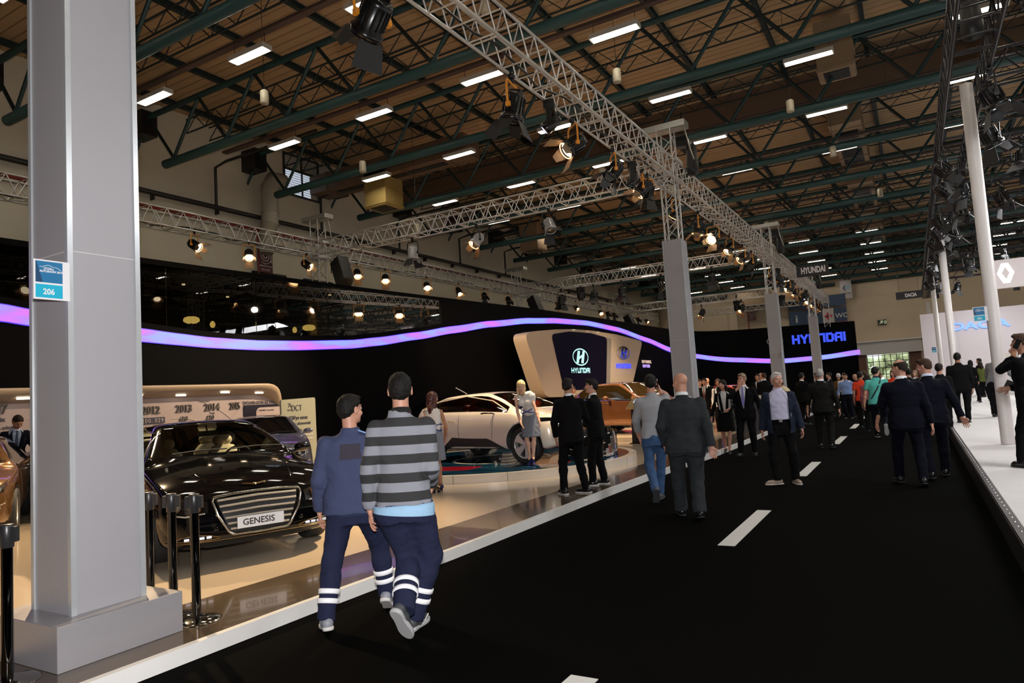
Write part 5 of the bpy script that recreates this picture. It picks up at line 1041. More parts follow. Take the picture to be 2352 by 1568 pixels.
        for sh, el, wr, sgn, key in arms:
            shp = sh-ax*.004*H
            Ft.cap(pel+ax*.275*H+sr*sgn*.045*H, shp, .028*H, .032*H, .04)
            if top in ('polo', 'tee'): Ft.cap(shp, sh+(el-sh)*.72, .037*H*sr_, .037*H*sr_, .03); continue
            Ft.cap(shp, el, .0345*H*sr_, .031*H*sr_, .03); cu = g('cuff', .0); we = wr-(wr-el)*cu; Ft.cap(el, we, .031*H*sr_, .0255*H*sr_, .02)
        Ft.noise(g('tfold', .0032)*hs, .16, int(abs(xy[1])*100) % 89); Ft.noise(.0012*hs, .06, 4)
        if top in ('polo', 'tee'):
            for sh, el, wr, sgn, key in arms:
                dn = unit(el-sh); pc = sh+(el-sh)*.66; sl = Ft._box(pc-.12, pc+.14)
                if sl is not None:
                    X, Y, Z = Ft._xyz(sl); w_ = (X-pc[0])*dn[0]+(Y-pc[1])*dn[1]+(Z-pc[2])*dn[2]; r_ = np.sqrt(np.maximum(0, (X-pc[0])**2+(Y-pc[1])**2+(Z-pc[2])**2-w_**2)); Ft.f[sl] = np.where(r_ < .085, np.maximum(Ft.f[sl], w_), Ft.f[sl])
        else:
            for sh, el, wr, sgn, key in arms:
                dn = unit(wr-el); pc = wr-dn*(.004+(wr-el).dot(dn)*g('cuff', 0)); sl = Ft._box(pc-.07, pc+.07)
                if sl is not None: X, Y, Z = Ft._xyz(sl); Ft.f[sl] = np.maximum(Ft.f[sl], (X-pc[0])*dn[0]+(Y-pc[1])*dn[1]+(Z-pc[2])*dn[2])
        Ft.half(nb+ax*(.004 if top != 'sweater' else .012), ax+sf*.25)
        if top in ('jacket', 'blazer', 'bomber') and g('open', .5):   # V opening shows the shirt
            ow = g('open', .5); lv = {'jacket': .10, 'blazer': -.06, 'bomber': -.06}[top]*H if g('openlow') is None else g('openlow')*H; X, Y, Z = Ft._xyz((slice(None),)*3); w_ = (X-pel[0])*ax[0]+(Y-pel[1])*ax[1]+(Z-pel[2])*ax[2]; u_ = (X-pel[0])*sr[0]+(Y-pel[1])*sr[1]+(Z-pel[2])*sr[2]; v_ = (X-pel[0])*sf[0]+(Y-pel[1])*sf[1]+(Z-pel[2])*sf[2]
            hw = np.clip((w_-lv)/(.22*H), 0, 1)*.052*H*ow*g('vw', 1.3)+(g('openmin', 0)*H); Ft.f = np.where((v_ > 0) & (w_ < nb@ax+1), np.maximum(Ft.f, (hw-np.abs(u_-g('openx', 0)*H)).astype(np.float32)*np.where(w_ > lv, 1, -1)-np.where(w_ > lv, 0, .3)), Ft.f).astype(np.float32)
        tv = Ft.surf(); at = None
        if g('striped'):
            def at(V):
                w_ = (V-pel) @ ax; best = w_.copy(); dm = np.full(len(V), 9.)
                u_ = (V-pel) @ sr; 
                qq = (u_/(.104*H))**2+(((V-pel) @ sf)/(.075*H))**2
                for sh, el, wr, sgn, key in arms:
                    for a, b_, s0 in ((el+(wr-el)*.1, wr, 1),):
                        d = b_-a; L = np.linalg.norm(d)
                        if abs(d[2])/L > .75: continue
                        tt = np.clip(((V-a) @ d)/L/L, 0, 1); r_ = np.linalg.norm(V-a-tt[:, None]*d, axis=1); m = (r_ < (.064 if s0 == 0 else .075)) & (qq > 1.12); al = (pel+ax*.295*H-pel) @ ax-(tt*L+(np.linalg.norm(el-sh) if s0 else 0)); best = np.where(m & (r_ < dm), al, best); dm = np.where(m, np.minimum(dm, r_), dm)
                return best
        put(g('topname', {'jacket': 'suit_jacket', 'blazer': 'blazer', 'bomber': 'zip_jacket'}.get(top, top)), mk_mesh('top', [tv], tcm_, None, at), t)
        # collar ring / shirt collar
        cn_ = g('collar')
        if cn_ is not None:
            mb = MB(); G = []
            for j in range(25):
                th_ = 2*PI*j/24; rr = np.array([math.cos(th_)*nr*1.16, math.sin(th_)*nr*1.12-.004]); c = nb+ax*(-.004)+sr*rr[0]+sf*rr[1]; tl2 = -.012*math.sin(th_)
                G.append([c+ax*(-.012+tl2)+(sr*rr[0]+sf*rr[1])*.12, c+ax*(.028+tl2), c+ax*(.028+tl2)-(sr*rr[0]+sf*rr[1])*.06, c+ax*(-.012+tl2)])
            mb.grid(G); put('collar', mb.mesh('collar', cn_), t)
        if top in ('jacket', 'blazer', 'bomber') and g('open', .5):
            Fs = Field(pel-np.array([.24, .24, .1]), nb+np.array([.24, .24, .05]), hc*1.1); b2 = {'jacket': .03, 'blazer': -.03, 'bomber': .055}[top]*H
            Fs.loft(pel, ax, sr, sf, [(b2, .094*H*wd, .069*H+bl*.4, bl*.4), (.09*H, .090*H*wd, .062*H+bl*.6, bl*.5), (.17*H, .096*H*wd, .065*H+bl*.2, .002), (.23*H, .10*H*wd, .064*H, 0), (.275*H, .092*H*wd, .052*H, -.006), (.305*H, .065*H, .043*H, -.006), (.326*H, .040*H, .038*H, -.004)], .02, sq=2.2); Fs.noise(.0025, .1, 6); Fs.half(nb+ax*.0, ax+sf*.35); Fs.half(pel+sf*.0, -sf)
            put('shirt', mk_mesh('shirt', [Fs.surf()], g('shirt') or cloth('shirt_white', (.62, .62, .64))), t)
            if g('tie') is not None:
                mb = MB(); q_ = [nb+sf*(.040*H)-ax*.012, nb+sf*(.048*H)-ax*.05]; lowp = pel+ax*.10*H+sf*(.066*H+bl); mid = pel+ax*.2*H+sf*(.071*H+bl*.3)
                def qd(c, w_, a=ax): return [c-sr*w_, c+sr*w_]
                L_ = [qd(nb+sf*.044*H-ax*.008, .017), qd(nb+sf*.049*H-ax*.04, .012), qd(mid, .027), qd(lowp, .034), qd(lowp-ax*.04, .003)]
                V = []; [V.extend([p[0], p[1], p[1]+sf*.008, p[0]+sf*.008]) for p in L_]; F_i = [(4*i+a, 4*i+(a+1) % 4, 4*i+4+(a+1) % 4, 4*i+4+a) for i in range(len(L_)-1) for a in range(4)]; mb.add(V, F_i+[(0, 1, 2, 3)]); put('necktie', mb.mesh('necktie', g('tie')), t)
            if top == 'jacket' or top == 'blazer':   # lapels
                for s_ in (-1, 1):
                    mb = MB(); lv_ = ({'jacket': .10, 'blazer': -.0}[top] if g('openlow') is None else g('openlow')+.01)*H; pts = [nb+sr*s_*.030*H+sf*.030*H, nb-ax*.05*H+sr*s_*.072*H+sf*.060*H, pel+ax*(lv_+.05*H)+sr*s_*.05*H+sf*(.078*H+bl*.6), pel+ax*lv_+sr*s_*.006*H+sf*(.079*H+bl*.6), nb-ax*.04*H+sr*s_*.040*H+sf*.058*H]
                    mb.add([p for p in pts]+[p+sf*.006 for p in pts], [(0, 1, 2, 3, 4), (9, 8, 7, 6, 5)]+[(k, (k+1) % 5, 5+(k+1) % 5, 5+k) for k in range(5)]); put('lapel', mb.mesh('lapel', tcm_), t)
    elif top == 'dress':      # sleeveless bodice with crossed belt
        Ft.loft(pel, ax, sr, sf, [(.04*H, .080*H, .060*H, 0), (.085*H, .073*H, .055*H, 0), (.16*H, .083*H, .06*H, .002), (.22*H, .09*H, .062*H, 0), (.27*H, .085*H, .05*H, -.004), (.3*H, .055*H, .04*H, -.006), (.315*H, .04*H, .034*H, -.004)], .02)
        for s_ in (-1, 1): Ft.ell(pel+ax*.215*H+sr*s_*.042*H+sf*.048*H, (.038*H, .03*H, .038*H), None, .03)
        for sh, el, wr, sgn, key in arms: Ft.cap(pel+ax*.272*H+sr*sgn*.045*H, sh-sr*sgn*.014*H, .026*H, .022*H, .03)
        Ft.noise(.0025, .1, 2); Ft.half(nb-ax*.012, ax+sf*.3)
        put('bodice', mk_mesh('bodice', [Ft.surf()], tcm_), t); BB = mat('belt_blue', (.02, .03, .22), .5)
        for s_ in (-1, 1):
            mb = MB(); pts = []
            for j in range(33):
                th_ = 2*PI*j/32; w_ = .105*H+s_*.035*H*math.cos(th_)*(1 if math.sin(th_) > 0 else 1); a_ = .079*H; b_2 = .060*H; pts.append(pel+ax*w_+sr*a_*math.cos(th_)*1.12+sf*b_2*math.sin(th_)*1.26)
            mb.path(pts, .010, 5); put('belt', mb.mesh('belt', BB), t)
    for fn in g('extra', ()): fn(t, dict(W=W, Hr=Hr, hs=hs_, arms=arms, legs=legs, pel=pel, nb=nb, ax=ax, sr=sr, sf=sf, H=H, nr=nr))
    return t
# small things worn or held
def ex_glasses(t, d):
    b = MB(); W = d['W']
    for s_ in (-1, 1): b.path([W((s_*.031+.02*math.cos(a), .098, .003+.014*math.sin(a))) for a in [2*PI*k/14 for k in range(14)]], .0017, 5, closed=True); b.path([W((s_*.05, .096, .008)), W((s_*.075, .05, .008)), W((s_*.08, -.005, .004))], .0017, 5)
    b.path([W((-.012, .1, .006)), W((.012, .1, .006))], .0017, 5); b.obj('spectacles', BLACKM, t)
def ex_moustache(t, d):
    F = Field(d['W']((0, .1, -.05))-.05, d['W']((0, .1, -.05))+.05, .003); W = d['W']; [F.cap(W((0, .103, -.050)), W((s_*.028, .092, -.060)), .0065, .004, .004) for s_ in (-1, 1)]; put('moustache', mk_mesh('moustache', [F.surf()], HAIR['black']), t)
def ex_phone(key='r'):
    def f(t, d):
        a = next(a for a in d['arms'] if a[4] == key); s = a[3]; c = d['W']((s*.098, .02, -.02)); b = MB(); M = Matrix([[*r, 0] for r in d['Hr']]+[[0, 0, 0, 1]]); M.translation = Vector(c); b.box(0, 0, 0, .009, .062, .13, M=M @ Matrix.Rotation(.5, 4, 'X')); b.obj('phone', mat('phone_black', (.01, .01, .012), .15), t)
    return f
def held(name, label, key, size, m, off=(0, 0, -.05), rot=(0, 0, 0), cat='phone'):
    def f(t, d):
        a = next(a for a in d['arms'] if a[4] == key); p = Vector(a[2]+unit(a[2]-a[1])*.085)+Vector(off); b = MB(); b.box(0, 0, 0, *size); M = Matrix.Translation(t.location) @ t.rotation_euler.to_matrix().to_4x4()
        o = b.obj(name, m, None, M @ p, (rot[0], rot[1], rot[2]+t.rotation_euler[2])); tag(o, label, cat); return o
    return f
def ex_strap(t, d):
    b = MB(); pel, ax, sr, sf, H = d['pel'], d['ax'], d['sr'], d['sf'], d['H']; pts = [pel+ax*.31*H+sr*.045*H-sf*.02, pel+ax*.28*H+sr*.05*H-sf*.066*H, pel+ax*.17*H-sr*.0*H-sf*.078*H, pel+ax*.05*H-sr*.075*H-sf*.075*H, pel-ax*.01*H-sr*.115*H-sf*.02*H]
    G = [[p-unit(np.cross([0, 1, 0], pts[min(i+1, 4)]-pts[max(0, i-1)]))*.016, p-sf*.006, p+unit(np.cross([0, 1, 0], pts[min(i+1, 4)]-pts[max(0, i-1)]))*.016] for i, p in enumerate(pts)]; b.grid(G); o = b.obj('bag_strap', mat('strap_black', (.01, .01, .01), .7), t); m = o.modifiers.new('s', 'SOLIDIFY'); m.thickness = .006

# ================================================================== CARS
from mathutils.bvhtree import BVHTree
def paint(name, col, rough=.25, metal=.4, coat=1.0): return mat(name, col, .06 if 'black' in name else rough, metal if 'black' not in name else 0, coat=coat if 'black' not in name else 0, var=.02)
TYRE = mat('tyre_rubber', (.012, .012, .012), .75, bump=.2, bs=60); CGL = glass('car_glass', (.80, .86, .83), .02); CGD = mat('car_glass_dark', (.004, .004, .005), .04, coat=.3, var=0)
LENS = glass('lamp_lens', (.85, .85, .85), .05); LREF = mat('lamp_reflector', (.75, .73, .7), .25, .7); PLAST = mat('dark_plastic', (.012, .012, .012), .5)
LEATH = mat('beige_leather', (.55, .47, .34), .5, bump=.1, bs=120); REDL = mat('red_leather', (.45, .03, .015), .5)
def car(label, xy, z0, heading, S):
    """local frame: x forward from mid wheelbase, y left, z up"""
    t = thing('car', label, 'car', (xy[0], xy[1], z0), heading, S.get('group'))
    L, fo, wb = S['L'], S['fo'], S['wb']; X0 = wb/2+fo      # local x of the front bumper
    I = lambda tab, x: float(np.interp(x, [p[0] for p in tab], [p[1] for p in tab]))
    xc, xh, xr, xd = S['glass']      # cowl, header, rear header, rear deck (distances behind the nose)
    xs = sorted(set([0, .06, .2, .42, .75, 1.1, xc-.12, xc, xc+.12, (xc+xh)/2, xh-.08, xh, xh+.15, (xh+xr)/2-.35, (xh+xr)/2+.3, xr-.15, xr, xr+.08, (xr+xd)/2, xd-.08, xd, xd+.1, (xd+L)/2+.05, L-.2, L-.06, L]))
    xs = [x for i, x in enumerate(xs) if x <= L and (i == 0 or x-xs[i-1] > .03)]
    Hg = max(p[1] for p in S['top'])-I(S['belt'], (xh+xr)/2); rows = []
    for x in xs:
        w = I(S['half'], x); zb = I(S['belt'], x); zt = I(S['top'], x); z0_ = I(S['bot'], x); h = zt-zb; lx = X0-x
        e = min(1, x/.2, (L-x)/.2+.0); zm = z0_+(zb-z0_)*.5; tk = S.get('shoulder', .035)
        P = [(lx, 0, z0_), (lx, w*.88, z0_), (lx, w*.97, z0_+.05), (lx, w*1.0, z0_+(zb-z0_)*.38), (lx, w*.995, z0_+(zb-z0_)*.78), (lx, w-tk, zb)]
        if xc-.01 <= x <= xd+.01 and h > .02:
            r = max(0, h/Hg); wr = w-tk-.03-S.get('tumble', .25)*r; zz = lambda f: zb+.015+(h-.015)*f
            P += [(lx, w-tk-.02, zb+.015), (lx, (w-tk-.02)*.52+wr*.48, zz(.5)), (lx, wr, zz(.88)), (lx, wr-.075, zz(.955)), (lx, wr*.5, zz(.99)), (lx, 0, zt)]
        else:
            P += [(lx, (w-tk)*f, zb+(zt-zb)*(1-f**2.4)) for f in (.95, .88, .76, .62, .32, 0)]
        rows.append(P)
    n = 12; V = []; F = []; MI = []; idx = []
    for P in rows:
        a = []
        for k, p in enumerate(P): a.append(len(V)); V.append(p)
        bk = []
        for k in range(1, n-1): bk.append(len(V)); V.append((P[k][0], -P[k][1], P[k][2]))
        idx.append(a+bk[::-1])     # ring: 0..11 left side, then right side back down
    N = len(idx[0])
    gm = 1; sm_ = 2
    for i in range(len(rows)-1):
        xm = (xs[i]+xs[i+1])/2
        for k in range(N):
            k2 = (k+1) % N; F.append((idx[i][k], idx[i+1][k], idx[i+1][k2], idx[i][k2]))
            kk = k if k < 11 else N-1-k; mi = 0
            if xc < xm < xd:
                if 6 <= kk <= 7 and xc+.1 < xm < S.get('sideend', xd-.05): mi = 1
                if kk >= 9 and (xm < xh or xm > xr): mi = 1
                if kk == 5: mi = 2 if S.get('trim') else 0
            if kk == 0: mi = 3
            MI.append(mi)
    for e_, sgn in ((0, 1), (-1, -1)):
        r_ = idx[e_]
        for k in range(n-1):
            a, b_ = r_[k], r_[k+1]; c, d = r_[(N-k-1) % N if k+1 < n-1 else k+1], r_[(N-k) % N if k > 0 else 0]
            f = [a, b_] + ([c] if c != b_ else []) + ([d] if d != a else []); F.append(tuple(f) if sgn > 0 else tuple(f[::-1])); MI.append(0)
    me = bpy.data.meshes.new('car_shell'); me.from_pydata(V, [], F); pm = S['paint']; mats = [pm, S.get('glassmat', CGD), CHROME, PLAST]
    for m in mats: me.materials.append(m)
    me.polygons.foreach_set('material_index', MI); flat_normals(me)
    tmp = bpy.data.objects.new('tmp', me); COL.objects.link(tmp); md = tmp.modifiers.new('s', 'SUBSURF'); md.levels = 2; md.render_levels = 2
    wr_ = S['wr']; cb = MB(); wy = S['half'][len(S['half'])//2][1]
    for wx in (wb/2, -wb/2):
        for sy in (-1, 1): cb.tube((wx, sy*(wy-.30), wr_+.01), (wx, sy*(wy+.3), wr_+.01), wr_+S.get('archgap', .045), 40, sm=False)
    cm = cb.mesh('cut', PLAST); flat_normals(cm); co = bpy.data.objects.new('cut', cm); COL.objects.link(co)
    bo = tmp.modifiers.new('b', 'BOOLEAN'); bo.object = co; bo.operation = 'DIFFERENCE'; bo.solver = 'EXACT'; bo.material_mode = 'TRANSFER'
    dg = bpy.context.evaluated_depsgraph_get(); full = bpy.data.meshes.new_from_object(tmp.evaluated_get(dg)); bpy.data.objects.remove(tmp); bpy.data.objects.remove(co)
    bm = bmesh.new(); bm.from_mesh(full); bvh = BVHTree.FromBMesh(bm)
    gi = [i for i, m in enumerate(full.materials) if m == mats[1]]
    bg = bm.copy(); bmesh.ops.delete(bg, geom=[f for f in bg.faces if f.material_index not in gi], context='FACES')
    bmesh.ops.delete(bm, geom=[f for f in bm.faces if f.material_index in gi], context='FACES')
    for f in bm.faces: f.smooth = True
    bm.to_mesh(full); bm.free(); body = put('body_shell', full, t); full.name = 'body_shell'
    # glass: every pane a part
    bg.faces.ensure_lookup_table(); seen = set()
    for f in bg.faces:
        if f.index in seen: continue
        st = [f]; comp = []; seen.add(f.index)
        while st:
            q = st.pop(); comp.append(q)
            for ed in q.edges:
                for h_ in ed.link_faces:
                    if h_.index not in seen: seen.add(h_.index); st.append(h_)
        vm = {}; vs = []; fs = []
        for q in comp:
            ff = []
            for v in q.verts:
                if v.index not in vm: vm[v.index] = len(vs); vs.append(tuple(v.co))
                ff.append(vm[v.index])
            fs.append(ff)
        c = sum((Vector(v) for v in vs), Vector())/len(vs); nm = 'side_window' if abs(c.y) > .3 else ('windscreen' if c.x > 0 else 'rear_window')
        gme = bpy.data.meshes.new(nm); gme.from_pydata(vs, [], fs); gme.materials.append(mats[1]); gme.polygons.foreach_set('use_smooth', [True]*len(fs)); gme.update(); put(nm, gme, t)
    bg.free()
    # wheels
    def rimset(kind):
        b = MB(); R = wr_*S.get('rim', .70); n_ = S.get('spokes', 10)
        b.lathe([(R, -.10), (R*1.0, .09), (R*.96, .095), (R*.93, .07), (R*.90, -.08)], n=36)
        b.lathe([(0, .075), (.05, .075), (.065, .06), (.07, .02)], n=16)
        for k in range(n_):
            a = 2*PI*k/n_; c, s_ = math.cos(a), math.sin(a); w1, w2 = S.get('spw', (.022, .034)); tw_ = S.get('sptw', .12)
            c2, s2 = math.cos(a+tw_), math.sin(a+tw_); p = [(.045*c-w1*s_, .045*s_+w1*c), (.045*c+w1*s_, .045*s_-w1*c), (R*.93*c2+w2*s2, R*.93*s2-w2*c2), (R*.93*c2-w2*s2, R*.93*s2+w2*c2)]
            b.add([(x, y, .06) for x, y in p[:2]]+[(x, y, .085) for x, y in p[2:]]+[(x, y, .02) for x, y in p[:2]]+[(x, y, .05) for x, y in p[2:]], [(0, 1, 2, 3), (0, 4, 5, 1), (2, 6, 7, 3), (0, 3, 7, 4), (1, 5, 6, 2)])
        return b
    tb_ = MB(); Rr = wr_; Ri = wr_*S.get('rim', .70); tb_.lathe([(Ri*.98, -.10), (Rr*.93, -.115), (Rr*.985, -.10), (Rr, -.07), (Rr, .07), (Rr*.985, .10), (Rr*.93, .115), (Ri, .10), (Ri*.96, .09)], n=48)
    for k in range(3): tb_.lathe([(Rr+.0015, -.05+k*.045), (Rr+.0015, -.04+k*.045)], n=48)
    tm = tb_.mesh('tyre', TYRE); rm = rimset(0).mesh('rim', S.get('rimmat', ALU)); bk = MB(); bk.lathe([(0, .0), (Ri*.6, 0), (Ri*.6, .02), (Ri*.9, .0)], n=24); bkm = bk.mesh('brake_disc', mat('brake_dark', (.05, .05, .05), .4, .6))
    for wx in (wb/2, -wb/2):
        for sy in (-1, 1):
            st_ = S.get('steer', 0) if wx > 0 else 0
            w = put('wheel', tm, t, (wx, sy*(wy-.125), wr_), (0, 0, 0)); w.rotation_euler = Euler((PI/2*-sy, 0, st_)); put('rim', rm, w); put('brake_disc', bkm, w)
    # ---- helpers that lay things onto the skin
    def fr(y, z, off=.004):
        h = bvh.ray_cast(Vector((X0+1, y, z)), Vector((-1, 0, 0))); return (h[0]+h[1]*off*(1 if h[1].x > 0 else -1)) if h[0] is not None else Vector((X0-.1, y, z))
    def sd(x, z, s_=1, off=.004):
        h = bvh.ray_cast(Vector((x, s_*2, z)), Vector((0, -s_, 0))); return (h[0]+h[1]*off*(1 if h[1].y*s_ > 0 else -1)) if h[0] is not None else Vector((x, s_*wy, z))
    def tpz(x, y, off=.004):
        h = bvh.ray_cast(Vector((x, y, 3)), Vector((0, 0, -1))); return (h[0]+h[1]*off*(1 if h[1].z > 0 else -1)) if h[0] is not None else Vector((x, y, 1))
    def dense(pts, k=6): return [tuple(a+(b-a)*j/k for a, b in zip(p, q)) for p, q in zip(pts, pts[1:]) for j in range(k)]+[pts[-1]]
    def line(name, pts, fn, r, m, k=6, **kw): b = MB(); b.path([fn(*p, **kw) for p in dense(pts, k)], r, 6); return b.obj(name, m, t)
    def patch(name, lo, hi, fn, m, k=12, rows_=4, off=.004, parent=None, **kw):
        A = dense(lo, k); B = dense(hi, k); A = [A[int(i*(len(A)-1)/24)] for i in range(25)]; B = [B[int(i*(len(B)-1)/24)] for i in range(25)]
        G = [[fn(*(a+(b-a)*j/rows_ for a, b in zip(p, q)), off=off, **kw) for p, q in zip(A, B)] for j in range(rows_+1)]; b = MB(); b.grid(G); return b.obj(name, m, parent or t)
    SEAMM = mat('seam_black', (.004, .004, .004), .6)
    for s_ in (-1, 1):
        for pts in S.get('seams', []): line('door_seam', pts, sd, .0045, SEAMM, s_=s_, off=.0)
        for (x, z) in S.get('handles', []): a = sd(x, z, s_, .028); b = MB(); b.path([sd(x+.1, z, s_, .004), sd(x+.085, z, s_, .03), a, sd(x-.085, z, s_, .03), sd(x-.1, z, s_, .004)], .011, 6); b.obj('door_handle', S.get('handlemat', CHROME), t)
        for pts, r, m in S.get('side_lines', []): line('trim_line', pts, sd, r, m, s_=s_, off=.002)
        for lo, hi, m, nm in S.get('side_patches', []): patch(nm, lo, hi, sd, m, s_=s_, off=.006)
        if S.get('mirror'):
            mx, mz = S['mirror']; p = sd(mx, mz-.03, s_, 0); F_ = Field((p.x-.25, p.y-.3, mz-.2), (p.x+.25, p.y+.3, mz+.25), .011); c = Vector((p.x-.02, p.y+s_*.15, mz+.05)); F_.ell(c, (.065, .11, .065), None, .02); F_.half((p.x-.065, 0, 0), (-1, 0, 0)); F_.cap((p.x, p.y-s_*.02, mz-.02), (c.x+.01, c.y-s_*.06, c.z-.03), .028, .022, .02)
            put('mirror', mk_mesh('mirror', [F_.surf()], S.get('mirrormat', pm)), t); b = MB(); b.prism([(-.085, -.045), (.085, -.045), (.09, .04), (-.08, .045)], .004, Matrix.Translation((p.x-.067, c.y, c.z)) @ Matrix(((0, 0, 1, 0), (1, 0, 0, 0), (0, 1, 0, 0), (0, 0, 0, 1)))); b.obj('mirror_glass', CHROME, t)
    S2 = dict(t=t, fr=fr, sd=sd, tpz=tpz, line=line, patch=patch, X0=X0, bvh=bvh, dense=dense)
    if S.get('interior'):
        lm = S['interior']; xw = X0-xc
        b = MB(); b.box(-.3, 0, .42, 2.7, 1.5, .04); b.obj('cabin_floor', PLAST, t)
        b = MB(); b.lathe([(.0, .0)], n=3) if False else None; b.prism([(-.72, 0), (.72, 0), (.68, .28), (-.68, .28)], .35, Matrix.Translation((xw-.62, 0, .62)) @ Matrix(((0, 0, 1, 0), (1, 0, 0, 0), (0, 1, 0, 0), (0, 0, 0, 1)))); b.obj('dashboard', S.get('dash', LEATH), t)
        for (sx, ys) in ((xw-1.25, (-.38, .38)), (xw-2.2, (-.40, .40))):
            for sy in ys:
                F_ = Field((sx-.45, sy-.33, .4), (sx+.35, sy+.33, 1.36), .02); F_.ell((sx, sy, .60), (.27, .25, .09), None, .03); F_.loft((sx-.18, sy, .58), unit((-.22, 0, 1)), (0, 1, 0), unit((-1, 0, -.22)), [(0, .24, .10, 0), (.2, .25, .11, 0), (.42, .22, .09, 0), (.52, .14, .06, 0)], .04, sq=3); F_.cap((sx-.33, sy-.06, 1.16), (sx-.33, sy+.06, 1.16), .075, .075, .02); F_.cap((sx-.32, sy, 1.0), (sx-.33, sy, 1.15), .02, .02, .01)
                put('seat', mk_mesh('seat', [F_.surf()], lm), t)
        b = MB(); M = Matrix.Translation((xw-.78, .38, .93)) @ Matrix.Rotation(-1.15, 4, 'Y'); b.path([M @ Vector((.18*math.cos(a), .18*math.sin(a), 0)) for a in [2*PI*k/24 for k in range(24)]], .014, 6, closed=True); b.tube(M @ Vector((-.17, 0, 0)), M @ Vector((.17, 0, 0)), .015, 5); b.tube(M @ Vector((0, 0, 0)), M @ Vector((0, 0, -.3)), .03, 6); b.obj('steering_wheel', PLAST, t)
        hz = I(S['top'], xh); b = MB(); b.box(X0-xh+.08, 0, hz-.13, .04, .24, .07); b.tube((X0-xh+.05, 0, hz-.1), (X0-xh+.0, 0, hz-.02), .012, 5); b.obj('rear_view_mirror', PLAST, t)
    if S.get('plate'):
        txt, py, pz, sz, colr = S['plate']; p = fr(0, pz, .02); b = MB(); b.box(0, 0, 0, .47, .012, .115); Mt = (p.x+.012, 0, pz); o = b.obj('number_plate', mat('plate_white', (.72, .73, .75), .35), t, Mt, (0, 0, PI/2)); b = MB(); [b.box(0, .009, z_, .46, .003, .004) for z_ in (-.05, .05)]; [b.box(x_, .009, 0, .004, .003, .104) for x_ in (-.228, .228)]
        text('plate_text', txt, sz, (p.x+.0195, -len(txt)*sz*.30, pz-sz*.33), (PI/2, 0, PI/2), colr, t, .001, sz*.02, 1)
    return S2
BK = mat('grille_black', (.006, .006, .006), .4)
def face_slats(c, ytop, ybot, ztop, zbot, n, m=CHROME, r=.009, bow=0):
    b = []
    for k in range(n):
        f = (k+.6)/n; z = ztop+(zbot-ztop)*f; yw = ytop+(ybot-ytop)*f; c['line']('grille_slat', [(-yw, z), (0, z+bow), (yw, z)], c['fr'], r, m, k=8, off=.012)
def lamp_unit(c, s_, lo, hi, eye=None, m=LREF):
    c['patch']('headlamp_housing', lo, hi, c['fr'], mat('lamp_black', (.02, .018, .016), .2, .3), off=.001)
    for (y, z, r) in (eye or []):
        p = c['fr'](y, z, .004); n = (c['fr'](y+.02, z, 0)-c['fr'](y-.02, z, 0)).cross(c['fr'](y, z+.02, 0)-c['fr'](y, z-.02, 0)).normalized(); n = n if n.x > 0 else -n
        M = Matrix.Translation(p) @ n.to_track_quat('Z', 'Y').to_matrix().to_4x4(); b = MB(); b.lathe([(r, .004), (r*1.06, .010), (r*1.0, .013), (r*.85, .002), (r*.6, -.004+.004), (r*.55, .012), (r*.3, .022), (0, .025)], n=20, M=M); b.obj('headlamp_eye', m, c['t'])
    o = c['patch']('headlamp_lens', lo, hi, c['fr'], LENS, off=.022)
def sgn(pts, s_): return [(y*s_, z) for y, z in pts]

GEN = dict(L=4.99, fo=.84, wb=3.01, wr=.355, rim=.72, spokes=14, spw=(.010, .018), sptw=.16, glass=(1.50, 2.30, 3.55, 4.42), tumble=.27,
    top=[(0, .50), (.05, .68), (.13, .765), (.35, .86), (.8, .96), (1.4, 1.045), (1.50, 1.06), (2.30, 1.42), (2.6, 1.465), (3.0, 1.48), (3.55, 1.43), (4.42, 1.13), (4.8, 1.115), (4.95, 1.05), (4.99, .95)],
    belt=[(0, .44), (.06, .60), (.15, .68), (.4, .79), (.8, .87), (1.5, .94), (3, .99), (4.4, 1.02), (4.85, 1.0), (4.99, .9)],
    bot=[(0, .30), (.06, .20), (.3, .17), (4.6, .19), (4.9, .28), (4.99, .42)],
    half=[(0, .60), (.06, .74), (.2, .86), (.42, .915), (.9, .945), (2.5, .945), (4.2, .935), (4.7, .87), (4.93, .76), (4.99, .66)],
    paint=paint('paint_black', (.0015, .0015, .002), .2, 0), glassmat=CGL, interior=LEATH, mirror=(.72, .99), mirrormat=paint('paint_black', (.003, .003, .0035)), rimmat=mat('rim_bronze', (.45, .36, .26), .2, .9),
    seams=[[(.62, .26), (.64, .9)], [(-.35, .25), (-.35, 1.0)], [(-1.12, .55), (-1.0, .98)], [(.62, .26), (-.95, .26)]], handles=[(-.2, .86), (-1.15, .88)], trim=True, steer=.0,
    side_lines=[([(.68, 1.0), (.2, 1.33), (-.6, 1.39), (-1.3, 1.3), (-1.75, 1.08)], .009, CHROME)],
    plate=('GENESIS', 0, .415, .088, mat('plate_ink', (.03, .028, .03), .5)))
g0 = car('glossy black luxury saloon with a large chrome grille and name plate, front to the camera', (-8.16, 5.89), .1, math.atan2(-.40, .917), GEN)
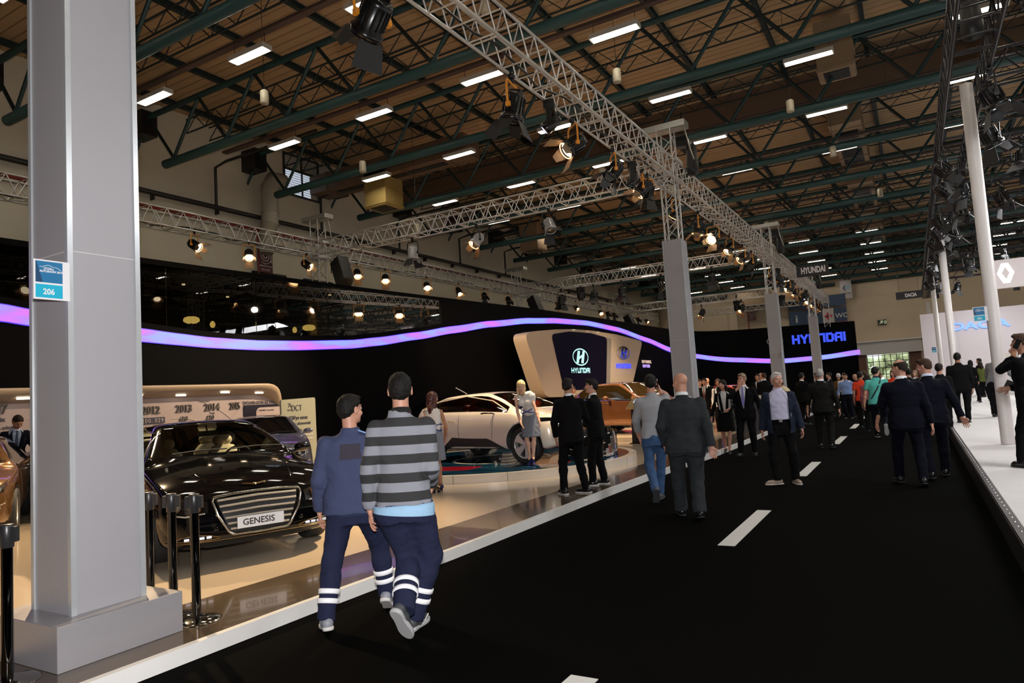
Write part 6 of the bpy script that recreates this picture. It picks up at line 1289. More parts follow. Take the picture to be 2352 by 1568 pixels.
# its face
fr0 = g0['fr']; fr = lambda y, z, off=.004: fr0(y, .30+(z-.335)*.784+(.035 if abs(y) > .48 and z > .5 else 0), off); g0['fr'] = fr; P_ = g0['patch']; ln = g0['line']
P_('grille_mesh', [(-.42, .80), (0, .825), (.42, .80)], [(-.30, .37), (0, .35), (.30, .37)], fr, BK, off=.003, rows_=6)
for k in range(6): f = (k+.35)/6; z = .80-(.80-.37)*f; yw = .42-.02-.12*max(0, f-.15)/.85; ln('grille_slat', [(-yw, z), (0, z+.018*(1-f)), (yw, z)], fr, .0135, mat('slat_chrome', (.75, .70, .62), .28, .85), k=10, off=.014)
GC_ = mat('chrome_satin', (.75, .72, .68), .16, 1)
ln('grille_frame', [(-.435, .815), (-.25, .838), (0, .845), (.25, .838), (.435, .815)], fr, .017, GC_, k=5, off=.012)
for s_ in (-1, 1): ln('grille_frame', [(s_*.435, .815), (s_*.45, .77), (s_*.41, .60), (s_*.31, .38), (s_*.27, .345)], fr, .013, GC_, k=5, off=.012)
ln('grille_frame', [(-.27, .345), (0, .335), (.27, .345)], fr, .013, GC_, k=6, off=.012)
for s_ in (-1, 1):
    lo = sgn([(.50, .60), (.66, .60), (.82, .64)], s_); hi = sgn([(.49, .735), (.66, .775), (.835, .80)], s_)
    lamp_unit(g0, s_, lo, hi, [(s_*.77, .70, .05), (s_*.66, .685, .028)]); P_('indicator_lens', sgn([(.565, .63), (.62, .63)], s_), sgn([(.56, .72), (.62, .74)], s_), fr, mat('amber_lens', (.5, .2, .06), .2, .2, coat=.5), off=.02)
    ln('lamp_strip', sgn([(.53, .60), (.70, .585), (.83, .62)], s_), fr, .008, mat('lamp_strip_pale', (.6, .58, .55), .3, .5), off=.015)
    ln('fog_trim', sgn([(.40, .335), (.50, .37), (.62, .395), (.74, .38), (.80, .33), (.6, .315), (.40, .32)], s_), fr, .006, mat('gold_chrome', (.6, .45, .25), .15, 1), off=.006); P_('fog_recess', sgn([(.45, .325), (.77, .34)], s_), sgn([(.48, .355), (.74, .375)], s_), fr, BK, off=.002)
    for k in range(4): p = fr(s_*(.50+k*.065), .35, .01); b = MB(); b.box(p.x, p.y, p.z, .012, .045, .022); b.obj('fog_lamp', mat('fog_led', (.75, .75, .8), .2, emit=(.8, .85, 1), es=.5), g0['t'])
    p = fr(s_*.43, .44, .004); b = MB(); b.lathe([(0, .004), (.022, .004), (.024, 0)], n=16, M=Matrix.Translation(p) @ Matrix.Rotation(PI/2, 4, 'Y')); b.obj('parking_sensor', paint('paint_black', (.003, .003, .0035)), g0['t'])
P_('lower_grille', [(-.62, .245), (0, .235), (.62, .245)], [(-.66, .285), (0, .28), (.66, .285)], fr, BK, off=.003); ln('bumper_line', [(-.85, .30), (-.5, .30), (0, .298), (.5, .30), (.85, .30)], fr, .006, mat('gold_chrome', (.6, .45, .25), .15, 1), off=.006); ln('lower_chrome', [(-.5, .19), (0, .185), (.5, .19)], fr, .008, PLAST, off=.004)
# winged emblem on the nose
b = MB(); tp = g0['tpz']; xe = g0['X0']-.17
for s_ in (-1, 1): b.add([tp(xe+.012, s_*.012, .012), tp(xe-.012, s_*.012, .012), tp(xe-.03, s_*.12, .012), tp(xe-.018, s_*.125, .012), tp(xe+.004, s_*.06, .012)]+[tp(xe, s_*.012, 0), tp(xe-.02, s_*.12, 0)], [(0, 1, 2, 3, 4), (1, 5, 6, 2)])
b.lathe([(0, .022), (.016, .018), (.022, .008), (.024, 0)], tp(xe, 0, 0), 12); b.obj('winged_emblem', mat('gold_chrome', (.6, .45, .25), .15, 1), g0['t'])
for s_ in (-1, 1): ln('bonnet_crease', [(.0, 0), (.01, 0)], lambda a, b_, off=0, s_=s_: g0['tpz'](g0['X0']-.25-a*100, s_*(.42+a*20), off), .004, paint('paint_black', (.003, .003, .0035)), k=12, off=0)
def wipers(c, m=PLAST):
    for y0 in (-.55, .1): b = MB(); b.path([c['tpz'](c['X0']-c.get('xc', 1.5)-.03, y0, .02), c['tpz'](c['X0']-c.get('xc', 1.5)-.06, y0+.3, .025), c['tpz'](c['X0']-c.get('xc', 1.5)-.05, y0+.62, .02)], .008, 5); b.obj('wiper', m, c['t'])
wipers(g0)

# white concept crossover on the round stage
WHP = paint('paint_pearl', (.72, .66, .58), .22, .1)
CON = dict(L=4.15, fo=.72, wb=2.80, wr=.375, rim=.74, spokes=5, spw=(.03, .085), sptw=.0, glass=(.98, 1.85, 3.15, 3.95), tumble=.26, archgap=.07, shoulder=.05, sideend=3.7,
    top=[(0, .62), (.06, .86), (.2, .96), (.55, 1.03), (.98, 1.10), (1.4, 1.32), (1.85, 1.47), (2.3, 1.53), (3.15, 1.46), (3.7, 1.30), (3.95, 1.17), (4.1, 1.05), (4.15, .95)],
    belt=[(0, .58), (.06, .80), (.2, .88), (.5, .94), (1.0, 1.02), (3.0, 1.06), (3.9, 1.10), (4.1, 1.0), (4.15, .9)],
    bot=[(0, .40), (.1, .28), (.5, .26), (3.6, .28), (4.05, .38), (4.15, .5)],
    half=[(0, .62), (.06, .76), (.22, .88), (.5, .93), (1, .945), (2.1, .91), (3.2, .945), (3.9, .88), (4.1, .76), (4.15, .66)],
    paint=WHP, glassmat=glass('car_glass_smoked', (.5, .5, .5), .03), interior=REDL, dash=PLAST, rimmat=mat('rim_bright_silver', (.75, .75, .75), .3, .6),
    seams=[[(.55, .5), (.62, 1.0)], [(-.42, .5), (-.42, 1.05)], [(-1.05, .7), (-1.2, 1.05)]], handles=[(-.62, .90)], handlemat=mat('handle_pearl', (.5, .42, .34), .3, .3),
    side_patches=[([(-.98, .30), (-.62, .55), (-.3, .53), (0, .52), (.45, .52), (.93, .30)], [(-.95, .30), (-.5, .30), (0, .30), (.5, .30), (.92, .30)], PLAST, 'sill_recess')],
    side_lines=[([(-1.6, .72), (-1.2, .80), (-.9, .80)], .006, SCY if False else mat('line_pearl', (.8, .7, .55), .3, .2)), ([(.95, 1.09), (.45, 1.30), (-.4, 1.43), (-1.2, 1.34), (-1.75, 1.18)], .014, mat('line_pearl', (.8, .7, .55), .3, .2))])
c1 = car('white concept crossover with red seats and huge wheels on the round stage', (-8.16, 13.38), .25, math.radians(-10.3), CON)
c1['patch']('front_grille', [(-.58, .84), (0, .86), (.58, .84)], [(-.50, .36), (0, .34), (.50, .36)], c1['fr'], BK, off=.004, rows_=8)
for k in range(9): c1['line']('grille_slat', [(-.52+k*.006, .78-k*.05), (0, .80-k*.05), (.52-k*.006, .78-k*.05)], c1['fr'], .006, mat('slat_dark', (.05, .05, .05), .3, .5), off=.012)
for s_ in (-1, 1):
    c1['patch']('headlamp_housing', sgn([(.60, .84), (.86, .84)], s_), sgn([(.58, .90), (.86, .92)], s_), c1['fr'], BK, off=.004); c1['line']('grille_frame', sgn([(.60, .86), (.54, .6), (.52, .34)], s_), c1['fr'], .016, CHROME, off=.01)
    b = MB(); p = c1['sd'](.62, 1.03, s_, 0); b.path([p, p+Vector((.02, s_*.10, .02)), p+Vector((-.10, s_*.2, .03)), p+Vector((-.2, s_*.19, .02))], .016, 6); b.obj('camera_mirror', BLACKM, c1['t'])
b = MB(); b.tube((-1.0, 0, 1.50), (-1.35, 0, 1.66), .012, 6); b.obj('aerial', mat('aerial_grey', (.4, .4, .4), .4, .5), c1['t'])

def generic(label, xy, z0, hd, pnt, H=1.46, kind='hatch', gm=CGD, L=4.4, face=True, grp=None, **k):
    wb = L*.61; fo = L*.19; s = L/4.5; hh = H/1.46; suv = kind == 'suv'
    S = dict(L=L, fo=fo, wb=wb, wr=.36 if suv else .325, rim=.68, spokes=k.get('spokes', 10), spw=(.014, .024), glass=(1.25*s, 2.05*s, (3.55 if kind != 'sedan' else 3.2)*s, (4.2 if kind != 'sedan' else 3.95)*s), tumble=.26, sideend=(3.9 if kind != 'sedan' else 3.75)*s,
        top=[(0, .55*hh), (.06*s, .78*hh), (.2*s, .86*hh), (.6*s, .93*hh), (1.25*s, 1.02*hh), (2.05*s, 1.40*hh), (2.6*s, 1.46*hh), (3.2*s, 1.43*hh), (3.55*s, 1.40*hh if kind != 'sedan' else 1.28*hh), (3.95*s, 1.2*hh if kind != 'sedan' else 1.10*hh), (4.2*s, 1.08*hh), (4.45*s, .98*hh), (4.5*s, .86*hh)],
        belt=[(0, .50*hh), (.06*s, .70*hh), (.2*s, .77*hh), (.6*s, .84*hh), (1.25*s, .93*hh), (3.2*s, .98*hh), (4.2*s, 1.0*hh), (4.5*s, .8*hh)],
        bot=[(0, .30), (.1, .2), (.4, .18 if not suv else .24), (4.1*s, .2 if not suv else .26), (4.4*s, .3), (4.5*s, .42)],
        half=[(0, .58), (.06, .72), (.2, .82), (.5, .88), (1, .905), (2.4, .905), (3.8, .89), (4.2*s, .82), (4.42*s, .72), (4.5*s, .62)],
        paint=pnt, glassmat=gm, mirror=(L*.5-1.05*s-L*.5+wb/2+fo-.9*s-.35, .97*hh), trim=True, seams=[[(wb*.5-.62, .3), (wb*.5-.62, .9*hh)], [(-.32, .28), (-.32, .95*hh)], [(-wb*.5+.42, .5), (-wb*.5+.5, .92*hh)]], handles=[(-.18, .86*hh), (-1.0*s, .88*hh)], group=grp)
    S.update(k.get('spec', {})); c = car(label, xy, z0, hd, S)
    if face:
        q = hh; c['patch']('grille', [(-.36, .70*q), (0, .72*q), (.36, .70*q)], [(-.28, .42*q), (0, .40*q), (.28, .42*q)], c['fr'], BK, off=.004, rows_=5)
        for j in range(3): c['line']('grille_slat', [(-.33+j*.02, (.64-j*.08)*q), (0, (.655-j*.08)*q), (.33-j*.02, (.64-j*.08)*q)], c['fr'], .011, CHROME, off=.012)
        c['line']('grille_frame', [(-.37, .715*q), (0, .735*q), (.37, .715*q)], c['fr'], .012, CHROME, off=.01)
        for s_ in (-1, 1):
            lamp_unit(c, s_, sgn([(.42, .60*q), (.60, .60*q), (.77, .66*q)], s_), sgn([(.43, .66*q), (.62, .73*q), (.80, .79*q)], s_), [(s_*.70, .69*q, .045), (s_*.58, .655*q, .035)], CHROME)
            c['patch']('fog_lamp', sgn([(.50, .30), (.72, .36)], s_), sgn([(.50, .36), (.74, .46)], s_), c['fr'], LREF, off=.004); c['line']('fog_trim', sgn([(.46, .28), (.50, .38), (.78, .50)], s_), c['fr'], .008, CHROME, off=.006)
    wipers(dict(c, xc=1.25*s)); return c
generic('silver blue estate car behind the black saloon, beside the information board', (-13.0, 10.85), .1, math.atan2(-.6, .8), paint('paint_silverblue', (.14, .145, .19), .25, .6), 1.47, 'hatch', L=4.7)
generic('bronze brown hatchback at the left edge behind the queue posts, front lamps towards the aisle', (-12.95, 4.95), .1, math.atan2(-.47, .88), paint('paint_bronze', (.17, .085, .03), .22, .6), 1.45, 'hatch', L=4.1)
generic('dark bronze car parked behind the bronze hatchback, seen between it and the pillar', (-13.3, 7.5), .1, math.atan2(-.52, .85), paint('paint_darkbronze', (.06, .03, .013), .22, .6), 1.45, 'hatch', L=4.1)
b = MB(); b.prism([(-11.0, 19.4), (-7.0, 17.9+1.2), (-5.9, 22.2), (-9.9, 24.2)], .12, Matrix.Translation((0, 0, .1))); tag(fix(b.obj('display_plinth', mat('plinth_cream', (.6, .5, .38), .3, coat=.3))), 'low cream display plinth under the copper sport utility car', 'plinth')
generic('copper orange sport utility car behind the moustached man', (-8.1, 21.5), .22, math.atan2(-.38, .92), paint('paint_copper', (.24, .095, .035), .22, .55), 1.68, 'suv', L=4.5, gm=mat('car_glass_warm', (.02, .012, .004), .04, coat=.5, var=0))
generic('red small car seen between the two dark suited men', (-11.8, 27.0), .1, math.atan2(-.5, .86), paint('paint_red', (.6, .012, .008), .25, .2), 1.45, 'hatch', L=4.0)
generic('red roofed car beyond the two visitors by the third pillar', (-7.6, 34.5), .1, math.atan2(-.4, .9), paint('paint_red', (.6, .012, .008), .25, .2), 1.45, 'hatch', L=4.0)
generic('black car on the dark wall side, between the round stage and the saloon', (-13.2, 19.2), .1, math.atan2(-.3, .95), paint('paint_black', (.003, .003, .0035)), 1.66, 'suv', L=4.6, face=True)

# ================================================================== THE VISITORS
def striped_cloth():
    M = mat('cloth_striped', (.2, .2, .21), .9, var=0, bump=.25, bs=300); nt = M.node_tree; P_ = nt.nodes['Principled BSDF']
    a = nt.nodes.new('ShaderNodeAttribute'); a.attribute_name = 'sc'; m1 = nt.nodes.new('ShaderNodeMath'); m1.operation = 'MULTIPLY_ADD'; m1.inputs[1].default_value = 1/.131; m1.inputs[2].default_value = .12
    m2 = nt.nodes.new('ShaderNodeMath'); m2.operation = 'FRACT'; m3 = nt.nodes.new('ShaderNodeMath'); m3.operation = 'GREATER_THAN'; m3.inputs[1].default_value = .5
    mx = nt.nodes.new('ShaderNodeMix'); mx.data_type = 'RGBA'; mx.inputs[6].default_value = (.028, .028, .03, 1); mx.inputs[7].default_value = (.24, .25, .285, 1)
    nt.links.new(a.outputs['Fac'], m1.inputs[0]); nt.links.new(m1.outputs[0], m2.inputs[0]); nt.links.new(m2.outputs[0], m3.inputs[0]); nt.links.new(m3.outputs[0], mx.inputs[0]); nt.links.new(mx.outputs[2], P_.inputs['Base Color']); return M
NAVYW = cloth('cloth_work_navy', (.018, .022, .052)); JACK = cloth('cloth_jacket_navy', (.050, .062, .125), .7); SUIT = cloth('cloth_suit_black', (.0022, .0022, .003)); CHAR = cloth('cloth_charcoal', (.024, .028, .031), .8); BLKT = cloth('cloth_black', (.0025, .0025, .003))
NVS = cloth('cloth_navy_suit', (.0022, .0028, .008)); GREY = cloth('cloth_sweater_grey', (.30, .31, .33), .9); JEAN = cloth('cloth_denim', (.045, .09, .19), .9, var=.5, vs=14); SHW = cloth('shirt_white', (.66, .66, .68)); LIL = cloth('shirt_lilac', (.48, .47, .62)); SKIRTG = cloth('skirt_grey', (.17, .19, .24), .5)
WCOL = mat('collar_white', (.7, .7, .72), .7, var=0); SOLW = mat('sole_white', (.62, .6, .58), .6, var=0); SHG = mat('shoe_grey', (.06, .065, .07), .6); CREAMW = cloth('blouse_white', (.66, .65, .64), .6)

def ex_jacket_trim(t, d):
    B = mat('stripe_pale_blue', (.22, .36, .66), .6, var=0); a = d['arms'][1]; ax, sf, sr, H = d['ax'], d['sf'], d['sr'], d['H']; sh, el = a[0], a[1]; nb = d['nb']
    for k in (-1, 0, 1):
        b = MB(); o = sf*(.010*k-.0)*1.6; b.path([nb-ax*.018+sr*.06*1+o*.6-sf*.035, nb-ax*.05+sr*.115+ax*.010+o-sf*.045, sh+ax*.033*H+sr*.016+o-sf*.025, sh+(el-sh)*.12+sr*.040*H+ax*.010+o-sf*.015, sh+(el-sh)*.42+sr*.040*H+o-sf*.01], .0062, 5); b.obj('sleeve_stripe', B, t)
    b = MB(); b.path([nb-ax*(.016)+sr*.068*math.cos(a_)+sf*(.064*math.sin(a_)-.004) for a_ in [PI+PI*k/12 for k in range(13)]], .003, 5); b.obj('collar_piping', B, t)
    G = []
    for j in range(9):
        u = -.075+.15*j/8; G.append([d['pel']+ax*w+sr*u*(1.15 if w < .22*H else 1)-sf*(dp-1.1*u*u) for w, dp in ((.195*H, .0840*H), (.225*H, .0835*H), (.262*H, .075*H))])
    b = MB(); b.grid(G); b.obj('yoke_panel', cloth('cloth_yoke_brown', (.045, .04, .055), .8), t)
    G = []
    for j in range(33):
        a_ = 2*PI*j/32; r1, r2 = .1135*H, .085*H; G.append([d['pel']+ax*w+sr*r1*f*math.cos(a_)+sf*(r2*f*math.sin(a_)-.004) for w, f in ((-.052*H, 1.0), (-.04*H, 1.03), (-.015*H, 1.03), (-.003*H, 1.0))])
    b = MB(); b.grid(G); b.obj('waistband', cloth('cloth_knit_navy', (.022, .035, .07)), t)
person('man in navy zip jacket with pale blue shoulder stripes, seen from behind', (-3.80, 4.00), 0, 41, 1.70, 0, top='bomber', topcol=JACK, open=0, hemz=-.045, loose=1.08, legcol=NAVYW, strips=True, hair='black', thick=.012, quiff=.5, wide=1.06, sleeve=.98, topname='zip_jacket', skin='light',
    fl=(-.22, -.17, .0), pitch_l=-8, fr=(.22, .20, .05), pitch_r=-30, toe_l=-12, toe_r=10, hyaw=-48, hr=(.27, -.06, .80), hl=(-.26, .10, .84), shoes='sneaker', shoecol=mat('shoe_grey_white', (.25, .26, .30), .5), solecol=SOLW, legwide=1.08, lean=1, curlr=.8, extra=(ex_jacket_trim,))
def ex_striped(t, d):
    ax, sf, sr, H = d['ax'], d['sf'], d['sr'], d['H']; G = []
    for j in range(33):
        a_ = 2*PI*j/32; r1, r2 = .118*H, .090*H; G.append([d['pel']+ax*w+sr*r1*math.cos(a_)*f+sf*(r2*f*math.sin(a_)-.008) for w, f in ((-.062*H-.012*math.cos(a_)*H, 1.0), (-.05*H, 1.01), (-.026*H, .97), (-.022*H, .8))])
    b = MB(); b.grid(G); b.obj('undershirt_hem', cloth('shirt_sky', (.32, .52, .72), .8), t)
    b = MB(); b.path([d['nb']-ax*(.010)+sr*.070*math.cos(a_)+sf*(.066*math.sin(a_)-.004) for a_ in [2*PI*k/20 for k in range(20)]], .005, 5, closed=True); b.obj('collar_lining', mat('lining_red', (.22, .01, .02), .7), t)
    for s_ in (.065, -.0): b = MB(); b.lathe([(0, .004), (.012, .003), (.012, 0)], n=8, M=Matrix.Translation(d['pel']-ax*.058*H+sr*(s_+.02)-sf*.082*H) @ Matrix.Rotation(PI/2, 4, 'X')); b.obj('rivet_button', mat('button_white', (.8, .8, .85), .3), t)
sm = person('tall man in grey and black striped sweater with reflective bands on his work trousers', (-3.27, 3.96), 0, 38, 1.86, 0, top='sweater', topcol=striped_cloth(), striped=True, hemz=-.025, loose=1.0, sleeve=1.02, legcol=NAVYW, strips=True, hair='black', thick=.013, quiff=1.0, wide=.95, collar=cloth('collar_black', (.02, .02, .02)), skin='light',
    fl=(-.03, -.22, .13), pitch_l=-52, fr=(.03, .06, .0), toe_r=25, toe_l=28, kneeoutr=1.5, kneeoutl=.2, pelvis=(0, 0, -.03), hr=(.21, .21, 1.01), er=(.02, -1, -.1), hl=(-.245, .04, .88), shoes='sneaker', shoecol=mat('shoe_dark_grey', (.05, .055, .06), .6), solecol=mat('sole_grey', (.40, .40, .40), .7), swoosh=True, legwide=1.16, lean=1, side=1, curlr=1.0, curll=.5, extra=(ex_striped, held('smartphone', 'dark phone held low in the striped man’s right hand', 'r', (.07, .008, .14), mat('phone_black', (.01, .01, .012), .15), (.03, .05, -.02), (1.2, .2, -.4))))
person('hostess with long red-brown hair in white top and grey skirt, back turned, below the stage', (-7.05, 9.4), .1, 12, 1.60, 1, fem=True, top='dress', topcol=CREAMW, legwear='skirt', legcol=SKIRTG, bare=('arms', 'legs'), hair='redbrown', hairstyle='long', hlen=.42, shoes='heels', shoecol=mat('shoe_blue_suede', (.01, .012, .09), .5), heel=.075, hyaw=-25, hr=(.10, .24, .93), hl=(-.02, .26, .93), er=(1, -.8, -.2), el=(-1, -.8, -.2), skin='tan', fl=(-.05, .02, 0), fr=(.06, .04, 0), toe_l=-40, toe_r=-50, group='hostesses')
person('blonde hostess in white top and grey skirt leaning forward on the round stage', (-6.66, 12.06), .25, -158, 1.66, 1, fem=True, top='dress', topcol=CREAMW, legwear='skirt', legcol=SKIRTG, bare=('arms', 'legs'), hair='blond', hairstyle='long', hlen=.26, shoes='heels', shoecol=mat('shoe_blue_suede', (.01, .012, .09), .5), heel=.07, lean=22, side=12, hyaw=16, hpitch=-22, hl=(-.24, .30, .78), hr=(.16, .22, .86), skin='pale', fl=(-.02, .02, 0), fr=(.05, -.03, 0), toe_l=-10, toe_r=20, pelvis=(.0, -.06, 0), group='hostesses', hfwd=.06)
person('man in black suit with white soled shoes, back to the camera, beside the stage', (-4.58, 9.55), .1, 24, 1.73, 1, tie=None, collar=WCOL, hair='black', hyaw=-30, topcol=SUIT, legcol=SUIT, hr=(.22, .34, 1.0), hl=(-.24, .10, .86), fl=(-.16, 0, 0), fr=(.17, .05, 0), toe_r=-60, toe_l=-30, solecol=SOLW, skin='tan', legwide=.95, thick=.012)
person('man with black moustache and crossed arms in black suit, turned sideways', (-4.60, 10.55), .1, 98, 1.71, 1, tie=BLKT, collar=WCOL, hair='black', hyaw=18, topcol=SUIT, legcol=SUIT, hr=(-.13, .24, 1.13), hl=(.10, .27, 1.10), er=(1, .1, -.6), el=(-1, .1, -.6), fl=(-.11, .08, 0), fr=(.08, -.06, 0), solecol=SOLW, skin='light', quiff=1.2, thick=.017, extra=(ex_moustache,), hdirr=(-1, .1, .1), hdirl=(1, .1, .0), curlr=.6)
person('man in grey sweater and blue jeans talking on his phone, seen from behind', (-3.34, 9.76), 0, 22, 1.80, 1, top='sweater', topcol=GREY, legcol=JEAN, hair='black', thick=.016, hyaw=-6, hr=(.14, .06, 1.56), er=(.5, .4, -1), hdirr=(-.3, .1, .95), palmr=(-1, 0, 0), curlr=1.0, hl=(-.22, .22, .92), el=(-.8, -1, 0), fl=(-.06, -.28, .10), pitch_l=-50, fr=(.02, .10, 0), toe_r=10, cuff=.28, bare=('arms',), legwide=.93, shoes='loafer', shoecol=SHG, solecol=SHG, skin='light', wide=.98, extra=(ex_phone('r'),), hemz=-.03)
person('bald man in charcoal suit walking away, head turned to the stand', (-2.52, 8.50), 0, 16, 1.77, 0, tie=None, collar=WCOL, hair=None, hairstyle='none', bald=True, topcol=CHAR, legcol=CHAR, wide=1.16, belly=.02, loose=1.07, hyaw=42, skin='light', hr=(.30, -.10, .86), hl=(-.26, .08, .90), fl=(-.12, .16, .0), fr=(.10, -.14, .02), pitch_r=-14, toe_r=-8, toe_l=-12, legwide=1.18, hem=.040, curlr=.9, neck=1.08, sleeve=1.12, palmr=(0, -1, 0), lean=1)
person('woman in black blazer and skirt with white blouse on the aisle edge', (-3.86, 16.35), 0, -172, 1.66, 1, fem=True, top='blazer', topcol=BLKT, shirt=CREAMW, open=1.0, openmin=.03, vw=1.6, legwear='skirt', legcol=BLKT, bare=('legs',), hair='black', hairstyle='long', hlen=.16, skin='light', hyaw=-24, htilt=4, hl=(-.10, .26, 1.02), el=(-1, -.6, -.2), hr=(.30, .14, .84), fl=(-.04, .14, 0), fr=(.07, -.16, .02), shoes='heels', shoecol=mat('shoe_black', (.008, .008, .009), .25), heel=.03, group='visitors in business dress')
person('man in black suit and lilac tie holding a hand before his mouth', (-3.33, 15.95), 0, -178, 1.80, 1, tie=mat('tie_lilac', (.20, .18, .48), .45), shirt=SHW, collar=WCOL, hair='sandy', skin='light', hyaw=-24, hr=(.06, .22, 1.50), er=(1, .2, -.9), hdirr=(-.35, .1, .9), palmr=(0, -1, 0), hl=(-.34, .06, .90), topcol=SUIT, legcol=SUIT, open=.95, openlow=.04, wide=1.1, extra=(ex_glasses,), fl=(-.14, 0, 0), fr=(.14, .1, 0), group='visitors in business dress')
def ex_bomber(t, d):
    B = mat('rib_white', (.5, .5, .5), .7, var=0)
    for a in d['arms']:
        dn = unit(a[2]-a[1]); c = a[2]-dn*.012; u = unit(np.cross(dn, [0, 1, .2])); v = np.cross(dn, u); b = MB(); b.path([c+(u*math.cos(q)+v*math.sin(q))*.047 for q in [2*PI*k/16 for k in range(16)]], .003, 4, closed=True); b.obj('cuff_line', B, t)
    b = MB(); b.box(0, 0, 0, .05, .012, .04, M=Matrix.Translation(d['pel']+d['ax']*.045*d['H']+d['sf']*.072*d['H'])); b.obj('belt_buckle', CHROME, t)
    ax, sf, sr, H = d['ax'], d['sf'], d['sr'], d['H']
    for s_ in (-1, 1): b = MB(); b.path([d['nb']-ax*.02+sr*s_*.060+sf*.02, d['nb']-ax*.06+sr*s_*.075+sf*.085, d['pel']+ax*.20*H+sr*s_*.095*H*.92+sf*.055*H, d['pel']+ax*.0*H+sr*s_*.098*H+sf*.052*H], .004, 4); b.obj('zip_edge', B, t)
person('grey haired old man in open navy bomber jacket, lilac shirt and beige shoes', (-1.89, 11.55), 0, -167, 1.73, 0, top='bomber', topcol=cloth('cloth_bomber_navy', (.012, .017, .034), .7), shirt=LIL, open=.55, openlow=-.25, openmin=.02, collar=mat('collar_lilac', (.5, .48, .64), .7), hair='white', thick=.008, quiff=.3, skin='light', hyaw=24, hr=(.28, -.02, .82), hl=(-.31, .02, .80), legcol=BLKT, vw=2, fl=(-.15, .03, 0), fr=(.13, .14, 0), toe_r=70, toe_l=-15, shoes='loafer', shoecol=mat('shoe_beige', (.27, .20, .15), .7), solecol=mat('sole_cream', (.5, .46, .4), .7), loose=1.06, belly=.02, curll=.9, curlr=.8, extra=(ex_bomber,), hemz=-.07, wide=1.04)
person('grey haired man in dark suit walking away up the aisle', (-1.88, 17.3), 0, 4, 1.80, 1, tie=None, collar=WCOL, hair='grey', hyaw=-14, topcol=cloth('cloth_dark_olive', (.007, .007, .006)), legcol=cloth('cloth_dark_olive', (.007, .007, .006)), hr=(.34, -.04, .84), hl=(-.34, .08, .84), fl=(-.12, .12, 0), fr=(.12, -.15, .02), wide=1.14, group='visitors walking away')
person('man in dark navy suit with receding hair walking away, face turned left', (-.17, 11.45), 0, 10, 1.79, 0, tie=None, collar=WCOL, hair='darkbrown', hairstyle='balding', thick=.008, topcol=NVS, legcol=NVS, wide=1.10, hyaw=52, skin='light', hl=(-.36, .22, .84), hr=(.32, .0, .86), fl=(-.12, .22, 0), fr=(.12, -.18, .03), pitch_r=-15, curll=1.0, sleeve=1.08, neck=1.06)
person('man in dark navy suit with short brown hair swinging an arm, right of the pair', (.17, 12.25), 0, 8, 1.80, 0, tie=None, collar=mat('collar_sky', (.5, .55, .68), .7), hair='brown', thick=.007, quiff=.2, topcol=NVS, legcol=NVS, wide=1.12, hyaw=62, hpitch=-8, lean=7, skin='light', hl=(-.28, .28, .92), hr=(.38, -.12, .84), palmr=(-.5, -1, 0), hdirr=(.4, .0, -.9), curlr=.35, fl=(-.12, -.20, .03), fr=(.13, .2, 0), sleeve=1.08, neck=1.1)
person('man in black suit on the phone at the right edge of the white stand', (1.30, 11.45), .25, 62, 1.77, 0, tie=None, hair='brown', quiff=1.1, topcol=SUIT, legcol=SUIT, hyaw=12, skin='tan', hl=(-.10, .09, 1.50), el=(-.25, .35, -1), hdirl=(.1, -.1, .98), palml=(1, 0, 0), curll=.9, hr=(.08, .26, 1.06), er=(.6, -.8, -.8), fl=(-.10, .14, 0), fr=(.12, -.04, 0), toe_l=30, toe_r=0, collar=None, extra=(ex_phone('l'),))
person('woman in coral trousers holding a black folder behind the first white pole', (1.88, 14.6), .25, 95, 1.62, 2, fem=True, top='tee', topcol=cloth('cloth_coral', (.42, .06, .04)), legcol=cloth('cloth_coral', (.42, .06, .04)), bare=('arms',), hair='darkbrown', hairstyle='long', hlen=.2, skin='tan', hl=(-.12, .38, 1.0), hr=(.12, .40, 1.0), extra=(held('document_folder', 'black folder held in front of the first white pole', 'l', (.02, .22, .15), BLACKM, (.06, .0, .03), (.5, .0, 0), 'folder'),))
person('man in turquoise polo shirt with a black shoulder strap, walking away', (-.86, 19.9), 0, 6, 1.78, 1, top='polo', topcol=cloth('cloth_turquoise', (.09, .42, .36)), bare=('arms',), legcol=NVS, hair='black', thick=.017, hyaw=-38, hpitch=-6, hr=(.30, .14, .88), hl=(-.32, .02, .84), skin='light', wide=1.1, belly=.02, loose=1.06, fl=(-.08, .1, 0), fr=(.10, -.34, .20), pitch_r=-75, shoes='sneaker', solecol=mat('sole_grey', (.40, .40, .40), .7), extra=(ex_strap, ex_glasses), collar=cloth('collar_navy', (.01, .012, .03)), hemz=-.05)
person('man in light blue shirt walking towards the camera, arm out', (-2.24, 28.7), 0, 172, 1.68, 2, top='shirt', topcol=cloth('shirt_blue', (.17, .25, .46)), legcol=NVS, hair='black', thick=.007, hl=(-.46, -.10, .90), hr=(.36, .05, .80), skin='tan', belly=.03, wide=1.12, collar=cloth('shirt_blue', (.17, .25, .46)), hemz=.02)
REDT = cloth('cloth_red', (.62, .05, .02))
person('man in orange red shirt beside the turquoise polo, seen from behind', (-1.42, 23.4), 0, 10, 1.70, 2, top='tee', topcol=REDT, bare=('arms',), legcol=BLKT, hair='black', hyaw=-35, skin='tan')
person('visitor in checked dark shirt partly hidden by the turquoise polo', (-1.16, 21.9), 0, 5, 1.60, 2, top='shirt', topcol=mat('cloth_checked', (.20, .05, .06), .8, var=.9, vs=22), legcol=BLKT, hair='darkbrown', hyaw=-10, skin='tan', fem=True, hairstyle='long', hlen=.1)
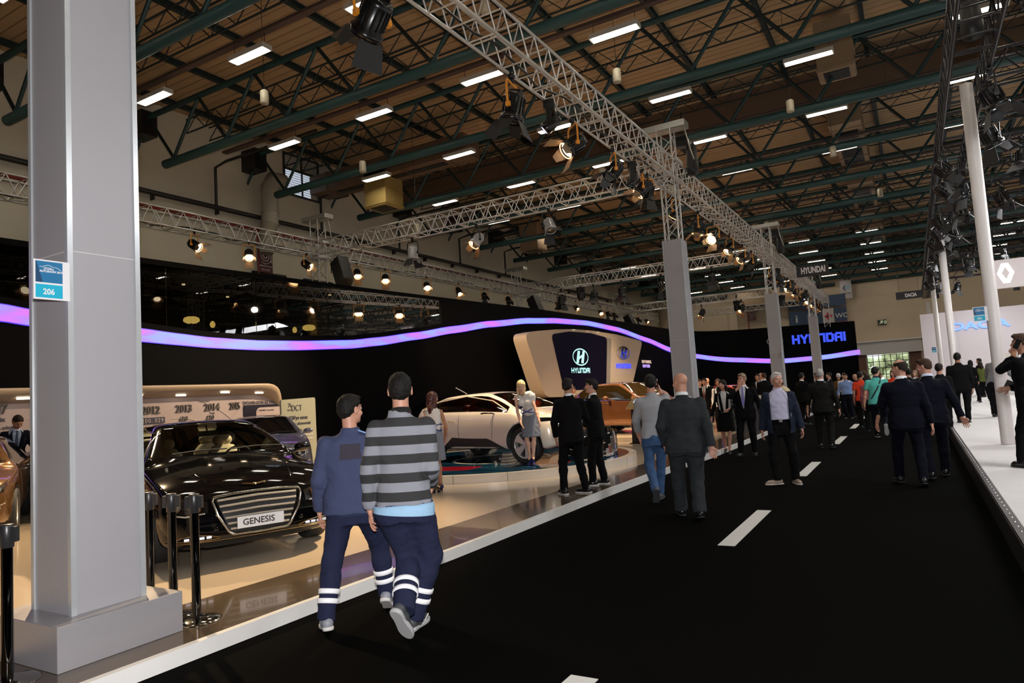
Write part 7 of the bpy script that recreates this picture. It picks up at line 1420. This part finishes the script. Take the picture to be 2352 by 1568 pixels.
FAR = [ # x, y, heading, H, label, kw
 (-11.35, 24.2, 178, 1.74, 'man with lanyard and dark suit standing behind the two men by the stage', dict(tie=mat('tie_maroon', (.08, .01, .015), .5), shirt=SHW, hair='darkbrown', open=.9, openlow=.02, skin='tan')),
 (-6.3, 24.1, 170, 1.72, 'man in dark suit with white shirt behind the long haired woman, left of her', dict(tie=mat('tie_maroon', (.08, .01, .015), .5), shirt=SHW, hair='black', open=.9, openlow=.02, skin='tan')),
 (-6.7, 24.9, -150, 1.70, 'man at the edge of the third pillar group in a dark suit', dict(shirt=SHW, hair='brown', skin='light')),
 (-5.42, 22.3, -165, 1.66, 'woman with long red-brown hair in a white and black jacket', dict(fem=True, top='blazer', topcol=CREAMW, shirt=BLKT, hair='redbrown', hairstyle='long', hlen=.34, skin='tan', open=.8, openmin=.03)),
 (-7.1, 27.6, 165, 1.76, 'bald man just behind the dark haired woman', dict(hair=None, hairstyle='none', bald=True, shirt=SHW, skin='light')),
 (-4.72, 26.3, 20, 1.80, 'broad man in dark suit, back to the camera, before a cream counter', dict(hair='brown', thick=.006, hairstyle='short', skin='tan', collar=WCOL, wide=1.15)),
 (-5.15, 27.4, 175, 1.78, 'young man in dark suit and tie facing the camera beyond the broad man', dict(tie=BLKT, shirt=SHW, hair='black', open=.9, openlow=.02, skin='tan')),
 (-5.5, 29.9, -140, 1.84, 'bald man rising behind the young man in the tie', dict(hair=None, hairstyle='none', bald=True, shirt=SHW, skin='light')),
 (-6.1, 29.0, 120, 1.66, 'man in dark suit with bent head beside the glasses man’s shoulder', dict(hair=None, hairstyle='none', bald=True, collar=WCOL, hpitch=-25, skin='light')),
 (-4.35, 25.6, -120, 1.66, 'short visitor half hidden by the fourth pillar’s edge', dict(hair='darkbrown', skin='tan', shirt=SHW)),
 (-4.05, 27.8, 70, 1.62, 'man in cream shirt bending down beside the old man’s shoulder', dict(top='shirt', topcol=cloth('shirt_cream', (.62, .53, .34)), lean=42, hair='brown', skin='tan', hpitch=-10, hr=(.1, .5, .95), hl=(-.1, .5, .95))),
 (-3.42, 25.9, -30, 1.80, 'tall man in black suit facing right, left of the pair', dict(hair='black', collar=WCOL, hr=(.1, .3, 1.02), skin='tan')),
 (-3.0, 26.9, 60, 1.78, 'man in black suit facing left, right of the pair', dict(hair='black', shirt=SHW, hl=(-.1, .3, 1.1), skin='tan')),
 (-2.95, 30.5, 100, 1.78, 'man in black suit behind the grey haired man’s head', dict(hair='black', shirt=SHW, skin='light')),
 (-2.72, 31.6, 30, 1.72, 'white haired woman in brown scarf beyond the grey haired man', dict(hair='white', fem=True, top='blazer', topcol=cloth('cloth_brown', (.12, .06, .02)), skin='light', open=0)),
 (-2.66, 33.6, -170, 1.66, 'man in red top far up the aisle', dict(top='tee', topcol=REDT, bare=('arms',), hair='brown', skin='light')),
 (-2.5, 31.3, 175, 1.72, 'man in white shirt behind the blue shirted man', dict(top='shirt', topcol=SHW, hair='brown', skin='light', wide=1.1)),
 (-1.93, 29.5, 140, 1.66, 'man in black shirt with shaved head looking down', dict(top='tee', topcol=BLKT, bare=('arms',), hair=None, hairstyle='none', bald=True, hpitch=-25, skin='tan', hr=(0, .3, 1.0), wide=1.1)),
 (-1.75, 31.5, 5, 1.76, 'man in black suit beyond the shaved headed man', dict(hair='brown', collar=WCOL, skin='light')),
 (-1.1, 27.5, -60, 1.66, 'woman with brown hair beyond the turquoise polo', dict(fem=True, top='tee', topcol=REDT, hair='brown', hairstyle='long', hlen=.12, skin='light')),
 (-.62, 26.6, 160, 1.70, 'woman in bright red top facing the camera near the entrance', dict(fem=True, top='tee', topcol=REDT, hair='darkbrown', hairstyle='long', hlen=.2, skin='light')),
 (-.15, 22.5, 30, 1.70, 'dark haired man between the two heads of the close pair', dict(hair='black', skin='tan')),
 (.02, 30.5, 160, 1.64, 'woman in an orange headscarf far behind the close pair', dict(fem=True, hair='sandy', hairstyle='long', hlen=.1, topcol=BLKT, skin='light')),
 (.52, 19.4, 4, 1.76, 'man in black jacket on the aisle beside the white poles, back turned', dict(hair='black', topcol=BLKT, skin='light', hyaw=-25)),
 (.98, 20.9, 0, 1.76, 'broad dark haired man in black coat stepping on the white stand', dict(hair='black', topcol=BLKT, skin='tan', wide=1.15, z=.25)),
 (1.93, 32.5, -10, 1.66, 'woman in black jacket over white shirt standing on the white stand', dict(fem=True, top='blazer', topcol=BLKT, hair='black', hairstyle='long', hlen=.08, shirt=SHW, skin='light', z=.25, fl=(-.16, 0, 0), fr=(.18, 0, 0))),
 (2.33, 33.5, 10, 1.58, 'girl in olive top beside the woman in black on the white stand', dict(fem=True, top='tee', topcol=cloth('cloth_olive', (.10, .12, .03)), bare=('arms',), hair='darkbrown', hairstyle='long', hlen=.2, skin='light', z=.25, fl=(-.2, 0, 0), fr=(.18, 0, 0), hpitch=-20)),
 (2.62, 38, 60, 1.76, 'man in dark suit at the back of the white stand', dict(hair='black', shirt=SHW, skin='tan', z=.25)),
 (1.86, 22.9, -30, 1.80, 'man in grey jacket bending behind the first white pole', dict(top='jacket', topcol=cloth('cloth_grey_jacket', (.14, .14, .145)), lean=18, hair='brown', skin='light', z=.25, hr=(.3, .45, 1.0), legwide=1.15)),
]
for i, (x, y, hd, H, lb, kw) in enumerate(FAR):
    kw = dict(kw); z = kw.pop('z', 0 if x > -4 else .1); kw.setdefault('legcol', BLKT); kw.setdefault('topcol', SUIT)
    person(lb, (x, y), z, hd, H, 2 if y < 25 else 3, group='distant visitors', **kw)
person('dark haired man in navy suit leaning over the bronze cars at the left edge', (-14.85, 6.6), .1, -100, 1.80, 1, tie=mat('tie_navy', (.03, .04, .07), .5), shirt=cloth('shirt_paleblue', (.35, .42, .55)), collar=mat('collar_sky', (.5, .55, .68), .7), hair='darkbrown', topcol=NVS, legcol=NVS, lean=20, hpitch=-38, hyaw=8, skin='tan', hr=(.3, .35, .95), hl=(-.3, .4, .95), open=.9, openlow=.03)
# flat counter and a small kiosk at the far stand, seats of light
t = thing('cream_counter', 'black counter with a cream top before the fourth pillar', 'counter', (-4.75, 22.6, .1), .2); b = MB(); b.box(0, 0, .5, 1.3, .5, 1.0); b.obj('counter_front', BLACK, t); b = MB(); b.box(0, 0, 1.02, 1.45, .62, .1); b.obj('counter_top', mat('counter_cream', (.55, .48, .36), .3), t)
text('counter_logo', 'Panic', .12, (-.2, -.262, .62), (PI/2, 0, 0), mat('logo_grey', (.35, .35, .35), .5), t, .002) if False else None
t = thing('white_stool_block', 'small white block seat between the standing pair', 'block', (-5.24, 23.57, .1)); b = MB(); b.box(0, 0, .13, .42, .42, .26); b.obj('block', mat('block_white', (.6, .6, .62), .4), t)
